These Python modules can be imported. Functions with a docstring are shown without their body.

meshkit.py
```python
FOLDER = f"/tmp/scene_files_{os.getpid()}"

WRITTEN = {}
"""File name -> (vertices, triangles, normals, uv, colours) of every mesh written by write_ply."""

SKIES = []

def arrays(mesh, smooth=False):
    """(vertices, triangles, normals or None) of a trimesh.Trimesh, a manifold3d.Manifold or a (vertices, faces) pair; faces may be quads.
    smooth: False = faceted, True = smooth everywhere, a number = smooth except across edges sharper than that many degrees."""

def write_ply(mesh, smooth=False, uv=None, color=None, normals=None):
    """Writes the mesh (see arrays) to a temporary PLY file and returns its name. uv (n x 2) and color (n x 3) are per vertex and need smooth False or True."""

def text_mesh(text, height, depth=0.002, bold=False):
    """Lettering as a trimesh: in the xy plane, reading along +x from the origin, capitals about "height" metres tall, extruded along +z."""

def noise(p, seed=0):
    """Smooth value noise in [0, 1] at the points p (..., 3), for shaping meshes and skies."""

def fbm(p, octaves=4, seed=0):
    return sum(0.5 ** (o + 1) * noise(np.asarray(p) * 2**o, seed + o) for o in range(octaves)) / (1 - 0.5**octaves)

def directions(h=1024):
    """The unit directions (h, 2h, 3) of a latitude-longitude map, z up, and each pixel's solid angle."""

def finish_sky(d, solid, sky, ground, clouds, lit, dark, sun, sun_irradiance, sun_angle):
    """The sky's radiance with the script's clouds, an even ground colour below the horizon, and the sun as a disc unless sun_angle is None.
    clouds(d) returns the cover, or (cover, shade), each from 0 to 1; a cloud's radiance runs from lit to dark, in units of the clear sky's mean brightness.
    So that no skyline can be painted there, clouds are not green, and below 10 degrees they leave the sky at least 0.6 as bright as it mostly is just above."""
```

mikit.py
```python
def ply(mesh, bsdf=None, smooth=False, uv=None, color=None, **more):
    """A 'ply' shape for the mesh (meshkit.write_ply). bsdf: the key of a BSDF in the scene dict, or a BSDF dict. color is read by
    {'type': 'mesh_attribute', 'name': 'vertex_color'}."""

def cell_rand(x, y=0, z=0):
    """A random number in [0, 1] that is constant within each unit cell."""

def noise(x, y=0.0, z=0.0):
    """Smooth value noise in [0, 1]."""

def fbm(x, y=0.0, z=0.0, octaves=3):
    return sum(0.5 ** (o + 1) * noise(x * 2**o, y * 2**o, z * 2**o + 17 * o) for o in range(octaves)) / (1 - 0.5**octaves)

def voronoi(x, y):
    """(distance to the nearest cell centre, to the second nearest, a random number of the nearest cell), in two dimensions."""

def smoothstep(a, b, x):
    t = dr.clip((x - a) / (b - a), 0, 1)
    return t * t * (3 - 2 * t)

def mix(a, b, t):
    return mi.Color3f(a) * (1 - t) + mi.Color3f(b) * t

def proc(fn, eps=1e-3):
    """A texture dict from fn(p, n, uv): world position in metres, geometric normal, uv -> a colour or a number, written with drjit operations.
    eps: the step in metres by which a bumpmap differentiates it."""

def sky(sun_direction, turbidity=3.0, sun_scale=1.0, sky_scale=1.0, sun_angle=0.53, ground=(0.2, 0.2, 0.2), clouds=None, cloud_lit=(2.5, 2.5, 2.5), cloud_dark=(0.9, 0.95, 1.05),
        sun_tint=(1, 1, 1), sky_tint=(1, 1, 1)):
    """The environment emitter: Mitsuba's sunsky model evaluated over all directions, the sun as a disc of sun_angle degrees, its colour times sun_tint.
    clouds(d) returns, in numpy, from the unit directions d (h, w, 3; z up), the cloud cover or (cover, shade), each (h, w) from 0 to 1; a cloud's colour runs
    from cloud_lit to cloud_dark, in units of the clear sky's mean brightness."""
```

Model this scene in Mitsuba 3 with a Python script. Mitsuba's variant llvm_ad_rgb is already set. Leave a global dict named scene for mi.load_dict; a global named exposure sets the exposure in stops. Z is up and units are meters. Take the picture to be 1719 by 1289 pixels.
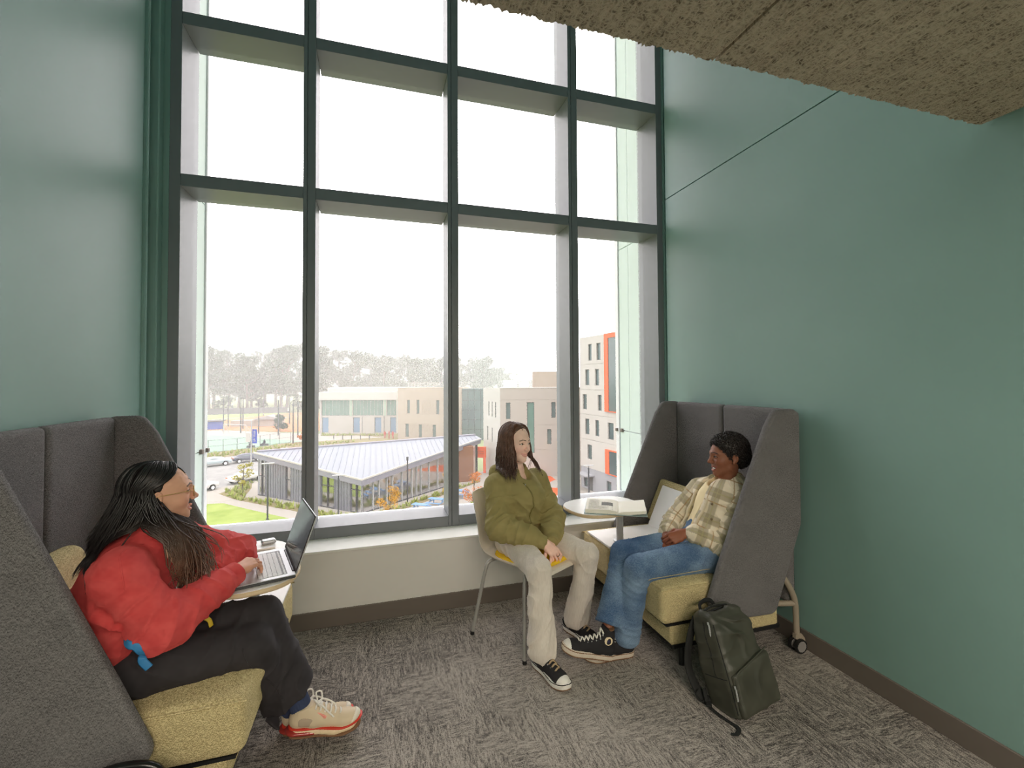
import math, random
import numpy as np, trimesh, manifold3d as m3, drjit as dr, mitsuba as mi
import mikit, meshkit
from mikit import proc, noise, fbm, voronoi, cell_rand, smoothstep, mix
from shapely.geometry import Polygon, LineString, Point, box as sbox
import shapely.affinity as aff

scene, labels = {}, {}
T = mi.ScalarTransform4f
exposure = 3.32
UNSEEN_LAMP = 9.5  # strength of the unseen ceiling lamps behind the camera
# ---- camera (eye 1.5 m above the carpet, wide lens, turned to the right of the window's normal) ----
YAW, PITCH, ROLL, FPX = 0.2933, 0.0237, -0.0056, 755.4
_F = np.array([math.sin(YAW)*math.cos(PITCH), math.cos(YAW)*math.cos(PITCH), math.sin(PITCH)])
_R = np.array([math.cos(YAW), -math.sin(YAW), 0.0]); _U = np.cross(_R, _F)
_R, _U = _R*math.cos(ROLL)+_U*math.sin(ROLL), -_R*math.sin(ROLL)+_U*math.cos(ROLL)
EYE = np.array([0, 0, 1.5])
scene['camera'] = {'type': 'perspective', 'fov': 2*math.degrees(math.atan(1719/2/FPX)), 'fov_axis': 'x', 'near_clip': 0.05, 'far_clip': 2000.0,
                   'principal_point_offset_y': (644.5-620.07)/1289,
                   'to_world': T().look_at(origin=EYE.tolist(), target=(EYE+_F).tolist(), up=_U.tolist())}
# ---- overcast sky ----
def _overcast(d):
    return np.ones(d.shape[:2]), np.zeros(d.shape[:2])
scene['sky'] = mikit.sky([0.3, -0.5, 0.8], sun_scale=0.0, sky_scale=4.0, clouds=_overcast, cloud_lit=(1.05, 0.99, 1.0), cloud_dark=(1.05, 0.99, 1.0), ground=(0.16, 0.17, 0.14))

# ---- materials ----
def srgb(r, g, b):
    c = np.array([r, g, b], float)/255
    return np.where(c <= 0.04045, c/12.92, ((c+0.055)/1.055)**2.4).tolist()
def rgb(c): return {'type': 'rgb', 'value': [float(x) for x in c]}
def mat(name, base, rough=0.6, metal=0.0, spec=0.5, two=True, **kw):
    d = {'type': 'principled', 'base_color': base if isinstance(base, dict) else rgb(base), 'roughness': rough, 'metallic': metal, 'specular': spec, **kw}
    scene[name] = {'type': 'twosided', 'bsdf': d} if two else d
    return name
def diffuse(name, base):
    scene[name] = {'type': 'twosided', 'bsdf': {'type': 'diffuse', 'reflectance': base if isinstance(base, dict) else rgb(base)}}
    return name
def bumped(name, base, rough, bump, scale, **kw):
    d = {'type': 'principled', 'base_color': base if isinstance(base, dict) else rgb(base), 'roughness': rough, 'specular': kw.pop('spec', 0.4), **kw}
    scene[name] = {'type': 'twosided', 'bsdf': {'type': 'bumpmap', 'arbitrary': bump, 'scale': scale, 'bsdf': d}}
    return name
VCOL = {'type': 'mesh_attribute', 'name': 'vertex_color'}

# ---- scene entries ----
def put(key, mesh, m, smooth=False, label=None, cat=None, group=None, kind=None, **kw):
    k, n = key, 0
    while k in scene:
        n += 1; k = '%s_%03d' % (key, n)
    scene[k] = mikit.ply(mesh, m, smooth, **kw)
    tag(k, label, cat, group, kind)
    return k
def tag(k, label=None, cat=None, group=None, kind=None):
    d = {}
    if label: d['label'] = label
    if cat: d['category'] = cat
    if group: d['group'] = group
    if kind: d['kind'] = kind
    if d: labels[k] = d
USED = set()
def thing(name, label, cat, group=None, kind=None):
    k, n = name, 0
    while k in USED:
        n += 1; k = '%s_%03d' % (name, n)
    USED.add(k); tag(k, label, cat, group, kind)
    return k

# ---- plain mesh helpers ----
def cat(*ms):
    ms = [m for m in (ms[0] if len(ms) == 1 and isinstance(ms[0], (list, tuple)) else ms)]
    return trimesh.util.concatenate(ms)
def TM(v, f): return trimesh.Trimesh(np.asarray(v, float), np.asarray(f, int), process=False)
def bx(x0, x1, y0, y1, z0, z1, b=0.0):
    """A box from its bounds; b chamfers its edges."""
    lo, hi = np.minimum([x0, y0, z0], [x1, y1, z1]), np.maximum([x0, y0, z0], [x1, y1, z1])
    if b <= 0:
        m = trimesh.creation.box(hi-lo); m.apply_translation((lo+hi)/2); return m
    b = min(b, 0.45*(hi-lo).min())
    c, s, pts = (lo+hi)/2, (hi-lo)/2, []
    for sx in (-1, 1):
        for sy in (-1, 1):
            for sz in (-1, 1):
                for k in range(3):
                    q = s-b; q[k] = s[k]; pts.append(c+q*[sx, sy, sz])
    return trimesh.convex.convex_hull(np.array(pts))
def obox(c, s, R=None, b=0.0):
    m = bx(-s[0]/2, s[0]/2, -s[1]/2, s[1]/2, -s[2]/2, s[2]/2, b)
    M = np.eye(4); M[:3, 3] = c
    if R is not None: M[:3, :3] = R
    m.apply_transform(M); return m
def rotz(a): return np.array([[math.cos(a), -math.sin(a), 0], [math.sin(a), math.cos(a), 0], [0, 0, 1.0]])
def rotx(a): return np.array([[1, 0, 0], [0, math.cos(a), -math.sin(a)], [0, math.sin(a), math.cos(a)]])
def roty(a): return np.array([[math.cos(a), 0, math.sin(a)], [0, 1, 0], [-math.sin(a), 0, math.cos(a)]])
def moved(m, R=None, t=(0, 0, 0)):
    m = m.copy(); M = np.eye(4); M[:3, 3] = t
    if R is not None: M[:3, :3] = R
    m.apply_transform(M); return m
def unit(v): v = np.asarray(v, float); return v/np.linalg.norm(v)
def spline(pts, n=8):
    """Catmull-Rom through the points, n steps per span."""
    p = np.asarray(pts, float); p = np.vstack([2*p[0]-p[1], p, 2*p[-1]-p[-2]])
    t = np.linspace(0, 1, n, endpoint=False)[:, None]; out = []
    for i in range(1, len(p)-2):
        a, b, c, d = p[i-1:i+3]
        out.append(0.5*((2*b)+(c-a)*t+(2*a-5*b+4*c-d)*t*t+(-a+3*b-3*c+d)*t**3))
    return np.vstack(out+[p[-2:-1]])
def tube(pts, r, sides=8, flat=1.0, up=None, caps=True):
    """A tube along a polyline; r a number or one per point; flat squashes its section along 'up'."""
    p = np.asarray(pts, float); n = len(p)
    t = np.gradient(p, axis=0); t /= np.linalg.norm(t, axis=1, keepdims=True)+1e-12
    if up is None:
        a = np.cross(t[0], [0, 0, 1.0]) if abs(t[0][2]) < 0.9 else np.cross(t[0], [1.0, 0, 0])
        A = [unit(a)]
        for i in range(1, n):
            q = A[-1]-t[i]*(A[-1]@t[i]); A.append(q/(np.linalg.norm(q)+1e-12))
        A = np.array(A)
    else:
        A = np.cross(t, np.broadcast_to(up, (n, 3))); A /= np.linalg.norm(A, axis=1, keepdims=True)+1e-12
    B = np.cross(t, A); r = np.broadcast_to(r, (n,))
    ang = np.arange(sides)*2*np.pi/sides
    v = p[:, None]+r[:, None, None]*(np.cos(ang)[None, :, None]*A[:, None]+flat*np.sin(ang)[None, :, None]*B[:, None])
    i, j = np.meshgrid(np.arange(n-1), np.arange(sides), indexing='ij')
    q = np.stack([i*sides+j, i*sides+(j+1) % sides, (i+1)*sides+(j+1) % sides, (i+1)*sides+j], -1).reshape(-1, 4)
    f = np.vstack([q[:, [0, 1, 2]], q[:, [0, 2, 3]]]); v = v.reshape(-1, 3)
    if caps:
        m = len(v); v = np.vstack([v, p[:1], p[-1:]]); k = np.arange(sides)
        f = np.vstack([f, np.stack([(k+1) % sides, k, k*0+m], 1), np.stack([(n-1)*sides+k, (n-1)*sides+(k+1) % sides, k*0+m+1], 1)])
    return TM(v, f)
def extrude(poly, h, z0=0.0):
    m = trimesh.creation.extrude_polygon(poly, h, engine='earcut'); m.apply_translation([0, 0, z0]); return m
def slabs(levels):
    """Closed outlines (same count, 3-D) joined into one skin with fan caps."""
    L = [np.asarray(l, float) for l in levels]; n, k = len(L[0]), len(L)
    v = np.vstack(L+[L[0].mean(0)[None], L[-1].mean(0)[None]]); j = np.arange(n); f = []
    for i in range(k-1):
        a, b = i*n, (i+1)*n
        f += [np.stack([a+j, a+(j+1) % n, b+(j+1) % n], 1), np.stack([a+j, b+(j+1) % n, b+j], 1)]
    f += [np.stack([(j+1) % n, j, j*0+k*n], 1), np.stack([(k-1)*n+j, (k-1)*n+(j+1) % n, j*0+k*n+1], 1)]
    m = TM(v, np.vstack(f))
    return m
def softslab(poly, thick, r, steps=4, n=96):
    """A horizontal plate of outline poly and height thick (z from 0) whose rims are rounded by r."""
    ring = []
    for side in (0, 1):
        for s in range(steps+1):
            a = s/steps*math.pi/2
            ins, z = (r*(1-math.sin(a)), r*(1-math.cos(a))) if side == 0 else (r*(1-math.cos(a)), thick-r+r*math.sin(a))
            q = poly.buffer(-ins) if ins > 1e-6 else poly
            e = q.exterior; e = e if e.is_ccw else e.reverse()
            e0 = e.project(Point(poly.centroid.x+10, poly.centroid.y))
            P = [e.interpolate((e0+e.length*i/n) % e.length) for i in range(n)]
            ring.append(np.array([[p.x, p.y, z] for p in P]))
    return slabs(ring)
def superell(a, b, p=2.6, n=96):
    t = np.linspace(0, 2*np.pi, n, endpoint=False)
    return Polygon(np.stack([a*np.sign(np.cos(t))*np.abs(np.cos(t))**(2/p), b*np.sign(np.sin(t))*np.abs(np.sin(t))**(2/p)], 1))

# ---- signed-distance modelling for soft shapes: bodies, clothes, cushions, bags ----
def smin(a, b, k):
    if k <= 0: return np.minimum(a, b)
    hh = np.maximum(k-np.abs(a-b), 0)/k
    return np.minimum(a, b)-hh*hh*k*0.25
class Soft:
    def __init__(s, k=0.02): s.k, s.P = k, []
    def _add(s, op, lo, hi, fn, k): s.P.append((op, np.asarray(lo, float), np.asarray(hi, float), fn, s.k if k is None else k))
    def cone(s, a, b, ra, rb=None, k=None, op='u', flat=None, ff=1.0):
        """Tapered capsule; flat: a direction in which its section is ff times as thick."""
        a, b = np.asarray(a, float), np.asarray(b, float); rb = ra if rb is None else rb
        ba = b-a; L2 = max(ba@ba, 1e-12); r = max(ra, rb)
        fl = None if flat is None else unit(flat)
        def fn(P):
            t = np.clip(((P-a)@ba)/L2, 0, 1); w = P-(a+t[..., None]*ba)
            if fl is None: return np.linalg.norm(w, axis=-1)-(ra+(rb-ra)*t)
            c = w@fl; q = np.maximum((w*w).sum(-1)-c*c, 0)
            rr = ra+(rb-ra)*t; n1 = np.sqrt(q+(c/ff)**2)
            n2 = np.sqrt(q+(c/ff**2)**2)
            return n1*(n1-rr)/np.maximum(n2, 1e-6)
        m = r*max(1, ff); s._add(op, np.minimum(a, b)-m, np.maximum(a, b)+m, fn, k); return s
    def chain(s, pts, rs, k=None, op='u', **kw):
        for i in range(len(pts)-1): s.cone(pts[i], pts[i+1], rs[i], rs[i+1], k, op, **kw)
        return s
    def ell(s, c, r, R=None, k=None, op='u'):
        c, r = np.asarray(c, float), np.broadcast_to(np.asarray(r, float), (3,)).copy()
        def fn(P):
            q = P-c
            if R is not None: q = q@R
            k0 = np.linalg.norm(q/r, axis=-1); k1 = np.linalg.norm(q/(r*r), axis=-1)
            return k0*(k0-1)/np.maximum(k1, 1e-9)
        m = r.max() if R is not None else r
        s._add(op, c-m, c+m, fn, k); return s
    def box(s, c, half, rad=0.01, R=None, k=None, op='u'):
        c, half = np.asarray(c, float), np.asarray(half, float)-rad
        def fn(P):
            q = P-c
            if R is not None: q = q@R
            q = np.abs(q)-half
            return np.linalg.norm(np.maximum(q, 0), axis=-1)+np.minimum(q.max(-1), 0)-rad
        m = np.linalg.norm(half+rad) if R is not None else half+rad
        s._add(op, c-m, c+m, fn, k); return s
    def plane(s, p, n, k=None):
        """Cut away what lies on the side the normal points to."""
        p, n = np.asarray(p, float), unit(n)
        s._add('c', [-9]*3, [9]*3, lambda P: (P-p)@n, k); return s
    def bounds(s):
        u = [q for q in s.P if q[0] == 'u']
        return np.min([q[1] for q in u], 0), np.max([q[2] for q in u], 0)
    def field(s, lo, h, n):
        D = np.full(n, 0.25, np.float32)
        ax = [lo[i]+h*np.arange(n[i]) for i in range(3)]
        for op, a, b, fn, k in s.P:
            pad = k+4*h
            i0 = [max(0, int((a[i]-pad-lo[i])/h)) for i in range(3)]; i1 = [min(n[i], int((b[i]+pad-lo[i])/h)+2) for i in range(3)]
            if any(i1[i] <= i0[i] for i in range(3)): continue
            sl = tuple(slice(i0[i], i1[i]) for i in range(3))
            P = np.stack(np.meshgrid(*[ax[i][i0[i]:i1[i]].astype(np.float32) for i in range(3)], indexing='ij'), -1)
            d = fn(P).astype(np.float32)
            if op == 'u': D[sl] = smin(D[sl], d, k)
            elif op == 's': D[sl] = -smin(-D[sl], d, k)
            else: D[sl] = -smin(-D[sl], -d, k)
        return D, ax
    def mesh(s, h, disp=None, band=0.03, shell=None):
        lo, hi = s.bounds(); lo = lo-4*h-s.k*0.5-0.01; hi = hi+4*h+s.k*0.5+0.01
        n = tuple(int(v) for v in np.ceil((hi-lo)/h).astype(int)+1)
        D, ax = s.field(lo, h, n)
        if disp is not None:
            i = np.nonzero(np.abs(D) < band)
            P = np.stack([ax[k][i[k]] for k in range(3)], -1)
            D[i] += disp(P).astype(np.float32)
        return surface_net(D, lo, h)
def surface_net(D, lo, h):
    s = D < 0; n = np.array(D.shape)
    c = np.zeros(n-1, np.uint8)
    for dx in (0, 1):
        for dy in (0, 1):
            for dz in (0, 1): c += s[dx:n[0]-1+dx, dy:n[1]-1+dy, dz:n[2]-1+dz]
    cells = np.argwhere((c > 0) & (c < 8)); idx = np.full(n-1, -1, np.int32); idx[tuple(cells.T)] = np.arange(len(cells))
    acc, cnt = np.zeros((len(cells), 3)), np.zeros(len(cells))
    off = [(x, y, z) for x in (0, 1) for y in (0, 1) for z in (0, 1)]
    for i, a in enumerate(off):
        for b in off[i+1:]:
            if sum(abs(a[k]-b[k]) for k in range(3)) != 1: continue
            va = D[tuple((cells+a).T)]; vb = D[tuple((cells+b).T)]
            m = (va < 0) != (vb < 0); t = np.where(m, va/np.where(m, va-vb, 1), 0)
            acc += np.where(m[:, None], cells+np.array(a)+t[:, None]*(np.array(b)-np.array(a)), 0); cnt += m
    v = acc/cnt[:, None]*h+lo; F = []
    for ax in range(3):
        a1, a2 = [(1, 2), (2, 0), (0, 1)][ax]
        e = [slice(None)]*3; g = [slice(None)]*3; e[ax] = slice(0, -1); g[ax] = slice(1, None)
        x = s[tuple(e)] != s[tuple(g)]
        w = np.argwhere(x); w = w[(w[:, a1] > 0) & (w[:, a2] > 0) & (w[:, a1] < n[a1]-1) & (w[:, a2] < n[a2]-1)]
        inside = s[tuple(w.T)]
        u1, u2 = np.eye(3, dtype=int)[a1], np.eye(3, dtype=int)[a2]
        q = np.stack([idx[tuple((w-u1-u2).T)], idx[tuple((w-u2).T)], idx[tuple(w.T)], idx[tuple((w-u1).T)]], 1)
        q = np.where(inside[:, None], q, q[:, ::-1]); F.append(q)
    q = np.vstack(F); q = q[(q >= 0).all(1)]
    return TM(v, np.vstack([q[:, [0, 1, 2]], q[:, [0, 2, 3]]]))
def folds(zones, rough=0.0, rf=9.0, seed=1):
    """Cloth relief for Soft.mesh: zones of (centre, direction across the folds, reach, folds per metre, height)."""
    def fn(P):
        d = np.zeros(len(P)); w = meshkit.fbm(P*7.0, 2, seed)
        for c, dr_, reach, freq, amp in zones:
            q = P-np.asarray(c, float); g = np.exp(-(q*q).sum(-1)/reach**2)
            ph = 2*np.pi*freq*(q@unit(dr_))+9.0*(w-0.5)
            d -= 2.6*amp*g*((1-np.abs(np.sin(ph*0.5)))**2.0-0.25)
        if rough: d += rough*(meshkit.fbm(P*rf, 3, seed+5)-0.5)*2
        return d
    return fn
# ================= the room =================
def _wallc(p, n, uv):
    return mix(srgb(121, 153, 146), srgb(127, 159, 152), fbm(p.x*3, p.y*3, p.z*3, 2))
bumped('mat_wall', proc(_wallc), 0.42, proc(lambda p, n, uv: noise(p.x*260, p.y*260, p.z*260), 2e-4), 0.00022, spec=0.5)
mat('mat_white', srgb(226, 226, 220), 0.45)
mat('mat_lowwall', srgb(214, 211, 206), 0.6)
mat('mat_base', srgb(106, 97, 90), 0.5)
mat('mat_frame', srgb(116, 120, 124), 0.38, spec=0.5)
mat('mat_fin', srgb(190, 205, 199), 0.6)
mat('mat_alu', srgb(205, 208, 210), 0.4)
scene['mat_glass'] = {'type': 'thindielectric', 'int_ior': 1.5}
def _carpet(p, n, uv):
    cx, cy = dr.floor(p.x/0.25), dr.floor(p.y/0.25)
    r = fbm(p.x*2.2+3, p.y*2.2, 0, 3)
    wx, wy = p.x+0.08*noise(p.x*6, p.y*6, 8), p.y+0.08*noise(p.x*6, p.y*6, 9)
    turn = smoothstep(0.47, 0.53, noise(wx*10+40, wy*10, 3))
    a = dr.lerp(noise(p.x*300, p.y*60, 1), noise(p.x*60, p.y*300, 2), turn)
    b = dr.lerp(noise(p.x*130+9, p.y*16, 5), noise(p.x*16, p.y*130, 6), turn)
    loop = noise(p.x*420, p.y*420, 7)
    v = 0.34*a+0.20*b+0.40*loop+0.30*(r-0.5)+0.03
    v = smoothstep(0.10, 0.90, v)
    return mix(srgb(62, 58, 57), srgb(184, 176, 168), v)
bumped('mat_carpet', proc(_carpet), 0.95, proc(lambda p, n, uv: noise(p.x*300, p.y*300, 0)+0.6*noise(p.x*120, p.y*40, 4), 6e-4), 0.003, spec=0.1)
def _wool(p, n, uv):
    k = mi.Float(0)
    for i, (sx, sy) in enumerate(((1, .35), (.35, 1), (.8, .8))):
        wx, wy = fbm(p.x*40+i*7, p.y*40, i, 2), fbm(p.x*40, p.y*40+i*5, i+9, 2)
        q = noise(p.x*150*sx+2.2*wx+i*31, p.y*150*sy+2.2*wy, i*3)
        k = dr.maximum(k, 1-dr.abs(2*q-1)*1.6)
    k = dr.clip(k, 0, 1)
    return k
bumped('mat_wool', proc(lambda p, n, uv: mix(srgb(98, 87, 73), srgb(184, 171, 152), _wool(p, n, uv)*0.85+0.15*noise(p.x*9, p.y*9, 1))), 0.9, proc(_wool, 6e-4), 0.004, spec=0.1)
mat('mat_groove', srgb(150, 108, 62), 0.8)
mat('mat_ceil', srgb(214, 212, 206), 0.8)
scene['mat_unseen_lamp'] = {'type': 'diffuse', 'reflectance': rgb((0.8, 0.8, 0.8))}

XL, XR, YB, ZC, ZT = -1.30, 2.294, -4.6, 2.493, 6.9
def st(name, mesh, m, smooth=False, label=None): put(name, mesh, m, smooth, label, kind='structure')
st('floor', bx(-1.5, 2.5, YB-0.1, 3.1, -0.12, 0.0), 'mat_carpet', label='grey and brown streaked woven carpet floor')
st('wall_left', cat(bx(XL-0.15, XL, YB, 3.10, 0, 7.0), bx(XL-0.15, XL+0.018, 3.10, 3.128, 0, 7.0, 0.005), bx(XL-0.15, XL-0.012, 3.128, 3.16, 0, 7.0), bx(XL-0.15, XL+0.05, 3.16, 3.225, 0, 7.0, 0.006), bx(XL-0.15, XL+0.082, 3.225, 3.45, 0, 7.0)), 'mat_wall', label='teal painted wall behind the left booth')
# right wall in two lifts with an 8 mm reveal between them
st('wall_right', cat(bx(XR, XR+0.15, YB, 3.17, 0, 2.984), bx(XR, XR+0.15, YB, 3.17, 2.992, 7.0), bx(XR+0.012, XR+0.14, YB, 3.17, 2.98, 2.996), bx(XR+0.03, XR+0.15, 3.17, 3.20, 0, 7.0), bx(XR+0.004, XR+0.15, 3.20, 3.45, 0, 7.0, 0.004)), 'mat_wall', label='teal painted wall with a thin horizontal reveal')
st('wall_back', bx(-1.5, 2.5, YB-0.15, YB, 0, ZC+0.1), 'mat_lowwall')
# low wall under the window and its sill
st('wall_window', bx(-1.45, 2.45, 3.0, 3.45, 0, 0.452), 'mat_lowwall', label='off-white low wall under the window')
st('trim_1', bx(XL, XR, 2.99, 3.30, 0.448, 0.462, 0.002), 'mat_white', label='white window sill')
st('baseboard_window', bx(XL, XR, 2.984, 3.0, 0, 0.1, 0.002), 'mat_base', label='dark brown rubber baseboard')
st('baseboard_right', bx(XR-0.012, XR, YB, 3.0, 0, 0.1, 0.002), 'mat_base', label='dark brown rubber baseboard')
st('baseboard_left', bx(XL, XL+0.012, YB, 3.0, 0, 0.1, 0.002), 'mat_base', label='dark brown rubber baseboard')
# ceiling: wood-wool panels butted over a groove, stopping short of the window
XG = [-2.8, -1.53, -0.26, 1.01, 2.28]
def wool_panel(x0, x1, y0, y1):
    rng = np.random.default_rng(int((x0+9)*100+(y0+9)*7))
    n = 260 if y1 > 1 else 2
    xs = np.linspace(x0, x1, n)
    j0 = (rng.normal(0, 0.0032, n)+0.003*np.sin(xs*60)) if n > 2 else np.zeros(n)
    v = []
    for k, (yy, zz) in enumerate(((y0, ZC), (y1, ZC), (y1, ZC+0.025), (y0, ZC+0.025))):
        jj = j0*(1 if k == 1 else 0.7)*(k in (1, 2))
        jz = rng.normal(0, 0.0012, n)*(k == 1) if n > 2 else 0*xs
        v.append(np.stack([xs, yy+jj, zz+jz], 1))
    i = np.arange(n-1); f = []
    for k in range(4):
        a, b = k*n, ((k+1) % 4)*n
        f += [np.stack([a+i, a+i+1, b+i+1], 1), np.stack([a+i, b+i+1, b+i], 1)]
    f += [[[0, n, 2*n], [0, 2*n, 3*n]], [[n-1, 3*n-1, 2*n-1], [n-1, 4*n-1, 3*n-1]]]
    m = TM(np.vstack(v), np.vstack(f)); trimesh.repair.fix_normals(m); return m
st('ceiling', cat(bx(-1.45, 2.45, YB, 1.1, ZC+0.03, ZC+0.35), bx(-1.45, 2.45, YB, 3.45, ZT, ZT+0.1)), 'mat_ceil', label='ceiling with wood-wool acoustic panels')
for a, b in zip(XG[:-1], XG[1:]):
    for y0, y1 in ((-1.3, 1.14), (-3.75, -1.31)):
        x0, x1 = max(a+0.005, XL+0.005), min(b-0.005, XR)
        put('ceiling__panel', wool_panel(x0, x1, y0, y1), 'mat_wool')
for x in XG[1:]:
    if x < XR-0.05: put('ceiling__groove_backing', bx(x-0.03, x+0.03, -3.75, 1.12, ZC+0.012, ZC+0.03), 'mat_groove')
st('wall_upper', bx(-1.45, 2.45, 0.98, 1.08, ZC+0.3, ZT), 'mat_wall')
# unseen ceiling lamps behind the camera, placed to light surfaces facing the hall
for i, (lx, ly) in enumerate(((0.5, -1.35), (0.5, -3.2))):
    L = thing('unseen_ceiling_lamp', ['unseen long white ceiling lamp nearer the window', 'unseen long white ceiling lamp at the back of the hall'][i], 'lamp', 'unseen ceiling lamps')
    put(L+'__housing', bx(lx-1.25, lx+1.25, ly-0.09, ly+0.09, ZC-0.06, ZC-0.006, 0.004), 'mat_white')
    m = TM([[lx-1.2, ly-0.07, ZC-0.0605], [lx+1.2, ly-0.07, ZC-0.0605], [lx+1.2, ly+0.07, ZC-0.0605], [lx-1.2, ly+0.07, ZC-0.0605]], [[0, 2, 1], [0, 3, 2]])
    k = put(L+'__diffuser', m, 'mat_unseen_lamp'); scene[k]['emitter'] = {'type': 'area', 'radiance': rgb((UNSEEN_LAMP*1.0, UNSEEN_LAMP*0.88, UNSEEN_LAMP*0.74))}

# ================= the window =================
YF, YG, YO = 3.22, 3.445, 3.52
tag('window_1', 'tall gridded window wall with dark grey frame', kind='structure')
MX = [(-1.218, -1.158), (-0.464, -0.388), (0.494, 0.570), (1.445, 1.521), (2.246, 2.306)]
TZ = [(0.462, 0.535), (2.712, 2.790), (3.733, 3.812), (4.754, 4.833), (5.775, 5.854), (6.8, 6.9)]  # rows above the view are unseen, set tall to light the upper walls
for i, (a, b) in enumerate(MX):
    c = (a+b)/2
    if 0 < i < 4:
        c -= 0.013
        m = cat(bx(a, c-0.0015, YF, YG-0.01, 0.462, ZT, 0.002), bx(c+0.0015, b, YF, YG-0.01, 0.462, ZT, 0.002), bx(a+0.01, b-0.01, YF+0.012, YO, 0.462, ZT))
    else: m = cat(bx(a, b, YF, YG-0.01, 0.462, ZT, 0.002), bx(a+0.006, b-0.006, YG-0.02, YO, 0.462, ZT))
    put('window_1__mullion', m, 'mat_frame')
for i in range(4):
    a, b = MX[i][1], MX[i+1][0]
    for k, (z0, z1) in enumerate(TZ):
        put('window_1__transom' if k else 'window_1__bottom_rail', cat(bx(a, b, YF+0.003, YG-0.01, z0, z1, 0.002), bx(a, b, YG-0.02, YO-0.005, z0+0.01, z1-0.01)), 'mat_frame')
    for k in range(5):
        g = TM([[a-0.01, YG, TZ[k][1]-0.01], [b+0.01, YG, TZ[k][1]-0.01], [b+0.01, YG, TZ[k+1][0]+0.01], [a-0.01, YG, TZ[k+1][0]+0.01]], [[0, 1, 2], [0, 2, 3]])
        put('window_1__pane', g, 'mat_glass')
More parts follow.
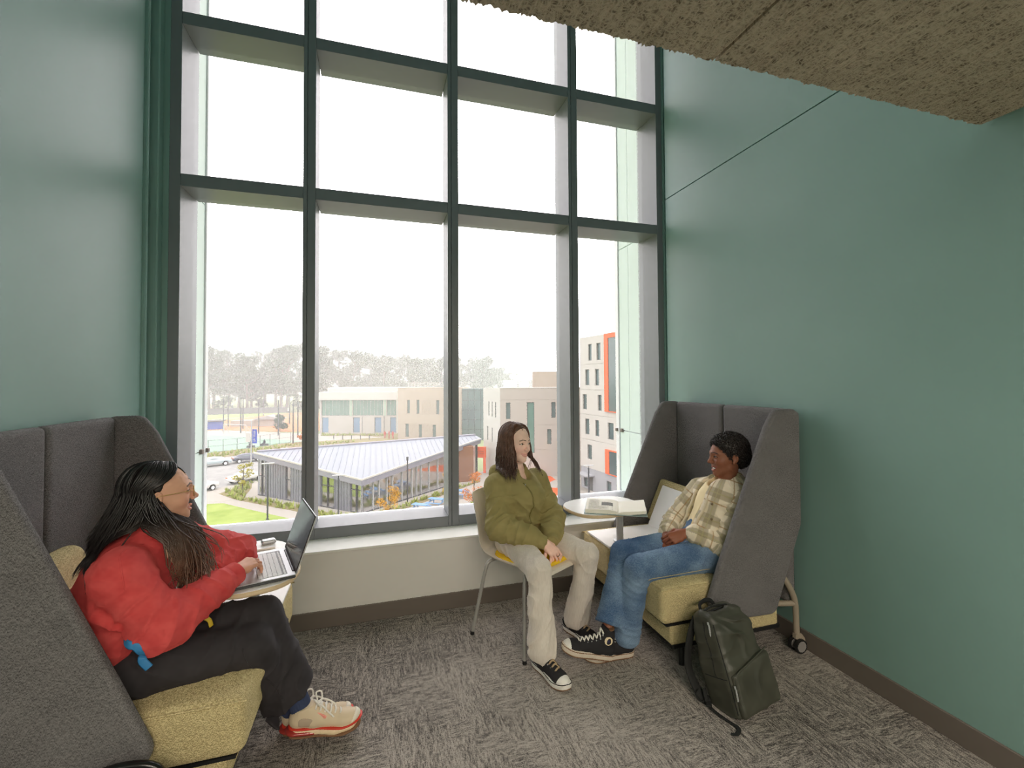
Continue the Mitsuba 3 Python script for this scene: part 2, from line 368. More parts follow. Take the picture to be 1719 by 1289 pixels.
# outside reveals: pale green panels with a white end bead, joints and small clips
def reveal(sx, x, yend, name):
    o = sx*0.25
    T0, T1 = 1.012, 1.02
    k = thing(name, ('pale green outer window cheek beside the left pane' if sx < 0 else 'pale green outer window cheek beside the right pane'), 'window cheek', kind='structure')
    ys = [YO-0.02, yend] if sx < 0 else [YO-0.02, YO+0.17, yend]
    for y0, y1 in zip(ys[:-1], ys[1:]):
        for z0, z1 in ((-0.4, T0), (T1, 2.75), (2.757, 6.95)):
            put(k+'__cheek_panel', bx(x, x+o, y0+0.002, y1-0.002, z0, z1), 'mat_fin')
    put(k+'__backing', bx(x+sx*0.012, x+o, YO-0.02, yend, -0.4, 6.95), 'mat_alu')
    put(k+'__end_bead', bx(x-sx*0.012, x+o, yend, yend+0.06, -0.4, 6.95, 0.004), 'mat_alu')
    put(k+'__clip', bx(x-sx*0.02, x+sx*0.02, yend-0.06, yend-0.03, T0-0.012, T1+0.012, 0.003), 'mat_base')
    put(k+'__clip', bx(x-sx*0.03, x+sx*0.01, yend+0.02, yend+0.05, T0-0.01, T1+0.01, 0.003), 'mat_base')
reveal(-1, -1.165, 3.66, 'trim_2')
reveal(1, 2.252, 3.86, 'trim_3')
st('trim_4', bx(-1.4, 2.5, YO-0.03, 3.86, 0.38, 0.44, 0.004), 'mat_alu', label='white metal ledge outside the window')
# ================= fabrics =================
def _felt(p, n, uv):
    a = noise(p.x*700, p.y*700, p.z*700); b = fbm(p.x*240, p.y*240, p.z*240, 2); c = fbm(p.x*9, p.y*9, p.z*9, 2)
    return mix(srgb(68, 66, 67), srgb(134, 131, 132), smoothstep(0.2, 0.8, 0.55*a+0.38*b+0.10*c))
bumped('mat_felt', proc(_felt), 0.95, proc(lambda p, n, uv: noise(p.x*330, p.y*330, p.z*330), 4e-4), 0.0012, spec=0.1, sheen=0.4)
def _tweed(p, n, uv):
    a = noise(p.x*620, p.y*620, p.z*620); b = noise(p.x*300+7, p.y*220, p.z*300); c = fbm(p.x*8, p.y*8, p.z*8, 2)
    return mix(srgb(148, 130, 88), srgb(224, 209, 164), smoothstep(0.15, 0.85, 0.55*a+0.38*b+0.08*c))
bumped('mat_tweed', proc(_tweed), 0.95, proc(lambda p, n, uv: noise(p.x*300, p.y*300, p.z*300), 4e-4), 0.0016, spec=0.1, sheen=0.3)
mat('mat_laminate', srgb(232, 231, 228), 0.35)
mat('mat_ply', srgb(206, 184, 150), 0.6)
mat('mat_silver', srgb(186, 187, 188), 0.35, metal=0.6)
mat('mat_leg', srgb(168, 166, 162), 0.4, metal=0.3)
mat('mat_taupe', srgb(150, 138, 122), 0.45)
mat('mat_black', srgb(26, 26, 27), 0.5)
mat('mat_blackgloss', srgb(20, 19, 19), 0.22)
mat('mat_wheel', srgb(132, 128, 126), 0.5)

# ================= the two booths =================
def booth(M, label):
    """M maps booth coordinates (u forward from the back, w along the back, z up) into the room."""
    t = thing('high_back_booth', label, 'booth', 'high-back booths facing each other')
    flip = np.linalg.det(M[:3, :3]) < 0
    def P(part, mesh, m, smooth=False, lab=None):
        mesh = mesh.copy(); mesh.apply_transform(M)
        if flip != (np.linalg.det(M[:3, :3]) < 0): mesh.invert()
        return put(t+'__'+part, mesh, m, smooth, lab)
    # two padded back panels
    for a, b in ((-0.479, -0.0035), (0.0035, 0.479)):
        s = Soft(0.0); s.box([0.032, (a+b)/2, 0.79], [0.03, (b-a)/2, 0.54], 0.022)
        P('back_panel', s.mesh(0.009), 'mat_felt', True)
    P('back_core', bx(0.004, 0.04, -0.47, 0.47, 0.3, 1.30), 'mat_black')
    # wing panels
    prof = Polygon([(0.0, 1.333), (0.165, 1.333), (0.225, 1.245), (0.33, 1.012), (0.53, 0.566), (0.62, 0.355), (0.565, 0.25), (0.19, 0.235), (0.0, 0.70)])
    prof = prof.buffer(-0.012).buffer(0.012)
    prof = prof.buffer(-0.055, join_style=1).buffer(0.055, join_style=1).union(sbox(0, 0.75, 0.06, 1.31)).buffer(0.02, join_style=1).buffer(-0.02, join_style=1)
    for sgn in (-1, 1):
        m = softslab(prof, 0.046, 0.018, 5, 160)
        # slab plane (x = u, y = z) -> stand it up, thickness along w
        m.apply_transform(np.array([[1, 0, 0, 0], [0, 0, 1, 0.479 if sgn > 0 else -0.525], [0, 1, 0, 0], [0, 0, 0, 1.0]])); m.invert()
        P('wing_panel', m, 'mat_felt', 40)
    # seat cushions, the far one carrying the table plate
    for a, b, top, far in ((-0.468, 0.062, 0.437, 0), (0.068, 0.462, 0.447, 1)):
        s = Soft(0.03); c = (a+b)/2
        s.box([0.475, c, (top+0.245)/2], [0.385, (b-a)/2, (top-0.245)/2], 0.035)
        if not far: s.ell([0.62, c, 0.41], [0.27, 0.22, 0.05], k=0.05)
        def crown(Q, c=c, far=far): return (0.0 if far else 1.0)*0.022*np.exp(-((Q[:, 0]-0.33)/0.22)**2-((Q[:, 1]-c)/0.2)**2)*(Q[:, 2] > 0.38)
        P('seat_cushion', s.mesh(0.010, crown), 'mat_tweed', True)
        z = 0.424 if not far else 0.432
        rim = [(0.10, a+0.008, z), (0.80, a+0.008, z), (0.838, a+0.018, z), (0.852, a+0.05, z), (0.854, c, z), (0.852, b-0.05, z), (0.838, b-0.018, z), (0.80, b-0.008, z), (0.10, b-0.008, z)]
        P('piping', tube(spline(rim, 5), 0.0045, 6), 'mat_tweed', True)
    P('seat_base', cat(bx(0.10, 0.80, -0.45, 0.45, 0.13, 0.238, 0.012)), 'mat_tweed', 30)
    P('under_frame', cat(bx(0.08, 0.78, -0.44, 0.44, 0.105, 0.13, 0.004), bx(0.12, 0.83, -0.455, 0.45, 0.236, 0.247)), 'mat_black')
    # back cushions
    for a, b in ((-0.46, 0.06), (0.068, 0.46)):
        s = Soft(0.02); al = math.radians(22); R = roty(-al)
        if a < 0: s.box([0.185, (a+b)/2, 0.635], [0.058, (b-a)/2, 0.235], 0.05, R)
        else: s.box([0.232, (a+b)/2, 0.602], [0.06, (b-a)/2, 0.155], 0.022, roty(-math.radians(25)))
        P('back_cushion', s.mesh(0.009), 'mat_tweed', True)
    # white plate over the far seat and its upright board
    P('seat_plate', bx(0.30, 0.860, 0.072, 0.380, 0.4475, 0.4615, 0.002), 'mat_laminate')
    al = math.radians(25); d = np.array([-math.sin(al), 0, math.cos(al)])
    P('back_plate', obox(np.array([0.375, 0.226, 0.462])+d*0.145, [0.012, 0.308, 0.30], roty(-al), 0.002), 'mat_laminate')
    P('post_flange', moved(trimesh.creation.cylinder(0.042, 0.006, sections=32), None, (0.745, 0.145, 0.4645)), 'mat_silver', 30)
    P('table_post', tube([(0.745, 0.145, 0.466), (0.745, 0.145, 0.665)], 0.0225, 24), 'mat_silver', 30)
    # tube legs: rear ones end in casters, front ones in glides
    for sgn in (-1, 1):
        w = 0.50*sgn
        P('rear_leg', cat(tube(spline([(0.17, w*0.93, 0.50), (0.11, w*0.97, 0.42), (0.06, w, 0.33), (0.035, w, 0.25), (0.03, w, 0.10)], 5), 0.0155, 12), tube([(0.033, w, 0.262), (0.22, w*0.9, 0.262)], 0.015, 12)), 'mat_taupe', 40)
        arm = Polygon([(-0.02, 0.10), (0.02, 0.10), (0.045, 0.07), (0.06, 0.015), (0.047, 0.012), (0.03, 0.055), (-0.02, 0.075)])
        mm = extrude(arm, 0.02, -0.01); mm.apply_transform(np.array([[-1, 0, 0, 0.03], [0, 0, 1, w-0.002], [0, 1, 0, 0], [0, 0, 0, 1.0]]))
        c1 = P('caster_bracket', mm, 'mat_taupe')
        for o in (-0.02, 0.02):
            wh = trimesh.creation.cylinder(0.037, 0.016, sections=32); wh.apply_transform(trimesh.transformations.rotation_matrix(math.pi/2, [1, 0, 0])); wh.apply_translation([0.025, w+o, 0.037])
            k = P('caster_wheel', wh, 'mat_black', 30)
            hb = trimesh.creation.cylinder(0.029, 0.0175, sections=32); hb.apply_transform(trimesh.transformations.rotation_matrix(math.pi/2, [1, 0, 0])); hb.apply_translation([0.025, w+o, 0.037])
            P('caster_disc', hb, 'mat_wheel', 30)
        P('front_leg', tube([(0.70, 0.40*sgn, 0.12), (0.71, 0.41*sgn, 0.0)], 0.014, 12), 'mat_black', 40)
    return t, P
MRb = np.array([[-1, 0, 0, 2.25], [0, 1, 0, 2.455], [0, 0, 1, 0], [0, 0, 0, 1.0]])
MLb = np.array([[1, 0, 0, -1.28], [0, 1, 0, 2.2], [0, 0, 1, 0], [0, 0, 0, 1.0]])
boothR, PR = booth(MRb, 'grey felt high-back booth against the right teal wall, open book on its table')
boothL, PL = booth(MLb, 'grey felt high-back booth at the left wall, laptop on its table')
def tablet(t, cx, cy, a, b, ang):
    R = rotz(ang)
    edge = softslab(superell(a, b, 2.7), 0.020, 0.008, 4, 128)
    put(t+'__table_top', moved(edge, R, (cx, cy, 0.662)), 'mat_ply', 50)
    put(t+'__table_surface', moved(softslab(superell(a-0.003, b-0.003, 2.7), 0.0022, 0.001, 2, 128), R, (cx, cy, 0.6818)), 'mat_laminate', 50, 'white laminate surface')
tablet(boothR, 1.415, 2.655, 0.255, 0.20, math.radians(8))
tablet(boothL, -0.535, 2.295, 0.315, 0.19, math.radians(107))

# ================= open book =================
TZ0 = 0.6846
mat('mat_paper', srgb(238, 234, 222), 0.8); mat('mat_cover', srgb(150, 168, 172), 0.5); mat('mat_print', srgb(120, 120, 118), 0.8); mat('mat_text', srgb(186, 182, 172), 0.8)
tb = thing('open_book', 'thick open book with cream pages lying on the right booth table', 'book')
def page_block(s, w, h, th, curl):
    """Pages from the spine (x = 0) out to x = s*w; top surface arches near the spine."""
    x = np.linspace(0, 1, 16); top = th*(0.55+0.45*np.sin(np.minimum(x/0.35, 1)*np.pi/2))*(1-0.12*x)+curl*x*x
    bot = 0.0015+curl*0.9*x*x*(x > 0.5); L = []
    for yy in (-h/2, h/2):
        L.append(np.vstack([np.stack([s*x*w, 0*x+yy, top], 1), np.stack([s*x[::-1]*w*(1-0.0), 0*x+yy, bot[::-1]], 1)]))
    return slabs(L), x, top
BT = np.array([0.0, 0, 0]); bang = math.atan2(2.666-2.353, 1.526-1.349)-math.pi/2
BR = rotz(bang); B0 = np.array([1.455, 2.535, TZ0+0.003])
def bput(k, m, mt, sm=False, lab=None): return put(tb+'__'+k, moved(m, BR, B0), mt, sm, lab)
mL, xs, tp = page_block(-1, 0.195, 0.255, 0.027, 0.0); bput('left_pages', mL, 'mat_paper', 40)
mR, xr, tr = page_block(1, 0.165, 0.255, 0.020, 0.016); bput('right_pages', mR, 'mat_paper', 40)
bput('cover', cat(bx(-0.203, 0.02, -0.133, 0.133, -0.003, 0.0005, 0.001), bx(0.02, 0.172, -0.133, 0.133, -0.003, 0.0005, 0.001)), 'mat_cover')
def on_left(x0, x1, y0, y1):
    x = np.linspace(x0, x1, 6); z = np.interp(-x, xs*0.195, tp)+0.0005
    v = np.vstack([np.stack([x, 0*x+y0, z], 1), np.stack([x, 0*x+y1, z], 1)]); i = np.arange(5)
    return TM(v, np.vstack([np.stack([i, i+1, i+7], 1), np.stack([i, i+7, i+6], 1)]))
bput('picture', on_left(-0.10, -0.03, -0.03, 0.045), 'mat_print', False, 'grey printed picture')
bput('text_lines', cat([on_left(-0.18, -0.03, y-0.0015, y+0.0015) for y in np.arange(-0.11, -0.04, 0.009)]+[on_left(-0.18, -0.115, y-0.0015, y+0.0015) for y in np.arange(-0.03, 0.1, 0.009)]), 'mat_text', False, 'printed text')

# ================= laptop =================
mat('mat_lapsilver', srgb(196, 198, 200), 0.4, metal=0.5); mat('mat_lapdark', srgb(70, 72, 75), 0.4, metal=0.3); mat('mat_screen', (0.012, 0.016, 0.018), 0.08, spec=0.6); mat('mat_key', srgb(214, 216, 217), 0.5); mat('mat_keyline', srgb(120, 122, 124), 0.5)
tl = thing('laptop', 'open silver laptop on the left booth table', 'laptop')
hx = unit(np.array([-0.422+0.314, 2.42-2.053, 0])); fw = np.array([-hx[1], hx[0], 0])   # fw: from the hinge towards the user
LR = np.stack([hx, fw, np.array([0, 0, 1.0])], 1); L0 = np.array([(-0.422-0.314)/2, (2.42+2.053)/2, TZ0])
def lput(k, m, mt, sm=False, lab=None, par=None): return put(tl+'__'+k, moved(m, LR, L0), mt, sm, lab)
W2, DP = 0.180, 0.238
lput('base', bx(-W2, W2, 0, DP, 0.002, 0.014, 0.003), 'mat_lapdark'); lput('deck', bx(-W2, W2, 0.0, DP, 0.0135, 0.017, 0.0012), 'mat_lapsilver')
for sx in (-1, 1):
    for yy in (0.02, DP-0.02): lput('foot', bx(sx*(W2-0.03)-0.015, sx*(W2-0.03)+0.015, yy-0.004, yy+0.004, 0.0, 0.003), 'mat_black')
lput('keyboard_well', bx(-0.155, 0.150, 0.028, 0.136, 0.0165, 0.0175), 'mat_keyline')
keys = []
for r in range(6):
    y0 = 0.03+r*0.0176; hh = 0.0155 if r else 0.0105
    wd = [0.0165]*18
    if r == 5: wd = [0.0165, 0.0165, 0.0165, 0.094, 0.0165, 0.0165]+[0.0165]*7
    if r in (3, 4): wd = [0.026, *[0.0165]*11, 0.033]+[0.0165]*4
    x = -0.153
    for q in wd:
        if x+q > 0.149: break
        keys.append(bx(x, x+q, y0+(0.004 if not r else 0), y0+hh, 0.017, 0.0188)); x += q+0.0014
# seen from the user's side the hinge is away: mirror x so that the keys run left to right
kk = lput('keys', cat(keys), 'mat_key'); tag(kk, None, None, None, 'stuff')
lput('trackpad', bx(-0.055, 0.055, 0.150, 0.222, 0.0168, 0.0176), 'mat_lapsilver'); lput('hinge', tube([(-0.14, 0.004, 0.016), (0.14, 0.004, 0.016)], 0.0055, 10), 'mat_lapdark', True)
sa = math.radians(19)
def spt(m): return moved(m, rotx(sa), (0, 0.001, 0.017))      # lid leans back from the user
lid = bx(-W2, W2, -0.006, 0.0, 0.0, 0.238, 0.002); lput('lid', spt(lid), 'mat_lapsilver')
lput('bezel', spt(bx(-W2+0.001, W2-0.001, -0.001, 0.0012, 0.003, 0.237, 0.0005)), 'mat_black'); lput('screen', spt(bx(-W2+0.007, W2-0.007, 0.0005, 0.0017, 0.017, 0.231)), 'mat_screen', False, 'dark glossy screen')
# things beside the laptop
nb = thing('notebook', 'slim white notebook beside the laptop on the left table', 'notebook')
put(nb+'__pages', moved(bx(-0.085, 0.085, -0.045, 0.045, 0, 0.007, 0.001), rotz(math.radians(15)), (-0.565, 2.485, TZ0)), 'mat_paper'); put(nb+'__cover', moved(bx(-0.087, 0.087, -0.047, 0.047, 0.007, 0.0085, 0.0005), rotz(math.radians(15)), (-0.565, 2.485, TZ0)), 'mat_laminate')
pt = moved(trimesh.creation.revolve(np.array([[0, 0.0], [0.034, 0.0], [0.038, 0.004], [0.040, 0.009], [0.037, 0.009], [0.034, 0.005], [0, 0.004]]), sections=40), None, (-0.60, 2.49, TZ0+0.0085))
put('glass_coaster', pt, mat('mat_coaster', srgb(206, 214, 216), 0.15), 30, 'round clear coaster lying on the white notebook', 'coaster')
cs = Soft(0.0).box([0, 0, 0.011], [0.032, 0.022, 0.0105], 0.009); m = cs.mesh(0.002)
put('earphone_case', moved(m, rotz(0.35), (-0.512, 2.517, TZ0+0.0085)), 'mat_silver', True, 'small silver earphone case at the end of the notebook', 'case')
pen = thing('pen', 'dark pen standing out beside the white notebook', 'pen')
put(pen+'__barrel', tube([(-0.672, 2.45, TZ0+0.005), (-0.648, 2.49, TZ0+0.005), (-0.61, 2.43, TZ0+0.005)][:2], 0.004, 8), 'mat_black', True); put(pen+'__tip', tube([(-0.672, 2.45, TZ0+0.005), (-0.677, 2.442, TZ0+0.0048)], [0.0035, 0.001], 8), 'mat_silver', True)

# ================= chair of the woman in green =================
tc = thing('side_chair', 'white shell side chair with yellow seat pad and grey tube legs by the window', 'chair')
CF, CS = unit([0.5, -0.87, 0]), unit([0.87, 0.5, 0]); CC = np.array([0.895, 2.615, 0])
CR = np.stack([CF, -CS, np.array([0, 0, 1.0])], 1)           # local x forward, y to her left... kept right-handed
mat('mat_shell', srgb(214, 206, 194), 0.45); mat('mat_yellow', srgb(232, 192, 38), 0.8, sheen=0.3)
def cput(k, m, mt, sm=False, lab=None): return put(tc+'__'+k, moved(m, CR, CC), mt, sm, lab)
prof = spline([(0.262, 0.425), (0.235, 0.447), (0.14, 0.452), (0.0, 0.442), (-0.12, 0.437), (-0.195, 0.452), (-0.238, 0.505), (-0.262, 0.60), (-0.282, 0.70), (-0.302, 0.79), (-0.306, 0.815)], 6)
n = len(prof); sl = np.linspace(0, 1, n); J = np.linspace(-1, 1, 25)
hw = np.interp(sl, [0, 0.08, 0.3, 0.5, 0.65, 0.9, 0.97, 1], [0.175, 0.222, 0.235, 0.232, 0.228, 0.218, 0.20, 0.165])
tn = np.gradient(prof, axis=0); tn /= np.linalg.norm(tn, axis=1, keepdims=True); nr = np.stack([-tn[:, 1], tn[:, 0]], 1)*-1.0
if nr[n//4][1] < 0: nr = -nr
cup = np.interp(sl, [0, 0.15, 0.5, 0.7, 1], [0.004, 0.012, 0.05, 0.05, 0.02])
V = []
for side in (0, 1):
    g = np.zeros((n, 25, 3))
    for j, q in enumerate(J):
        o = cup*abs(q)**3-(0.0 if side == 0 else 0.007)
        g[:, j, 0] = prof[:, 0]+nr[:, 0]*o; g[:, j, 2] = prof[:, 1]+nr[:, 1]*o; g[:, j, 1] = hw*q
    V.append(g.reshape(-1, 3))
i, j = np.meshgrid(np.arange(n-1), np.arange(24), indexing='ij'); q = np.stack([i*25+j, i*25+j+1, (i+1)*25+j+1, (i+1)*25+j], -1).reshape(-1, 4)
N0 = n*25; Fc = [q, q[:, ::-1]+N0]
b = np.concatenate([np.arange(25), np.arange(1, n)*25+24, (n-1)*25+np.arange(23, -1, -1), np.arange(n-2, 0, -1)*25]); b2 = np.roll(b, -1)
Fc.append(np.stack([b, b+N0, b2+N0, b2], 1)); q = np.vstack(Fc)
sh = TM(np.vstack(V), np.vstack([q[:, [0, 1, 2]], q[:, [0, 2, 3]]])); trimesh.repair.fix_normals(sh)
cput('shell', sh, 'mat_shell', 50)
pad = softslab(superell(0.205, 0.20, 3.2), 0.022, 0.010, 4, 96); v = pad.vertices; v[:, 0] += 0.03
v[:, 2] += np.interp(v[:, 0], prof[:, 0][:40][::-1], prof[:, 1][:40][::-1])+0.002; pad.vertices = v
cput('seat_pad', pad, 'mat_yellow', 40, 'yellow upholstered seat pad')
for sf in (-1, 1):
    for ss in (-1, 1):
        top = np.array([0.12*sf, 0.12*ss, 0.428]); cr = np.array([0.15*sf, 0.215*ss, 0.418]); foot = np.array([0.2075*sf, 0.282*ss, 0.006])
        a = cr+(foot-cr)*0.07
        cput('leg', tube(spline([top, top+(cr-top)*0.75, a+(0, 0, -0.008), a+(foot-a)*0.5, foot], 6), 0.0105, 12), 'mat_leg', True)
        cput('leg_tip', tube([foot+(0, 0, 0.012), foot-(0, 0, 0.006)], 0.012, 12), 'mat_black', 40)
cput('under_brace', cat(tube([(0.12, -0.13, 0.428), (0.12, 0.13, 0.428)], 0.0105, 10), tube([(-0.12, -0.13, 0.425), (-0.12, 0.13, 0.425)], 0.0105, 10)), 'mat_leg', True)

# ================= backpack =================
def _leather(p, n, uv): return mix(srgb(50, 51, 43), srgb(74, 74, 64), fbm(p.x*14, p.y*14, p.z*14, 3))
bumped('mat_leather', proc(_leather), 0.42, proc(lambda p, n, uv: noise(p.x*500, p.y*500, p.z*500)+1.5*fbm(p.x*60, p.y*60, p.z*60, 2), 4e-4), 0.0006, spec=0.5)
mat('mat_strap', srgb(24, 25, 24), 0.8)
tp_ = thing('backpack', 'dark olive leather backpack standing on the carpet against the right booth', 'backpack')
up = unit([-0.10, 0.27, 0.95]); rt = np.array([0.985, 0.16, 0]); rt = unit(rt-up*(rt@up)); bk = np.cross(up, rt)
BPR = np.stack([rt, bk, up], 1); BP0 = np.array([1.628, 1.715, 0.0])
def kput(k, m, mt, sm=False, lab=None): return put(tp_+'__'+k, moved(m, BPR, BP0), mt, sm, lab)
s = Soft(0.03)
s.box([0, 0.0, 0.10], [0.132, 0.088, 0.115], 0.03); s.box([0, 0.004, 0.235], [0.126, 0.082, 0.13], 0.035); s.box([-0.004, 0.012, 0.335], [0.112, 0.062, 0.075], 0.03)
s.cone([-0.085, 0.015, 0.40], [0.075, 0.03, 0.385], 0.026, 0.022, flat=(0, 1, 0), ff=0.75)
s.box([-0.005, 0.012, 0.425], [0.082, 0.012, 0.04], 0.01, k=0.015, op='s')      # the open mouth
cr = folds([((0.03, -0.06, 0.36), (0.5, 0, 1), 0.08, 14, 0.006), ((-0.03, -0.07, 0.30), (1, 0, 0.6), 0.09, 10, 0.005), ((-0.1, 0, 0.25), (0, 0.4, 1), 0.08, 12, 0.004), ((0.05, -0.08, 0.1), (1, 0, -0.5), 0.1, 8, 0.003)], 0.006, 9.0, 3)
m = s.mesh(0.005, cr); v = m.vertices; v[:, 2] = np.maximum(v[:, 2], 0.004-0.0*v[:, 0]); m.vertices = v
w = m.vertices@BPR.T+BP0; w[:, 2] = np.maximum(w[:, 2], 0.002); m.vertices = (w-BP0)@BPR
kput('body', m, 'mat_leather', True); bag = m
s = Soft(0.02); s.box([0.008, -0.085, 0.105], [0.128, 0.020, 0.105], 0.018)
s.plane([0.0, 0, 0.197], [-0.20, 0, 1], 0.01)
m = s.mesh(0.004, folds([((0.03, -0.1, 0.1), (1, 0, -0.4), 0.1, 9, 0.003)], 0.003, 12, 8)); w = m.vertices@BPR.T+BP0; w[:, 2] = np.maximum(w[:, 2], 0.002); m.vertices = (w-BP0)@BPR
kput('front_pocket', m, 'mat_leather', True)
kput('pocket_piping', tube(spline([(-0.116, -0.10, 0.09), (-0.114, -0.102, 0.15), (-0.095, -0.103, 0.178), (-0.04, -0.103, 0.19), (0.05, -0.103, 0.208), (0.12, -0.100, 0.222)], 6), 0.0035, 8), 'mat_leather', True)
def bsnap(pts, d):
    from trimesh.ray.ray_triangle import RayMeshIntersector
    o = np.asarray(pts, float)+unit(d)*0.3; h, ri, _ = RayMeshIntersector(bag).intersects_location(o, np.tile(-unit(d), (len(o), 1)), multiple_hits=True); out = []
    for i in range(len(o)):
        k = h[ri == i]
        if len(k): out.append(k[np.argmin(np.linalg.norm(k-o[i], axis=1))])
    return np.array(out)
kput('seam', tube(bsnap(spline([(-.112, -.06, .02), (-.112, -.06, .18), (-.098, -.04, .37)], 12), (-1, -1, 0)), 0.0022, 6), 'mat_strap', True)
kput('seam', tube(bsnap(spline([(-.13, -.015, .16), (-.13, -.01, .26), (-.11, .0, .38)], 10), (-1, -.2, 0)), 0.0022, 6), 'mat_strap', True)
kput('seam', tube(bsnap(spline([(-.13, -.07, .156), (-.135, -.01, .156), (-.135, .05, .156)], 10), (-1, -.25, 0)), 0.0020, 6), 'mat_strap', True)
for q in ((-0.128, -0.10, 0.128), (-0.122, -0.035, 0.372)):
    z = kput('zipper_pull', cat(obox(np.array(q)-(0.004, 0.004, 0.022), [0.010, 0.0025, 0.046], roty(0.12), 0.001), obox(np.array(q)+(0, 0, 0.006), [0.008, 0.006, 0.012], None, 0.001)), 'mat_silver', False, 'silver zipper pull')
kput('mouth_lining', cat(tube(spline([(-0.085, 0.004, 0.418), (-0.03, 0.0, 0.425), (0.07, 0.01, 0.405)], 6), 0.0045, 8), obox([-0.005, 0.012, 0.40], [0.15, 0.014, 0.01], None, 0.003)), 'mat_strap', True)
kput('top_handle', tube(spline([(-0.06, 0.055, 0.40), (-0.05, 0.06, 0.43), (-0.01, 0.062, 0.438), (0.03, 0.06, 0.425), (0.04, 0.055, 0.39)], 6), 0.010, 8, 0.4, up=(0, 1, 0)), 'mat_strap', True)
for sx, bow in ((-1, 0.055), (1, 0.02)):
    kput('shoulder_strap', tube(spline([(0.07*sx-0.01, 0.075, 0.38), (0.10*sx-0.02, 0.105, 0.30), (0.115*sx-0.03*(sx < 0), 0.085+bow, 0.18), (0.12*sx-0.03*(sx < 0), 0.08+bow*0.6, 0.08), (0.125*sx-0.015*(sx < 0), 0.07, 0.03)], 6), 0.024, 10, 0.35, up=(0, 1, 0.2)), 'mat_strap', True)
# webbing tail and buckle lying on the carpet beside it
web = spline([(1.475, 1.80, 0.05), (1.455, 1.74, 0.012), (1.47, 1.66, 0.006), (1.485, 1.60, 0.008), (1.455, 1.575, 0.006), (1.435, 1.585, 0.004)], 6)
put(tp_+'__webbing', tube(web, 0.009, 8, 0.22, up=(0, 0, 1)), 'mat_strap', True)
put(tp_+'__buckle', cat(moved(bx(-0.018, 0.018, -0.012, 0.012, 0, 0.008, 0.002), rotz(0.9), (1.458, 1.745, 0.012)), tube(spline([(1.45, 1.80, 0.05), (1.425, 1.79, 0.035), (1.43, 1.765, 0.02), (1.455, 1.77, 0.015)], 5), 0.0035, 6)), 'mat_strap', 30)

# ================= black bag beside the left booth =================
tbk = thing('handbag', 'glossy black leather bag standing on the carpet outside the left booth wing', 'bag')
s = Soft(0.03); s.box([-0.72, 1.575, 0.155], [0.20, 0.075, 0.155], 0.04)
m = s.mesh(0.007, folds([((-0.7, 1.5, 0.25), (1, 0, 0.3), 0.15, 9, 0.006)], 0.006, 10, 4)); m.vertices[:, 2] = np.maximum(m.vertices[:, 2], 0.001)
put(tbk+'__body', m, 'mat_blackgloss', True)
for y in (1.545, 1.615):
    put(tbk+'__handle', tube(spline([(-0.82, y, 0.29), (-0.80, y, 0.352), (-0.73, y, 0.376), (-0.65, y, 0.368), (-0.61, y, 0.335), (-0.60, y, 0.28)], 8), 0.0125, 10), 'mat_blackgloss', True)
# ================= outdoors: a campus three floors below, in fog =================
GZ = -11.5
def _lawn(p, n, uv): return mix(srgb(120, 138, 74), srgb(150, 162, 98), fbm(p.x*0.7, p.y*0.7, 0, 4))
diffuse('mat_lawn', proc(_lawn, 1e-2))
diffuse('mat_field', srgb(128, 148, 92)); diffuse('mat_court', srgb(132, 156, 140)); diffuse('mat_court_light', srgb(142, 164, 146))
diffuse('mat_dirt', srgb(170, 122, 92)); diffuse('mat_asphalt', proc(lambda p, n, uv: mix(srgb(134, 134, 132), srgb(152, 152, 149), fbm(p.x*1.2, p.y*1.2, 0, 3)), 1e-2)); diffuse('mat_concrete', srgb(156, 152, 144)); diffuse('mat_meadow', srgb(132, 142, 108))
diffuse('mat_soil', srgb(128, 120, 92)); diffuse('mat_tuft', srgb(142, 152, 84)); diffuse('mat_redpave', srgb(182, 104, 74)); diffuse('mat_redcourt', srgb(190, 98, 66))
mat('mat_clad', srgb(110, 112, 117), 0.5, metal=0.2); mat('mat_roof', srgb(112, 118, 126), 0.45); mat('mat_fascia', srgb(118, 119, 127), 0.5)
mat('mat_beige', srgb(150, 140, 127), 0.8); mat('mat_beigeB', srgb(148, 142, 133), 0.8); mat('mat_whitewall', srgb(158, 155, 148), 0.8); mat('mat_offwhite', srgb(166, 165, 158), 0.8)
mat('mat_darkpane', srgb(78, 92, 92), 0.12, spec=0.9); mat('mat_greenpane', srgb(84, 112, 102), 0.12, spec=0.9); mat('mat_bluepane', srgb(98, 122, 146), 0.25); mat('mat_winframe', srgb(92, 94, 92), 0.5)
mat('mat_orange', srgb(206, 98, 66), 0.6); mat('mat_greybase', srgb(140, 142, 144), 0.7); mat('mat_pole', srgb(62, 64, 66), 0.5); mat('mat_polelight', srgb(150, 152, 150), 0.5)
mat('mat_blue', srgb(48, 66, 150), 0.7); mat('mat_bluebench', srgb(96, 130, 164), 0.5); mat('mat_wood', srgb(112, 78, 56), 0.7); mat('mat_bark', srgb(82, 76, 66), 0.9)
scene['mat_leaf'] = {'type': 'twosided', 'bsdf': {'type': 'diffuse', 'reflectance': rgb(srgb(54, 70, 50))}}; diffuse('mat_autumn', srgb(176, 136, 62)); diffuse('mat_yellowleaf', srgb(152, 146, 60)); diffuse('mat_redleaf', srgb(176, 112, 66))
def ground(name, pts, z, m, label): put(name, extrude(Polygon(pts), 0.02+z, GZ-0.02), m, False, label, kind='structure')
put('ground', bx(-320, 320, 4.2, 430, GZ-0.4, GZ-0.005), 'mat_meadow', False, 'pale green ground stretching to the trees', kind='structure')
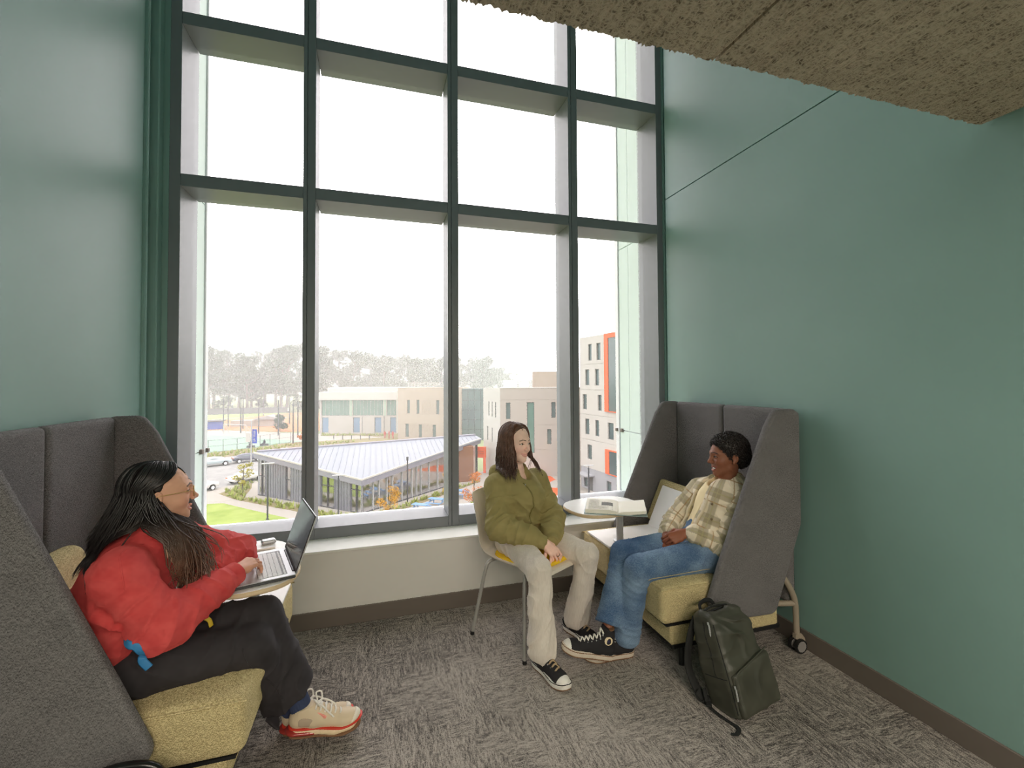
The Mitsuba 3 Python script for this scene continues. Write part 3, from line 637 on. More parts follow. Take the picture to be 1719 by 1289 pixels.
ground('plaza', [(-60, 20), (60, 20), (60, 64), (20, 64), (8, 62), (-8, 60), (-13, 58), (-17, 57), (-60, 57)], 0.01, 'mat_concrete', 'pale concrete paving around the pavilion')
ground('lawn', [(-40, 4.5), (-40, 55.4), (-16.4, 55.3), (-15.6, 55.2), (-12.2, 51.6), (-7.8, 47.1), (-5.2, 43.4), (-5.2, 4.5)], 0.05, 'mat_lawn', 'bright green lawn below the window')
ground('street', [(-60, 56), (-19.2, 62.0), (-15.1, 67.0), (-9, 76), (0, 90), (-12, 99), (-19.5, 91), (-60, 78)], 0.02, 'mat_asphalt', 'light grey street with parked cars')
ground('sidewalk', [(-60, 54), (-20, 57), (-16, 56), (-12.6, 58), (-13, 63), (-15.2, 66.6), (-19.2, 62.6), (-60, 56.6)], 0.025, 'mat_concrete', 'pale pavement along the near kerb')
ground('pavement', [(-60, 78), (-19.5, 91), (-12, 99), (14, 97), (14, 112), (-12, 120), (-30, 96), (-60, 84)], 0.03, 'mat_soil', 'planted verge beyond the street')
ground('sports_court', [(-70, 88), (-29, 95), (-22.5, 99.6), (-19.0, 104.0), (-15.0, 106), (-20.5, 111.4), (-31, 120.7), (-45, 131), (-70, 131)], 0.045, 'mat_court', 'pale green sports court behind a fence')
ground('court_path', [(-15, 105), (-20.5, 111.4), (-31, 120.7), (-45, 131), (-70, 131), (-70, 139), (-42, 140), (-28, 130), (-10, 118), (2, 108)], 0.035, 'mat_concrete', 'pale path behind the sports court')
ground('infield', [(-80, 140), (-40, 138), (-22, 128), (-12, 128), (-14, 200), (-34, 204), (-50, 172), (-80, 168)], 0.05, 'mat_dirt', 'orange dirt of the ball field')
ground('outfield', [(-120, 178), (-55, 181), (-48, 190), (-41, 190), (-35, 205), (-39, 205), (-120, 203)], 0.06, 'mat_field', 'green outfield of the ball field')
ground('red_paving', [(18.5, 45.4), (22.2, 52.4), (22.6, 57.0), (16.4, 59.1), (17, 56), (19.4, 51)], 0.02, 'mat_redcourt', 'orange paved court by the beige building')
ground('kerb_walk', [(19.0, 51.5), (22.0, 50.0), (23, 54), (22.2, 54.6)], 0.035, 'mat_concrete', 'pale walk across the orange paving')

# ---- planting beds: soil and grass tufts ----
def tufts(pts, seed, h=0.55, blades=9):
    rng = np.random.default_rng(seed); V = []
    for x, y in pts:
        s = rng.uniform(0.7, 1.25); a = rng.uniform(0, 2*np.pi, blades); r = rng.uniform(0.12, 0.42, blades)*s; hh = h*s*rng.uniform(0.5, 1.1, blades)
        tip = np.stack([x+np.cos(a)*r, y+np.sin(a)*r, GZ+0.05+hh], 1); w = 0.10*s
        q0 = np.stack([x+np.cos(a)*r*0.3-np.sin(a)*w, y+np.sin(a)*r*0.3+np.cos(a)*w, np.full(blades, GZ+0.03)], 1); q1 = np.stack([x+np.cos(a)*r*0.3+np.sin(a)*w, y+np.sin(a)*r*0.3-np.cos(a)*w, np.full(blades, GZ+0.03)], 1)
        V.append(np.stack([q0, q1, tip], 1).reshape(-1, 3))
    v = np.vstack(V); return TM(v, np.arange(len(v)).reshape(-1, 3))
def bed(poly, spacing, seed, label, h=0.5):
    k = thing('planting_bed', label, 'planting', kind='stuff')
    P_ = Polygon(poly); x0, y0, x1, y1 = P_.bounds; rng = np.random.default_rng(seed); pts = []
    for x in np.arange(x0, x1, spacing):
        for y in np.arange(y0, y1, spacing):
            q = (x+rng.uniform(-.5, .5)*spacing*0.9, y+rng.uniform(-.5, .5)*spacing*0.9)
            if P_.contains(Point(q)): pts.append(q)
    put(k+'__soil', extrude(P_, 0.05, GZ), 'mat_soil'); put(k+'__tufts', tufts(pts, seed+1, h), 'mat_tuft'); tag(k+'__tufts', kind='stuff')
bed([(-17.4, 60.0), (-15.2, 57.0), (-10.7, 52.5), (-8.1, 50.1), (-5.5, 47.2), (-3.5, 45.2), (-1.2, 44.1), (1.0, 45.6), (4.0, 48.2), (12.6, 56.6), (13.0, 57.4), (8.4, 53.7), (-1.3, 45.1), (-14.2, 57.4), (-14.5, 62), (-15.3, 65.6)], 0.62, 11, 'bed of pale grasses around the foot of the grey pavilion')
bed([(7.8, 44.2), (8.8, 44.6), (10.6, 46.8), (10.2, 47.6), (8.4, 46.0)], 0.5, 12, 'small oval bed of grasses beside the blue picnic tables', 0.4)
bed([(1.2, 44.6), (2.0, 44.3), (2.6, 45.2), (2.0, 45.5)], 0.4, 14, 'small patch of grass by the autumn tree', 0.3)
bed([(-30, 84.5), (-21, 92.2), (-15.5, 98.5), (-6, 99.6), (-4, 103), (-14, 101.6), (-18.2, 101.4), (-21.6, 97.4), (-29, 92.6)], 1.0, 13, 'dry planted verge between the street and the sports court', 0.6)

# ---- pavilion ----
pv = thing('pavilion', 'low grey pavilion with a white standing-seam roof and glazed corner', 'building')
A0, A1 = np.array([-1.30, 46.64]), np.array([-12.95, 58.06]); A2 = np.array([13.0, 61.2])
A2 = A0+unit(np.append(np.array([7.72, 54.9])-A0, 0))[:2]*19.6
def roofz(x, y): return -8.05+0.122*(y-46.55)
def wallbox(a, b, s0, s1, z0, z1, o0, o1, ztop=False):
    """A box on the wall line a->b from s0 to s1 along it, o0..o1 outward; z1 None = up to just under the roof plane."""
    a, b = np.asarray(a, float), np.asarray(b, float); d = (b-a)/np.linalg.norm(b-a); n = np.array([d[1], -d[0]])
    v = []
    for s in (s0, s1):
        for o in (o0, o1):
            q = a+d*s+n*o
            for z in (z0, (roofz(*q)+z1 if ztop else z1)): v.append([q[0], q[1], z])
    return trimesh.convex.convex_hull(np.array(v))
LW = np.linalg.norm(A1-A0); RW = 19.6
# outward of A1->A0 (left front) and A0->A2 (right front) faces us
def PW(k, s0, s1, z0, z1, m, o=(-0.25, 0), top=False, wall='L', lab=None):
    if wall == 'L': mm = wallbox(A1, A0, LW-s1, LW-s0, z0, z1, o[0], o[1], top)
    else: mm = wallbox(A0, A2, s0, s1, z0, z1, o[0], o[1], top)
    return put(pv+'__'+k, mm, m, False, lab)
put(pv+'__floor', extrude(Polygon([A0, A2, A2+(-6, 9), A1+(6, 6), A1]).buffer(-0.1), 0.12, GZ), 'mat_greybase')
for s0, s1 in ((1.6, 3.9), (5.9, 10.6), (11.45, 15.0)):      # clad panels with upright seams
    PW('clad_wall', s0, s1, GZ, -0.45, 'mat_clad', top=True)
    for s in np.arange(s0+0.02, s1, 0.42): PW('wall_seam', s, s+0.035, GZ, -0.5, 'mat_clad', (0, 0.04), True)
for s0, s1 in ((0.05, 1.6), (3.9, 5.9), (10.6, 11.45), (15.0, LW)):
    n = 2 if s1-s0 > 1.2 else 1
    for i in range(n):
        a, b = s0+(s1-s0)*i/n, s0+(s1-s0)*(i+1)/n
        PW('glass_pane', a+0.04, b-0.04, GZ+0.1, -0.5, 'mat_pavglass', (-0.13, -0.12), True); PW('window_frame', a-0.03, a+0.04, GZ, -0.45, 'mat_pole', (-0.2, 0.0), True)
    PW('window_frame', s0, s1, GZ, GZ+0.1, 'mat_pole', (-0.2, 0.0)); PW('window_frame', s0, s1, -9.3, -9.22, 'mat_pole', (-0.16, -0.08))
rs = [0.05, 1.48, 2.25, 3.32, 4.09, 5.49, 7.03, 7.77, 8.52, 9.87, 11.43, 13.0, 14.5, 16.0, 17.6, RW]
for a, b in zip(rs[:-1], rs[1:]):
    PW('glass_pane', a+0.04, b-0.04, GZ+0.1, -0.5, 'mat_pavglass', (-0.13, -0.12), True, 'R'); PW('window_frame', a-0.035, a+0.035, GZ, -0.45, 'mat_polelight', (-0.2, 0.02), True, 'R')
PW('window_frame', 0, RW, GZ, GZ+0.1, 'mat_pole', (-0.2, 0.0), False, 'R'); PW('window_frame', RW-0.2, RW, GZ, -0.4, 'mat_pole', (-0.3, 0.0), True, 'R')
scene['mat_pavglass'] = {'type': 'thindielectric', 'int_ior': 2.3}
for wl, L in (('L', LW), ('R', RW)):
    mm = []
    a, b = (A1, A0) if wl == 'L' else (A0, A2); d = (b-a)/np.linalg.norm(b-a); n = np.array([d[1], -d[0]]); v = []
    for s in (-0.3, L+0.3):
        for o in (-0.35, 0.3):
            q = a+d*s+n*o; v += [[q[0], q[1], roofz(*q)-0.62], [q[0], q[1], roofz(*q)-0.03]]
    put(pv+'__fascia', trimesh.convex.convex_hull(np.array(v)), 'mat_fascia')
    v = []
    for s in (-0.35, L+0.35):
        for o in (0.22, 0.36):
            q = a+d*s+n*o; v += [[q[0], q[1], roofz(*q)-0.06], [q[0], q[1], roofz(*q)+0.09]]
    put(pv+'__gutter', trimesh.convex.convex_hull(np.array(v)), 'mat_offwhite')
RP = [A0+(0, -0.42), A2+(0.6, -0.1), (13.3, 61.9), (-13.0, 58.3), A1+(-0.35, 0.0)]
rv = [[x, y, roofz(x, y)] for x, y in RP]
put(pv+'__roof', trimesh.convex.convex_hull(np.array(rv+[[x, y, z-0.12] for x, y, z in rv])), 'mat_roof')
RPP = Polygon(RP)
for x in np.arange(-12.4, 13.2, 0.62):
    g = RPP.intersection(LineString([(x, 40), (x, 70)]))
    if g.length > 0.5:
        y0, y1 = g.bounds[1]+0.12, g.bounds[3]-0.05
        v = [[x+dx, y, roofz(x, y)+dz] for dx in (-0.02, 0.02) for y in (y0, y1) for dz in (0.0, 0.055)]
        put(pv+'__roof_seam', trimesh.convex.convex_hull(np.array(v)), 'mat_roof')
put(pv+'__parapet', trimesh.convex.convex_hull(np.array([[x, y, roofz(x, y)+dz] for x, y in ((-13.1, 58.2), (13.3, 61.8), (13.3, 62.1), (-13.1, 58.5)) for dz in (-0.1, 0.16)])), 'mat_fascia')
put(pv+'__core_wall', cat(bx(2.5, 12, 57.2, 58.6, GZ, -7.0), bx(-9, -3, 57.0, 57.6, GZ, -7.2)), 'mat_wood', False, 'brown inner wall')
put(pv+'__back_wall', cat(wallbox(A1, A1+(24.0, 3.2), 0, 24.2, GZ, -0.3, -0.2, 0, True)), 'mat_greybase')
for x, y in ((2.6, 52.2), (0.6, 50.6), (5.4, 54.6), (-3.5, 51.5), (-5.5, 54)):
    put(pv+'__indoor_table', cat(moved(trimesh.creation.cylinder(0.6, 0.05, sections=20), None, (x, y, GZ+0.87)), moved(trimesh.creation.cylinder(0.06, 0.75, sections=10), None, (x, y, GZ+0.5)), moved(trimesh.creation.cylinder(0.3, 0.04, sections=16), None, (x, y, GZ+0.14))), 'mat_bluebench')
    for a in (0.5, 2.6, 4.7):
        cx, cy = x+math.cos(a)*0.95, y+math.sin(a)*0.95
        put(pv+'__indoor_chair', cat(bx(cx-.22, cx+.22, cy-.22, cy+.22, GZ+0.52, GZ+0.57), bx(cx-.22, cx+.22, cy+.18, cy+.22, GZ+0.57, GZ+1.0), bx(cx-.2, cx-.16, cy-.2, cy-.16, GZ+.12, GZ+.52), bx(cx+.16, cx+.2, cy-.2, cy-.16, GZ+.12, GZ+.52), bx(cx-.2, cx-.16, cy+.16, cy+.2, GZ+.12, GZ+.52), bx(cx+.16, cx+.2, cy+.16, cy+.2, GZ+.12, GZ+.52)), 'mat_pole')

# ---- buildings: walls with recessed windows ----
def facade(t, a, b, z0, z1, wins, m, depth=6.0, pane='mat_darkpane', joints=(), part='wall', recess=0.35):
    """A block whose front runs a->b (seen with its outside on the right of a->b); wins: (s0, ztop, s1, zbottom[, pane])."""
    a, b = np.asarray(a, float), np.asarray(b, float); d = (b-a)/np.linalg.norm(b-a); L = np.linalg.norm(b-a); n = np.array([d[1], -d[0]])
    M = np.eye(4); M[:2, 0] = d; M[:2, 1] = -n; M[:2, 3] = a                      # x along, y inwards, z up
    W = m3.Manifold.cube([L, depth, z1-z0]).translate([0, 0, z0])
    for w in wins:
        W = W-m3.Manifold.cube([w[2]-w[0], recess, w[1]-w[3]]).translate([w[0], -0.01, w[3]])
    for z in joints: W = W-m3.Manifold.cube([L+1, 0.06, 0.05]).translate([-0.5, -0.01, z])
    q = W.to_mesh(); put(t+'__'+part, moved(TM(q.vert_properties[:, :3], q.tri_verts), M[:3, :3], M[:3, 3]), m)
    for w in wins:
        fr = cat(bx(w[0], w[0]+0.07, recess-0.12, recess-0.02, w[3], w[1]), bx(w[2]-0.07, w[2], recess-0.12, recess-0.02, w[3], w[1]), bx(w[0], w[2], recess-0.12, recess-0.02, w[3], w[3]+0.07), bx(w[0], w[2], recess-0.12, recess-0.02, w[1]-0.07, w[1]))
        k = put(t+'__window', moved(fr, M[:3, :3], M[:3, 3]), 'mat_winframe')
        put(k+'__pane', moved(bx(w[0], w[2], recess-0.06, recess-0.04, w[3], w[1]), M[:3, :3], M[:3, 3]), w[4] if len(w) > 4 else pane)
    return lambda mesh: moved(mesh, M[:3, :3], M[:3, 3])
# hall with green glazing
tA = thing('glazed_hall', 'white hall with a band of green glazing and blue ground floor windows', 'building')
aA, bA = (-13.3, 120.69), (4.75, 114.3)
f = facade(tA, aA, bA, GZ, -1.18, [(0.35, -3.24, 7.39, -7.06, 'mat_greenpane'), (8.21, -3.24, 15.83, -7.06, 'mat_greenpane'), (16.76, -3.24, 19.1, -7.06, 'mat_greenpane')]+[(s, -7.47, s+1.7, -11.25, 'mat_bluepane') for s in (0.47, 8.33, 13.71)]+[(17.6, -7.47, 19.1, -11.2, 'mat_bluepane')], 'mat_whitewall', 12.0, joints=(-7.25,))
put(tA+'__fascia', f(bx(-0.3, 19.4, -0.5, 0.1, -3.15, -1.2)), 'mat_offwhite'); put(tA+'__roof', f(bx(1.4, 19.3, 1.0, 11, -1.3, -0.16)), 'mat_offwhite')
for s0, s1 in ((0.35, 7.39), (8.21, 15.83), (16.76, 19.1)):
    for s in np.arange(s0+0.9, s1-0.2, 0.9): put(tA+'__glazing_bar', f(bx(s, s+0.06, 0.18, 0.24, -7.06, -3.24)), 'mat_polelight')
for s in (7.6, 16.1): put(tA+'__pier', f(bx(s, s+0.45, -0.08, 0.2, -7.1, -3.2)), 'mat_court_light')
for s in (10.6, 16.1): put(tA+'__downpipe', f(bx(s, s+0.1, -0.12, 0.0, -11.4, -7.2)), 'mat_winframe')
# beige block with slot windows and its dark glass corner
tB = thing('ribbed_beige_building', 'beige ribbed building with narrow slot windows beside the glazed hall', 'building')
aB, bB = (4.62, 102.66), (18.2, 97.92)
f = facade(tB, aB, bB, GZ, 0.0, [(2.04, -2.75, 2.65, -5.7), (4.17, -2.75, 4.78, -5.8), (8.52, -2.85, 9.2, -5.93), (1.67, -8.0, 2.41, -10.9), (4.63, -8.15, 5.33, -10.98), (7.73, -8.24, 8.47, -11.0)], 'mat_beige', 10, joints=(-2.75, -5.9, -8.0))
for z0, z1, ss in ((-5.8, -2.8, np.arange(5.3, 8.3, 0.36)), (-10.9, -8.1, np.arange(2.8, 4.5, 0.36)), (-10.9, -8.1, np.arange(5.6, 7.6, 0.36))):
    for s in ss: put(tB+'__rib', f(bx(s, s+0.07, -0.07, 0.02, z0, z1)), 'mat_beige')
put(tB+'__roof_screen', f(cat(bx(1.5, 16, 3, 3.06, 0.9, 1.0), bx(1.5, 16, 3, 3.06, 0.4, 0.5), *[bx(s, s+0.06, 3, 3.06, 0, 1.0) for s in np.arange(1.5, 16.1, 0.72)])), 'mat_offwhite')
fg = facade(tB, (18.0, 97.6), (26.0, 94.8), GZ, -0.3, [], 'mat_darkpane', 5, part='glass_corner')
for i in range(5): put(tB+'__corner_bar', fg(bx(-0.02, 8.4, -0.05, 0.02, -9.2+i*2.1, -9.14+i*2.1)), 'mat_pole')
for s in (0.0, 1.35, 2.7, 4.05, 5.4, 6.75, 8.1): put(tB+'__corner_bar', fg(bx(s-0.03, s+0.03, -0.06, 0.02, GZ, -0.3)), 'mat_pole')
# pale corner building
tC = thing('pale_corner_building', 'pale beige building corner with tall glass slot behind the woman in green', 'building')
aC = (16.16, 59.1); dC = unit([23.05-16.16, 56.95-59.23, 0]); bC = (16.16+dC[0]*17, 59.1+dC[1]*17)
f = facade(tC, aC, bC, GZ, 0.44, [(0.76, -1.56, 1.36, -3.79), (3.61, -1.52, 4.61, -8.38, 'mat_greenpane'), (6.92, -1.5, 7.5, -3.64), (6.33, -5.16, 6.9, -7.2)], 'mat_beigeB', 5, joints=(-1.2, -4.6, -7.9))
put(tC+'__parapet', f(bx(-0.05, 17.05, -0.05, 5.05, 0.40, 0.50)), 'mat_offwhite')
f2 = facade(tC, (14.80, 63.4), (16.14, 59.12), GZ, 0.42, [(4.47-s1, z1, 4.47-s0, z0) for s0, z1, s1, z0 in ((2.82, -1.46, 3.06, -3.5), (1.96, -1.48, 2.2, -3.59), (1.03, -1.55, 1.32, -3.65), (3.19, -4.99, 3.44, -6.96), (1.95, -5.15, 2.19, -7.09))], 'mat_offwhite', 0.3, part='side_wall', recess=0.2)
put(tC+'__penthouse', f(cat(bx(4.46, 9.8, 1.5, 4.8, 0.45, 2.66))), 'mat_beige'); put(tC+'__roof_unit', f(cat(bx(0.3, 2.2, 2.5, 4, 0.5, 1.5), bx(2.5, 3.9, 2, 3.4, 0.5, 1.2))), 'mat_alu')
put(tC+'__roof_rail', f(cat(bx(0.2, 4.3, 0.3, 0.34, 1.35, 1.39), bx(0.2, 4.3, 0.3, 0.34, 0.95, 0.98), *[bx(s, s+0.04, 0.3, 0.34, 0.5, 1.39) for s in np.arange(0.2, 4.3, 0.8)])), 'mat_alu')
dish = trimesh.creation.revolve(np.array([[0.0, 0.0], [0.2, 0.03], [0.36, 0.11], [0.42, 0.18], [0.40, 0.18], [0.2, 0.06], [0.0, 0.03]]), sections=24)
put(tC+'__dish', f(cat(moved(dish, rotx(0.9)@roty(0.5), (1.5, 2.2, 1.9)), tube([(1.5, 2.2, 0.5), (1.5, 2.2, 1.9)], 0.05, 8))), 'mat_alu')
# red canopy between them
tK = thing('red_canopy', 'orange-red entrance portal between the pavilion and the pale building', 'portal')
put(tK+'__beam', obox((13.85, 62.2, -8.6), (2.0, 0.4, 1.5), rotz(-0.33)), 'mat_orange')
for q in ((13.05, 62.48), (14.6, 61.95)): put(tK+'__post', obox((q[0], q[1], -10.4), (0.35, 0.4, 2.2), rotz(-0.33)), 'mat_orange')
for z in (-8.45, -8.75): put(tK+'__sign_line', obox((13.8, 61.98, z), (1.5, 0.06, 0.09), rotz(-0.33)), 'mat_redpave', False, 'faint line of raised letters')
# white block with orange bays
tD = thing('white_block', 'white block of flats with orange window bays seen through the right pane', 'building')
aD = np.array([23.913, 50.39]); dD = unit([24.514-23.913, 44.972-50.39, 0])[:2]; bD = aD+dD*11
W = [(1.84, 5.7, 2.61, 3.76), (3.59, 5.7, 4.42, 3.76), (1.16, 2.72, 2.07, 0.85), (3.25, 2.72, 4.09, 0.83), (0.56, -0.24, 1.46, -2.05), (3.78, -0.24, 4.54, -2.05), (1.06, -3.15, 1.97, -5.0), (3.2, -3.15, 3.98, -5.0), (5.68, -3.25, 6.75, -5.08), (1.51, -6.17, 2.46, -7.89), (0.57, -9.6, 1.42, -11.28), (5.29, -9.73, 6.2, -11.2)]
f = facade(tD, aD, bD, -8.92, 6.6, [w for w in W if w[3] > -8.9], 'mat_offwhite', 6, joints=(3.3, 0.3, -2.65, -5.6), recess=0.25)
f = facade(tD, aD+dD*0.0+np.array([0.06, 0.0]), bD, GZ, -8.92, [w for w in W if w[3] < -8.9], 'mat_greybase', 6, part='base_wall', recess=0.25)
for z1, z0 in ((6.6, -2.05), (-6.22, -8.9)):
    k = put(tD+'__bay', f(cat(bx(5.35, 6.05, -0.22, 0.02, z0, z1), bx(5.35, 7.6, -0.22, 0.02, z1-0.5 if z1 > 0 else z1-0.12, z1), bx(5.35, 7.6, -0.2, 0.02, z0, z0+0.08))), 'mat_orange', False, 'orange window bay')
    put(k+'__pane', f(bx(6.05, 7.6, -0.14, 0.02, z0+0.08, z1-0.5 if z1 > 0 else z1-0.12)), 'mat_darkpane')
put(tD+'__roof_rail', f(cat(*[bx(0, 10.9, 0.3, 0.33, z, z+0.03) for z in (7.0, 7.35, 7.7)], *[bx(s, s+0.03, 0.3, 0.33, 6.6, 7.72) for s in np.arange(0.1, 11, 0.9)])), 'mat_alu')
put(tD+'__canopy', f(bx(0.3, 2.9, -1.2, 0.0, -9.75, -9.6)), 'mat_greybase'); put(tD+'__door', f(bx(1.76, 2.54, -0.03, 0.05, GZ, -9.85)), 'mat_winframe')

# ---- lamp posts, banner, poles, fence ----
def lamp_post(x, y, h, lab, arm, dark=True):
    t = thing('lamp_post', lab, 'lamp post', 'campus lamp posts'); z = GZ+h
    put(t+'__pole', tube([(x, y, GZ), (x, y, z)], 0.075, 10), 'mat_pole' if dark else 'mat_polelight', True)
    if arm: put(t+'__head', bx(x-0.55, x+0.55, y-0.14, y+0.14, z+0.25, z+0.34, 0.02), 'mat_polelight'); put(t+'__neck', tube([(x, y, z), (x, y, z+0.26)], 0.04, 8), 'mat_pole', True)
    else: put(t+'__head', moved(trimesh.creation.cylinder(0.11, 0.35, sections=12), None, (x, y, z+0.17)), 'mat_pole', 30)
    put(t+'__foot', moved(trimesh.creation.cylinder(0.14, 0.12, sections=12), None, (x, y, GZ+0.06)), 'mat_pole', 30)
lamp_post(-9.74, 47.37, 5.0, 'grey lamp post with flat head standing in the bright lawn', True)
lamp_post(-3.32, 44.74, 4.0, 'grey lamp post with flat head before the pavilion corner', True)
lamp_post(3.18, 48.94, 4.6, 'slim dark lamp post before the glazed pavilion side', False)
lamp_post(20.9, 42.2, 3.9, 'grey lamp post with flat head before the white block', True)
tb_ = thing('banner_pole', 'pale street pole with a blue vertical banner by the parked cars', 'banner pole')
px_, py_ = -17.1, 72.7
put(tb_+'__pole', tube([(px_, py_, GZ), (px_, py_, GZ+0.8), (px_, py_, GZ+7.4)], [0.16, 0.10, 0.07], 10), 'mat_polelight', True); put(tb_+'__base', trimesh.creation.revolve(np.array([[0, GZ], [0.42, GZ], [0.36, GZ+0.3], [0.16, GZ+1.1], [0, GZ+1.1]]), sections=16).apply_translation([px_, py_, 0]), 'mat_polelight', 30)
bn = put(tb_+'__banner', obox((px_+0.42, py_, -6.35), (0.66, 0.03, 2.0), rotz(-0.25)), 'mat_blue', False, 'blue banner with white letters')
for i, ch in enumerate('SFS'):
    m = meshkit.text_mesh(ch, 0.40, 0.01, True); m.apply_translation([-m.bounds[:, 0].mean(), 0, 0]); m.apply_transform(trimesh.transformations.rotation_matrix(math.pi/2, [1, 0, 0]))
    put(bn+'__letter', moved(m, rotz(-0.25), (px_+0.41, py_-0.04, -5.98-i*0.55)), 'mat_offwhite')
put(tb_+'__panel', obox((px_-0.42, py_, -6.5), (0.62, 0.03, 1.3), rotz(-0.25)), 'mat_offwhite', False, 'white panel'); put(tb_+'__arm', cat(tube([(px_-0.75, py_+0.19, -5.3), (px_+0.78, py_-0.2, -5.3)], 0.025, 6), tube([(px_-0.75, py_+0.19, -7.36), (px_+0.78, py_-0.2, -7.36)], 0.025, 6)), 'mat_polelight')
NP = [(-38.3, 135.1), (-41.0, 148.9), (-32.7, 128.9), (-28.0, 125.9), (-22.5, 120.1), (-16.6, 103.6), (-17.2, 113.5), (-40.8, 190.6), (-37.3, 205.8), (-35.0, 140), (-25.2, 151.0)]
for i, (x, y) in enumerate(NP):
    t = thing('net_pole', 'tall dark net pole standing along the ball field', 'pole', 'tall net poles at the ball field')
    put(t, tube([(x, y, GZ), (x, y, -2.75+0.012*(y-135))], [0.16, 0.10], 8), 'mat_pole', True)
tf = thing('court_fence', 'dark post and wire fence along the near side of the sports court', 'fence')
fl = spline([(-52, 91.2), (-29, 95), (-22.5, 99.6), (-19.0, 104.0), (-15.2, 105.8)], 6)
fl = np.array([LineString(fl).interpolate(s).coords[0] for s in np.arange(0, LineString(fl).length, 2.3)])
for x, y in fl: put(tf+'__post', tube([(x, y, GZ), (x, y, GZ+2.3)], 0.05, 6), 'mat_pole')
for z in (0.15, 1.2, 2.25): put(tf+'__rail', tube([(x, y, GZ+z) for x, y in fl], 0.025, 5), 'mat_pole')
tg = thing('field_fence', 'low dark fence around the outfield of the ball field', 'fence')
fl2 = [(-34.5, 205.2), (-40.0, 205.6), (-60, 205), (-120, 204)]; v = []
put(tg+'__screen', cat([trimesh.convex.convex_hull(np.array([[x+o, y, GZ+z] for (x, y) in (a, b) for o in (0, 0.1) for z in (0, 2.4)])) for a, b in zip(fl2[:-1], fl2[1:])]), 'mat_pole')
put(tg+'__sign', obox((-36.2, 207.4, GZ+1.5), (7.0, 0.1, 1.6), rotz(-1.05)), 'mat_offwhite', False, 'white sign board')
ts = thing('dugout_shed', 'small tan shed with a low gable roof at the ball field', 'shed')
put(ts+'__wall', cat(bx(-33.4, -26.6, 146, 151, GZ, GZ+2.0), bx(-40, -33.4, 147.5, 151, GZ, GZ+1.7)), 'mat_beige')
put(ts+'__roof', trimesh.convex.convex_hull(np.array([[-34.2, 145.2, GZ+2.0], [-34.2, 151.8, GZ+2.0], [-26.0, 145.2, GZ+2.0], [-26.0, 151.8, GZ+2.0], [-30.0, 145.2, GZ+3.1], [-30.0, 151.8, GZ+3.1]])), 'mat_asphalt')
tdg = thing('dugout', 'long low blue dugout at the edge of the dirt infield', 'dugout')
put(tdg+'__wall', bx(-52, -40.5, 141, 143, GZ, GZ+2.2), 'mat_blue'); put(tdg+'__roof', bx(-52.5, -40, 140.2, 143.4, GZ+2.2, GZ+2.45), 'mat_pole')
tgf = thing('goal', 'white goal frame on the far side of the sports court', 'goal')
put(tgf+'__frame', cat(tube([(-36.5, 129.0, GZ), (-36.5, 129.0, GZ+2.4), (-30.5, 124.6, GZ+2.4), (-30.5, 124.6, GZ)], 0.09, 6), tube([(-36.5, 129.0, GZ+2.4), (-35.6, 130.3, GZ)], 0.05, 5), tube([(-30.5, 124.6, GZ+2.4), (-29.6, 126.0, GZ)], 0.05, 5)), 'mat_offwhite')

# ---- cars ----
def car(x, y, yaw, m, lab):
    t = thing('car', lab, 'car'); R = rotz(yaw); c0 = np.array([x, y, GZ+0.02])
    s = Soft(0.12)
    s.box([0, 0, 0.62], [2.2, 0.86, 0.26], 0.18); s.box([-0.1, 0, 0.78], [1.9, 0.82, 0.2], 0.15); s.ell([-0.15, 0, 0.92], [1.55, 0.74, 0.50])
    for wx in (-1.35, 1.35): s.cone([wx, -1.0, 0.34], [wx, 1.0, 0.34], 0.37, op='s', k=0.03)
    put(t+'__body', moved(s.mesh(0.06), R, c0), m, True)
    g = Soft(0.02); g.ell([-0.15, 0, 0.93], [1.47, 0.755, 0.46], k=0); g.plane([0, 0, 1.0], [0, 0, -1], 0.0); g.plane([0, 0, 1.32], [0, 0, 1], 0.0)
    put(t+'__windows', moved(g.mesh(0.06), R, c0), 'mat_darkpane', True)
    for wx in (-1.35, 1.35):
        for wy in (-0.78, 0.78):
            w = trimesh.creation.cylinder(0.33, 0.2, sections=24); w.apply_transform(trimesh.transformations.rotation_matrix(math.pi/2, [1, 0, 0])); w.apply_translation([wx, wy, 0.33])
            k = put(t+'__wheel', moved(w, R, c0), 'mat_black', 30)
            w = trimesh.creation.cylinder(0.21, 0.215, sections=20); w.apply_transform(trimesh.transformations.rotation_matrix(math.pi/2, [1, 0, 0])); w.apply_translation([wx, wy, 0.33]); put(k+'__rim', moved(w, R, c0), 'mat_alu', 30)
    for wy in (-0.6, 0.6): put(t+'__tail_light', moved(bx(-2.2, -2.1, wy-0.18, wy+0.18, 0.72, 0.86, 0.02), R, c0), 'mat_orange'); put(t+'__head_light', moved(bx(2.08, 2.19, wy-0.18, wy+0.18, 0.62, 0.74, 0.02), R, c0), 'mat_alu')
mat('mat_carsilver', srgb(150, 164, 166), 0.3, spec=0.6); mat('mat_cardark', srgb(72, 76, 86), 0.3, spec=0.6); mat('mat_carwhite', srgb(196, 196, 194), 0.3, spec=0.6); mat('mat_carred', srgb(130, 60, 60), 0.3)
car(-23.9, 80.2, 0.42, 'mat_carsilver', 'pale silver hatchback parked at the left pane edge across the street')
car(-19.9, 82.6, 0.42, 'mat_cardark', 'dark grey sedan parked behind the banner pole')
car(-16.2, 66.4, 0.87+math.pi*0, 'mat_carwhite', 'white sedan parked at the near kerb behind the young tree')
car(-20.2, 61.7, 0.87, 'mat_carwhite', 'white car cut by the left edge of the window')
car(-15.2, 86.6, 0.55, 'mat_carwhite', 'white car half hidden behind the grey pavilion roof corner')

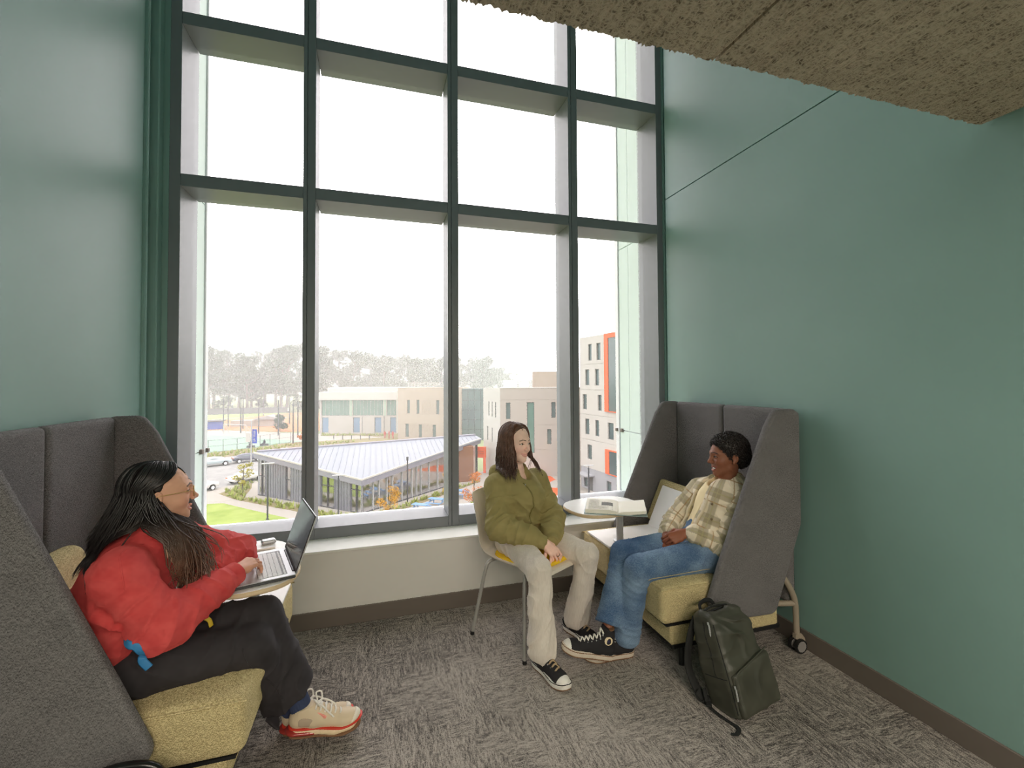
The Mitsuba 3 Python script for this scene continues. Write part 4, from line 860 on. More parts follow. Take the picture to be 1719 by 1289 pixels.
# ---- picnic tables ----
for i, (x, y, a, lab) in enumerate(((4.2, 45.75, -0.62, 'blue picnic table nearest the low grass patch'), (6.0, 47.4, -0.62, 'blue picnic table behind, close to the pavilion glass'), (6.6, 43.9, -0.62, 'blue picnic table by the second window post'), (9.0, 50.2, -0.6, 'blue picnic table beyond the second window post'))):
    t = thing('picnic_table', lab, 'table', 'blue picnic tables'); R = rotz(a)
    def q(k, m, t=t, R=R, x=x, y=y): put(t+'__'+k, moved(m, R, (x, y, GZ)), 'mat_bluebench')
    q('table_top', bx(-0.8, 0.8, -0.36, 0.36, 0.70, 0.75))
    for s in (-1, 1): q('bench', bx(-0.8, 0.8, s*0.75-0.14, s*0.75+0.14, 0.42, 0.46)); q('leg', cat(bx(s*0.7-0.04, s*0.7+0.04, -0.85, 0.85, 0.36, 0.42), bx(s*0.7-0.04, s*0.7+0.04, -0.8, -0.72, 0.02, 0.42), bx(s*0.7-0.04, s*0.7+0.04, 0.72, 0.8, 0.02, 0.42), bx(s*0.7-0.04, s*0.7+0.04, -0.05, 0.05, 0.42, 0.72)))

# ---- trees ----
def tree(name, lab, cat_, group, x, y, H, spread, seed, leaf, nleaf, size, crown0=0.45, bark='mat_bark', nl=9, flat=0.5):
    rng = np.random.default_rng(seed); t = thing(name, lab, cat_, group); B = []; C = []
    lean = rng.normal(0, 0.03, 2)*H
    tr = spline([(x, y, GZ), (x+lean[0]*.3, y+lean[1]*.3, GZ+H*0.35), (x+lean[0], y+lean[1], GZ+H*0.9)], 5)
    B.append(tube(tr, np.linspace(0.028, 0.008, len(tr))*H, 7))
    for i in range(nl):
        f = rng.uniform(crown0*0.7, 0.85); p = np.array([np.interp(f, np.linspace(0, 0.9, len(tr)), tr[:, k]) for k in range(3)]); a = i*2.4+rng.uniform(0, 1); r = spread*rng.uniform(0.45, 1.0)*(1-0.35*(f > 0.7))
        e = p+np.array([math.cos(a)*r, math.sin(a)*r, H*rng.uniform(0.08, 0.24)]); e[2] = min(e[2], GZ+H*0.95)
        B.append(tube(spline([p, (p+e)/2+(0, 0, -0.02*H), e], 3), np.linspace(0.009, 0.003, 7)*H, 5)); C.append((e, spread*rng.uniform(0.35, 0.6)))
        if i % 2 == 0: C.append(((p+e)/2+rng.normal(0, .1, 3)*spread, spread*0.35))
    C.append((tr[-1], spread*0.5))
    put(t+'__trunk', cat(B), bark, True)
    n = max(20, nleaf//len(C)); V = []
    for c, r in C:
        d = rng.normal(size=(n, 3)); d /= np.linalg.norm(d, axis=1, keepdims=True); q = c+d*(r*rng.uniform(0.3, 1.0, (n, 1))**0.5)*[1, 1, flat]
        u = rng.normal(size=(n, 3)); u /= np.linalg.norm(u, axis=1, keepdims=True); w = np.cross(u, rng.normal(size=(n, 3))); w /= np.linalg.norm(w, axis=1, keepdims=True)
        s = size*rng.uniform(0.5, 1.2, (n, 1)); V.append(np.stack([q-u*s-w*s*0.4, q+u*s, q+w*s*0.8], 1).reshape(-1, 3))
    v = np.vstack(V); k = put(t+'__foliage', TM(v, np.arange(len(v)).reshape(-1, 3)), leaf); tag(k, kind='stuff')
BT_ = [(-66.3, 215.0, 28.3, 5.4), (-52.0, 214.7, 24.1, 5.4), (-39.1, 213.7, 28.2, 5.4), (-25.5, 213.5, 28.5, 5.4), (-69.5, 231.4, 28.3, 5.8), (-54.6, 231.5, 24.9, 5.8), (-39.8, 232.3, 27.9, 5.8), (-26.1, 231.7, 29.4, 5.8), (-11.8, 231.4, 27.3, 5.8), (3.3, 232.2, 26.3, 5.8), (18.2, 231.4, 23.5, 5.8), (32.2, 231.2, 24.4, 5.8), (-80.1, 252.4, 29.3, 6.2), (-65.2, 252.9, 23.5, 6.2), (-48.2, 251.2, 29.6, 6.2), (-33.5, 252.5, 31.9, 6.2), (-18.1, 251.6, 28.7, 6.2), (-2.5, 252.1, 27.0, 6.2), (12.6, 252.3, 26.6, 6.2), (28.7, 251.9, 25.1, 6.2), (43.6, 251.1, 26.8, 6.2), (59.3, 252.0, 25.4, 6.2), (-74.7, 273.6, 29.7, 6.6), (-57.9, 274.2, 28.9, 6.6), (-41.9, 273.4, 33.8, 6.6), (-26.0, 273.7, 31.8, 6.6), (-9.0, 274.9, 28.5, 6.6), (7.2, 273.6, 27.2, 6.6), (24.8, 274.2, 24.7, 6.6), (40.4, 273.3, 26.6, 6.6), (57.6, 273.4, 28.3, 6.6), (73.7, 274.9, 20.5, 6.6), (29.9, 304.3, 26.3, 7.5), (49.4, 304.7, 28.8, 7.5), (70.7, 303.4, 28.5, 7.5), (90.0, 304.4, 17.4, 7.5), (110.2, 303.2, 15.4, 7.5)]
for i, (x, y, H, sp) in enumerate(BT_):
    tree('tall_tree', 'tall grey-green tree in the foggy row behind the buildings', 'tree', 'tall trees in the fog', x, y, H, sp, 100+i, 'mat_leaf', 5600, 0.62, 0.36, nl=16, flat=0.8)
for i, (x, y, H) in enumerate(((-59, 208.5, 7), (-46, 210.5, 5.0), (-31.5, 210, 7), (-24, 130, 4.0))):
    tree('dark_bush', ['round dark bush at the left pane edge behind the ball field', 'round dark bush behind the outfield fence', 'round dark bush right of the outfield', 'round green bush beside the tan shed'][i], 'bush', None, x, y, H, H*0.45, 150+i, 'mat_leaf', 900, 0.5 if i < 3 else 0.3, 0.15, nl=8, flat=0.8)
tree('young_tree', 'young yellow-green street tree in front of the white sedan', 'tree', None, -14.9, 59.5, 3.6, 1.0, 201, 'mat_yellowleaf', 1000, 0.10, 0.3, nl=9, flat=0.5)
tree('autumn_tree', 'small orange autumn tree in front of the pavilion glass', 'tree', None, 1.25, 44.8, 3.0, 1.1, 202, 'mat_autumn', 1300, 0.085, 0.3, nl=9, flat=0.6)
tree('autumn_tree', 'orange autumn tree beside the woman in green', 'tree', None, 9.6, 45.3, 3.6, 1.1, 203, 'mat_redleaf', 1100, 0.085, 0.3, nl=9, flat=0.6)
tree('autumn_tree', 'yellow autumn tree at the second window post', 'tree', None, 7.6, 48.6, 3.0, 0.8, 205, 'mat_autumn', 800, 0.085, 0.3, nl=8, flat=0.6)
tree('autumn_shrub', 'orange shrub at the end of the court fence', 'bush', None, -14.8, 103.9, 2.3, 1.0, 204, 'mat_redleaf', 300, 0.25, 0.1, nl=7, flat=0.6)
# low planters and bollards before the glazed hall
for i, x in enumerate(np.arange(-9.0, 0.5, 1.9)):
    t = thing('bollard', 'short dark bollard on the forecourt of the glazed hall', 'bollard', 'bollards before the glazed hall'); put(t, tube([(x, 107.5-0.33*(x+9), GZ), (x, 107.5-0.33*(x+9), GZ+1.0)], 0.09, 8), 'mat_pole', True)
bed([(-12.5, 117.5), (-5, 115.2), (-5, 113.2), (-12.5, 115.2)], 0.9, 21, 'green planter row at the left of the glazed hall', 0.7)
bed([(-3.5, 114.4), (2.5, 112.4), (2.5, 110.4), (-3.5, 112.4)], 0.9, 22, 'green planter row at the right of the glazed hall', 0.7)
# distant people
diffuse('mat_farred', srgb(170, 84, 80)); diffuse('mat_fardark', srgb(52, 54, 64))
def far_person(x, y, sit, m, lab, yaw=0.0):
    s = Soft(0.06); z = -0.40 if sit else 0.0
    s.ell([0, 0, 1.56+z], [0.10, 0.11, 0.13]); s.cone([0, 0, 1.35+z], [0, 0, 1.5+z], 0.06); s.cone([0, 0, 0.95+z], [0, 0, 1.3+z], 0.16, 0.18, flat=(0, 1, 0), ff=0.7)
    for q in (-1, 1):
        s.cone([0.2*q, 0, 1.34+z], [0.25*q, 0.05, 1.05+z], 0.055, 0.045); s.cone([0.25*q, 0.05, 1.05+z], [0.2*q, -0.15, 0.88+z], 0.045, 0.04)
        if sit: s.cone([0.1*q, 0, 0.5], [0.13*q, -0.42, 0.52], 0.09, 0.07); s.cone([0.13*q, -0.42, 0.52], [0.13*q, -0.46, 0.08], 0.065, 0.05); s.cone([0.13*q, -0.44, 0.05], [0.13*q, -0.62, 0.05], 0.05, 0.04)
        else: s.cone([0.09*q, 0, 0.92], [0.11*q, -0.02, 0.48], 0.09, 0.065); s.cone([0.11*q, -0.02, 0.48], [0.11*q, 0.03, 0.08], 0.06, 0.045); s.cone([0.11*q, 0.03, 0.05], [0.11*q, -0.16, 0.05], 0.045, 0.04)
    put(thing('person', lab, 'person'), moved(s.mesh(0.035), rotz(yaw), (x, y, GZ+0.06)), m, True)
far_person(-23.6, 99.8, True, 'mat_fardark', 'small figure in dark clothes sitting by the court fence left of the banner', 0.5)
far_person(-21.6, 101.8, True, 'mat_fardark', 'small figure in dark clothes sitting by the court fence right of the banner', -0.5)
far_person(1.9, 105.5, False, 'mat_farred', 'small distant figure in red, leftmost of three before the beige building', 0.3)
far_person(2.8, 105.0, False, 'mat_farred', 'small distant figure in red, middle of three before the beige building', 1.3)
far_person(3.6, 104.4, False, 'mat_farred', 'small distant figure in red nearest the beige building wall', -0.6)
for (x, y) in ((-23.6, 99.8), (-21.6, 101.8)):
    put(thing('bench', 'low dark bench under the seated figure '+('left' if x < -22 else 'right')+' of the banner', 'bench'), bx(x-0.7, x+0.7, y-0.1, y+0.4, GZ, GZ+0.44, 0.02), 'mat_pole')
# ---- fog ----
scene['haze'] = {'type': 'cube', 'to_world': T().translate([0, 235, 23.9]).scale([300, 195, 35.6]), 'bsdf': {'type': 'null'},
                 'interior': {'type': 'homogeneous', 'albedo': rgb((0.985, 0.99, 0.995)), 'sigma_t': 0.0023}}
labels['haze'] = {'label': 'white fog hanging over the campus', 'category': 'fog', 'kind': 'structure'}
# ================= people: shared builders =================
A3 = lambda *v: np.array(v, float)
def head_frame(yaw, pitch=0.0, roll=0.0):
    """Columns: the head's right, forward and up; yaw is the compass angle of forward, from +x."""
    f = A3(math.cos(yaw)*math.cos(pitch), math.sin(yaw)*math.cos(pitch), math.sin(pitch)); r = unit(np.cross(f, [0, 0, 1])); u = np.cross(r, f)
    r, u = r*math.cos(roll)+u*math.sin(roll), u*math.cos(roll)-r*math.sin(roll)
    return np.stack([r, f, u], 1)
def skinmat(name, rough=0.5): return mat(name, VCOL, rough, spec=0.35, sheen=0.15)
def head_mesh(skin, lip, brow, neck, smile=0.4, teeth=False, wide=1.0, nose=1.0, open_=0.0, jaw=1.0, res=0.0017):
    """Head and neck in head coordinates (x right, y forward, z up, origin between the ears at eye height); neck: its lower end."""
    s = Soft(0.016)
    s.ell([0, -0.012, 0.036], [0.074*wide, 0.097, 0.080])
    s.ell([0, 0.028, -0.010], [0.064*wide, 0.066, 0.074], k=0.03)
    s.cone([0.036*wide*jaw, 0.016, -0.066], [0.0, 0.066, -0.096], 0.024, 0.020, k=0.02); s.cone([-0.036*wide*jaw, 0.016, -0.066], [0.0, 0.066, -0.096], 0.024, 0.020, k=0.02)
    s.ell([0, 0.050, -0.070], [0.040, 0.036, 0.034], k=0.02)
    for q in (-1, 1):
        s.ell([q*0.037*wide, 0.056, -0.036+0.003*smile], [0.025, 0.026+0.004*smile, 0.024], k=0.022)          # cheeks
        s.cone([q*0.010, 0.089, 0.022], [q*0.043, 0.073, 0.019], 0.009, 0.008, k=0.016)                        # brow ridge
        s.ell([q*0.031, 0.096, 0.000], [0.0175, 0.013, 0.0125], k=0.013, op='s')                               # eye socket
        s.ell([q*0.031, 0.0765, -0.001], [0.0165, 0.0135, 0.0125], k=0.006)                                    # lids
    s.cone([0, 0.088, 0.012], [0, 0.099+0.007*nose, -0.022], 0.0075, 0.0085, k=0.013)                          # nose
    s.ell([0, 0.104+0.008*nose, -0.030], [0.0105, 0.0105, 0.0095], k=0.008)
    for q in (-1, 1): s.ell([q*0.0125, 0.098+0.004*nose, -0.034], [0.0075, 0.009, 0.0075], k=0.006)
    for q in (-1, 1): s.ell([q*0.0062, 0.102+0.006*nose, -0.041], [0.0032, 0.005, 0.004], k=0.003, op='s')     # nostrils
    cz = 0.006*smile; hw = 0.0205+0.0045*smile; cy = 0.0795-0.004*smile
    gap = 0.0035*open_+(0.0090 if teeth else 0.0)
    up_ = [(-hw, cy, -0.0655+cz), (-hw*0.5, 0.0890, -0.0640+cz*0.3), (-0.004, 0.0935, -0.0618), (0.004, 0.0935, -0.0618), (hw*0.5, 0.0890, -0.0640+cz*0.3), (hw, cy, -0.0655+cz)]
    lo_ = [(-hw, cy, -0.0668+cz), (-hw*0.5, 0.0880, -0.0722-gap+cz*0.2), (0, 0.0915, -0.0742-gap), (hw*0.5, 0.0880, -0.0722-gap+cz*0.2), (hw, cy, -0.0668+cz)]
    up_, lo_ = spline(up_, 3), spline(lo_, 3)
    ru = 0.0022+0.0018*np.sin(np.linspace(0, np.pi, len(up_))); rl = 0.0023+0.0026*np.sin(np.linspace(0, np.pi, len(lo_)))
    s.chain(up_, ru, k=0.003); s.chain(lo_, rl, k=0.003)
    s.cone([-hw*0.85, cy+0.013, -0.0672+cz*0.7], [hw*0.85, cy+0.013, -0.0672+cz*0.7], 0.0008, k=0.002, op='s')
    if teeth or open_ > 0: s.ell([0, 0.094, -0.068-gap*0.45+cz*0.3], [hw*0.80, 0.014, max(0.0022, gap*0.70)], k=0.002, op='s')
    for q in (-1, 1):                                                                                           # ears
        R = rotz(q*0.35)@roty(q*0.12)
        s.ell([q*0.0775*wide, -0.012, -0.008], [0.0060, 0.0165, 0.0275], R, k=0.007); s.ell([q*0.083*wide, -0.009, -0.004], [0.005, 0.009, 0.016], R, k=0.005, op='s'); s.ell([q*0.074*wide, -0.003, -0.034], [0.006, 0.008, 0.010], k=0.006)
    nb = np.asarray(neck, float)
    s.cone([0, -0.020, -0.055], [nb[0], nb[1], nb[2]], 0.046*wide, 0.051*wide, k=0.03)
    m = s.mesh(res); v = m.vertices
    c = np.tile(np.asarray(skin, float), (len(v), 1))
    t = meshkit.fbm(v*60, 3, 5)[:, None]; c = c*(0.94+0.12*t)
    vf = v*A3(1, 0, 1); front = np.where(v[:, 1] > 0.045, 0.0, 1.0)
    def near(pts, rs):
        d = np.full(len(vf), 9.0); pts = np.asarray(pts, float)*A3(1, 0, 1)
        for i in range(len(pts)-1):
            a, b = np.asarray(pts[i], float), np.asarray(pts[i+1], float); ba = b-a; q = np.clip(((vf-a)@ba)/(ba@ba), 0, 1)
            d = np.minimum(d, np.linalg.norm(vf-a-q[:, None]*ba, axis=1)-rs)
        return d+front
    for q in (-1, 1):                                                                                           # blush, brows, lash line
        g = np.exp(-((v-A3(q*0.043, 0.07, -0.034))**2).sum(1)/0.024**2)[:, None]; c = c*(1-g*A3(0.00, 0.16, 0.14))
        d = near([(q*0.013, 0.096, 0.0225), (q*0.030, 0.090, 0.0265), (q*0.049, 0.074, 0.0195)], 0.0020); w = np.clip(1-d/0.0016, 0, 1)[:, None]*0.85; c = c*(1-w)+np.asarray(brow)*w
        d = near([(q*0.0165, 0.086, -0.0005), (q*0.031, 0.091, 0.0058), (q*0.0465, 0.080, 0.0005)], 0.0014); w = np.clip(1-d/0.0014, 0, 1)[:, None]*0.9; c = c*(1-w)+np.asarray(brow)*0.5*w
    g = np.exp(-((v-A3(0, 0.11, -0.03))**2).sum(1)/0.014**2)[:, None]; c = c*(1-g*A3(0, 0.08, 0.08))
    d = np.minimum(near(up_, ru.mean()*1.05), near(lo_, rl.mean()*1.1)); w = np.clip(1-d/0.0012, 0, 1)[:, None]*0.6; c = c*(1-w)+np.asarray(lip)*w
    inside = (np.abs(v[:, 0]) < hw*0.8) & (np.abs(v[:, 2]+0.068+gap*0.45-cz*0.3) < max(0.002, gap*0.6)) & (v[:, 1] < 0.0905) & (v[:, 1] > 0.07)
    if teeth or open_ > 0: c[inside] = A3(0.10, 0.03, 0.03)
    tz = None
    if teeth:
        L = []
        for yy, zz in ((0.0885, -0.0635), (0.0885, -0.0635-gap*1.05)):
            x = np.linspace(-hw*0.78, hw*0.78, 15); L.append(np.stack([x, yy-0.010*(x/hw)**2-0.001, zz+cz*0.9*(x/hw)**2+0*x], 1))
        f = np.vstack([L[0], L[0][::-1]-(0, 0.003, 0)]); g = np.vstack([L[1], L[1][::-1]-(0, 0.003, 0)]); tz = slabs([f, g]); trimesh.repair.fix_normals(tz)
    return m, c, tz
def eyes(iris, gaze=(0.0, 0.0), lid=0.0):
    out = []
    for q in (-1, 1):
        b = trimesh.creation.icosphere(4, 0.0122); v = b.vertices; gz = unit(A3(gaze[0], 1.0, gaze[1])); a = (v/0.0122)@gz
        c = np.where(a[:, None] > 0.965, A3(0.01, 0.01, 0.01), np.where(a[:, None] > 0.86, np.asarray(iris), A3(0.72, 0.70, 0.68)))
        b.vertices = v+A3(q*0.031, 0.0762, 0.0)
        out.append((TM(b.vertices, b.faces), c))
    return out
def open_eyes(m, c, lid=0.0050):
    """Opens the lids: pushes the skin around each eye slit back behind the eyeball."""
    v = m.vertices
    for q in (-1, 1):
        e = ((v[:, 0]-q*0.031)/0.0132)**2+((v[:, 2]+0.0005)/lid)**2
        k = (e < 1) & (v[:, 1] > 0.06); v[k, 1] -= 0.010*(1-e[k])**0.5
    m.vertices = v
    return m, c
def hand_soft(s, w, along, back, side, curl=(0.3, 0.35, 0.4, 0.45), thumb=0.4, spread=0.06, sc=1.0, bend=0.0):
    """Adds a hand: w wrist, along its direction, back the normal of its back, side +1 if the thumb lies at along x back. Returns fingertip frames (for nails)."""
    y = unit(along); z = unit(np.asarray(back, float)-y*(np.asarray(back, float)@y)); x = np.cross(y, z)*side; w = np.asarray(w, float)
    P = lambda a, b, c: w+sc*(x*a+y*b+z*c)
    mc = [(0.024, 0.088, 0.003), (0.005, 0.092, 0.005), (-0.014, 0.087, 0.003), (-0.031, 0.078, -0.001)]
    ln = [(0.042, 0.026, 0.021), (0.047, 0.029, 0.022), (0.043, 0.027, 0.021), (0.034, 0.021, 0.019)]; rr = [0.0088, 0.0090, 0.0085, 0.0076]
    s.cone(P(0, -0.03, 0), P(0, 0.012, 0), 0.024*sc, 0.025*sc, k=0.012, flat=z, ff=0.72)
    for i, q in enumerate(mc): s.cone(P(q[0]*0.62, 0.012, 0), P(*q), 0.0125*sc, (rr[i]+0.0020)*sc, k=0.012*sc)
    s.ell(P(0.010, 0.035, -0.010), [0.020*sc]*3, k=0.014); s.ell(P(-0.022, 0.040, -0.008), [0.014*sc]*3, k=0.014)
    tips = []
    for i, q in enumerate(mc):
        p = P(*q); a = 0.0; sp = (1.5-i)*spread
        dx = x*math.sin(sp)+y*math.cos(sp); r0 = rr[i]
        for j, L in enumerate(ln[i]):
            a += curl[i]*(1.0, 1.15, 0.7)[j]+(bend if j == 0 else 0)
            d = dx*math.cos(a)-z*math.sin(a); e = p+d*L*sc
            s.cone(p, e, r0*sc, (r0-0.0009)*sc, k=0.004); r0 -= 0.0009; p = e
        a0 = curl[i]+bend; d0 = dx*math.cos(a0)-z*math.sin(a0); tips.append((p, d, z*math.cos(a)+dx*math.sin(a), r0*sc, P(*q)+d0*ln[i][0]*sc*0.55, d0, z*math.cos(a0)+dx*math.sin(a0)))
    t0 = P(0.020, 0.018, -0.008); t1 = P(0.038+0.006*(1-thumb), 0.050, -0.014-0.012*thumb); t2 = P(0.040+0.016*(1-thumb)-0.018*thumb, 0.080, -0.022-0.016*thumb); t3 = P(0.042+0.02*(1-thumb)-0.030*thumb, 0.104, -0.024-0.02*thumb)
    s.chain([t0, t1, t2, t3], [0.0135*sc, 0.0108*sc, 0.0095*sc, 0.0078*sc], k=0.007)
    tips.append((t3, unit(t3-t2), z, 0.0078*sc))
    return tips
def nails(tips):
    out = []
    for p, d, n, r in [q[:4] for q in tips]:
        e = trimesh.creation.icosphere(2, 1.0); R = np.stack([np.cross(d, n), d, n], 1); e.vertices = (e.vertices*[r*0.72, r*0.95, r*0.30])@R.T+p+n*r*0.80+d*r*0.25
        out.append(TM(e.vertices, e.faces))
    return out
def limb_body(J, r):
    """The figure under the clothes, coarse: J joints by name, r a scale on the radii."""
    s = Soft(0.03)
    s.cone(J['pelvis'], J['chest'], 0.115*r, 0.115*r, flat=J['fwd'], ff=0.75); s.cone(J['shR'], J['shL'], 0.05*r)
    s.cone(J['chest'], J['neck'], 0.08*r, 0.045*r)
    for q in 'RL':
        s.chain([J['sh'+q], J['el'+q], J['wr'+q]], [0.044*r, 0.036*r, 0.024*r]); s.chain([J['hip'+q], J['kn'+q], J['an'+q]], [0.075*r, 0.050*r, 0.034*r])
        s.cone(J['an'+q]-A3(0, 0, .03), J['toe'+q]-A3(0, 0, .015), 0.026*r, 0.020*r)
    return s.mesh(0.009)
def person(lab): return thing('person', lab, 'person')
def body_entry(t, J, head, R, pos, hands, skin, m, r=0.88, scale=1.0):
    """One continuous skin: head and neck, hands and the figure that the clothes cover."""
    hm, hc = head; parts, cols = [], []
    v = (hm.vertices*scale)@R.T+pos; parts.append(TM(v, hm.faces)); cols.append(hc)
    for h in hands:
        parts.append(h); t_ = meshkit.fbm(h.vertices*70, 3, 4)[:, None]; cols.append(np.asarray(skin)*(0.92+0.16*t_)*A3(1.02, 0.95, 0.94))
    b = limb_body(J, r); parts.append(b); cols.append(np.tile(np.asarray(skin, float), (len(b.vertices), 1)))
    put(t+'__body', cat(parts), m, True, color=np.clip(np.vstack(cols), 0, 1))
def pv_(R, pos, p, scale=1.0): return (np.asarray(p, float)*scale)@R.T+pos
def strands(paths, r, sides=5, flat=0.6):
    """Locks of hair: smooth paths with tapering tubes."""
    out = []
    for p in paths:
        n = len(p); q = np.linspace(0, 1, n); rr = r*np.minimum(1, 0.45+q*4)*(1-0.72*np.clip((q-0.55)/0.45, 0, 1)**1.5); rr[-1] = r*0.12
        out.append(tube(p, rr, sides, flat, caps=False))
    return cat(out)
def hang(R, pos, part, az, seed, zend, radius, puff=1.0, wave=0.004, out_push=None, scale=1.0, steps=26, drop_fwd=0.0, crown=(0.078, 0.102, 0.086), az0=None, fpow=1.3):
    """A lock from the parting (head coordinates, y along the parting) over the skull at azimuth az (0 = face, +90 = right), then hanging to world height zend."""
    rng = np.random.default_rng(seed); a = math.radians(az)
    A, B, C = crown[0]*puff, crown[1]*puff, crown[2]*puff; o = A3(0, -0.012, 0.036)
    e = A3(math.sin(a)*A, math.cos(a)*B, 0); p0 = np.asarray(part, float); pts = []
    for t in np.linspace(0, 1, 11):
        if az0 is not None: b = math.radians(az0+(az-az0)*t**2.4); e = A3(math.sin(b)*A, math.cos(b)*B, 0)
        th = t*1.62; q = o+e*math.sin(th)+A3(0, 0, C*math.cos(th)); w = min(1, t*2.2); st = A3(p0[0], p0[1], 0); st[2] = o[2]+0.081*math.sqrt(max(0, 1-(p0[0]/0.075)**2-((p0[1]-o[1])/0.098)**2))+0.002
        pts.append(st*(1-w)+q*w if w < 1 else q)
    pts = np.array(pts); nrm = (pts-o)/np.array([A, B, C])**2; nrm /= np.linalg.norm(nrm, axis=1, keepdims=True); pts = pts+nrm*radius*np.clip(np.linspace(0, 3.5, 11), 0.1, 1)[:, None]
    W = (pts*scale)@R.T+pos
    last = W[-1]; n2 = steps-11; z = np.linspace(last[2], zend, n2+1)[1:]
    ph = rng.uniform(0, 6.28); fr = rng.uniform(16, 26); tl = np.linspace(0, 1, n2+1)[1:]
    rad = unit(R@A3(math.sin(a), math.cos(a), 0)*[1, 1, 0]); tan = A3(-rad[1], rad[0], 0)
    dr_ = np.asarray(drop_fwd if np.ndim(drop_fwd) else (R[:, 1]*drop_fwd), float)*[1, 1, 0]
    H = last+tl[:, None]*0
    H = np.stack([last[0]+0*z, last[1]+0*z, z], 1)+(tl[:, None]**fpow if fpow < 2 else tl[:, None]**2*(3-2*tl[:, None]))*dr_+(np.sin(z*fr*1.0+ph)*wave*np.minimum(1, tl*2))[:, None]*rad*1.4+(np.cos(z*fr*0.8+ph)*wave*np.minimum(1, tl*2))[:, None]*tan
    P = np.vstack([W, H])
    if out_push is not None: P = out_push(P)
    return P
def push_out(caps):
    """Keeps hair outside the shoulders: capsules (a, b, r)."""
    def fn(P):
        P = P.copy()
        for _ in range(2):
            for a, b, r in caps:
                a, b = np.asarray(a, float), np.asarray(b, float); ba = b-a; t = np.clip(((P-a)@ba)/(ba@ba), 0, 1); c = a+t[:, None]*ba; d = P-c; l = np.linalg.norm(d, axis=1)
                k = l < r; P[k] = c[k]+d[k]/np.maximum(l[k], 1e-6)[:, None]*r
        return P
    return fn
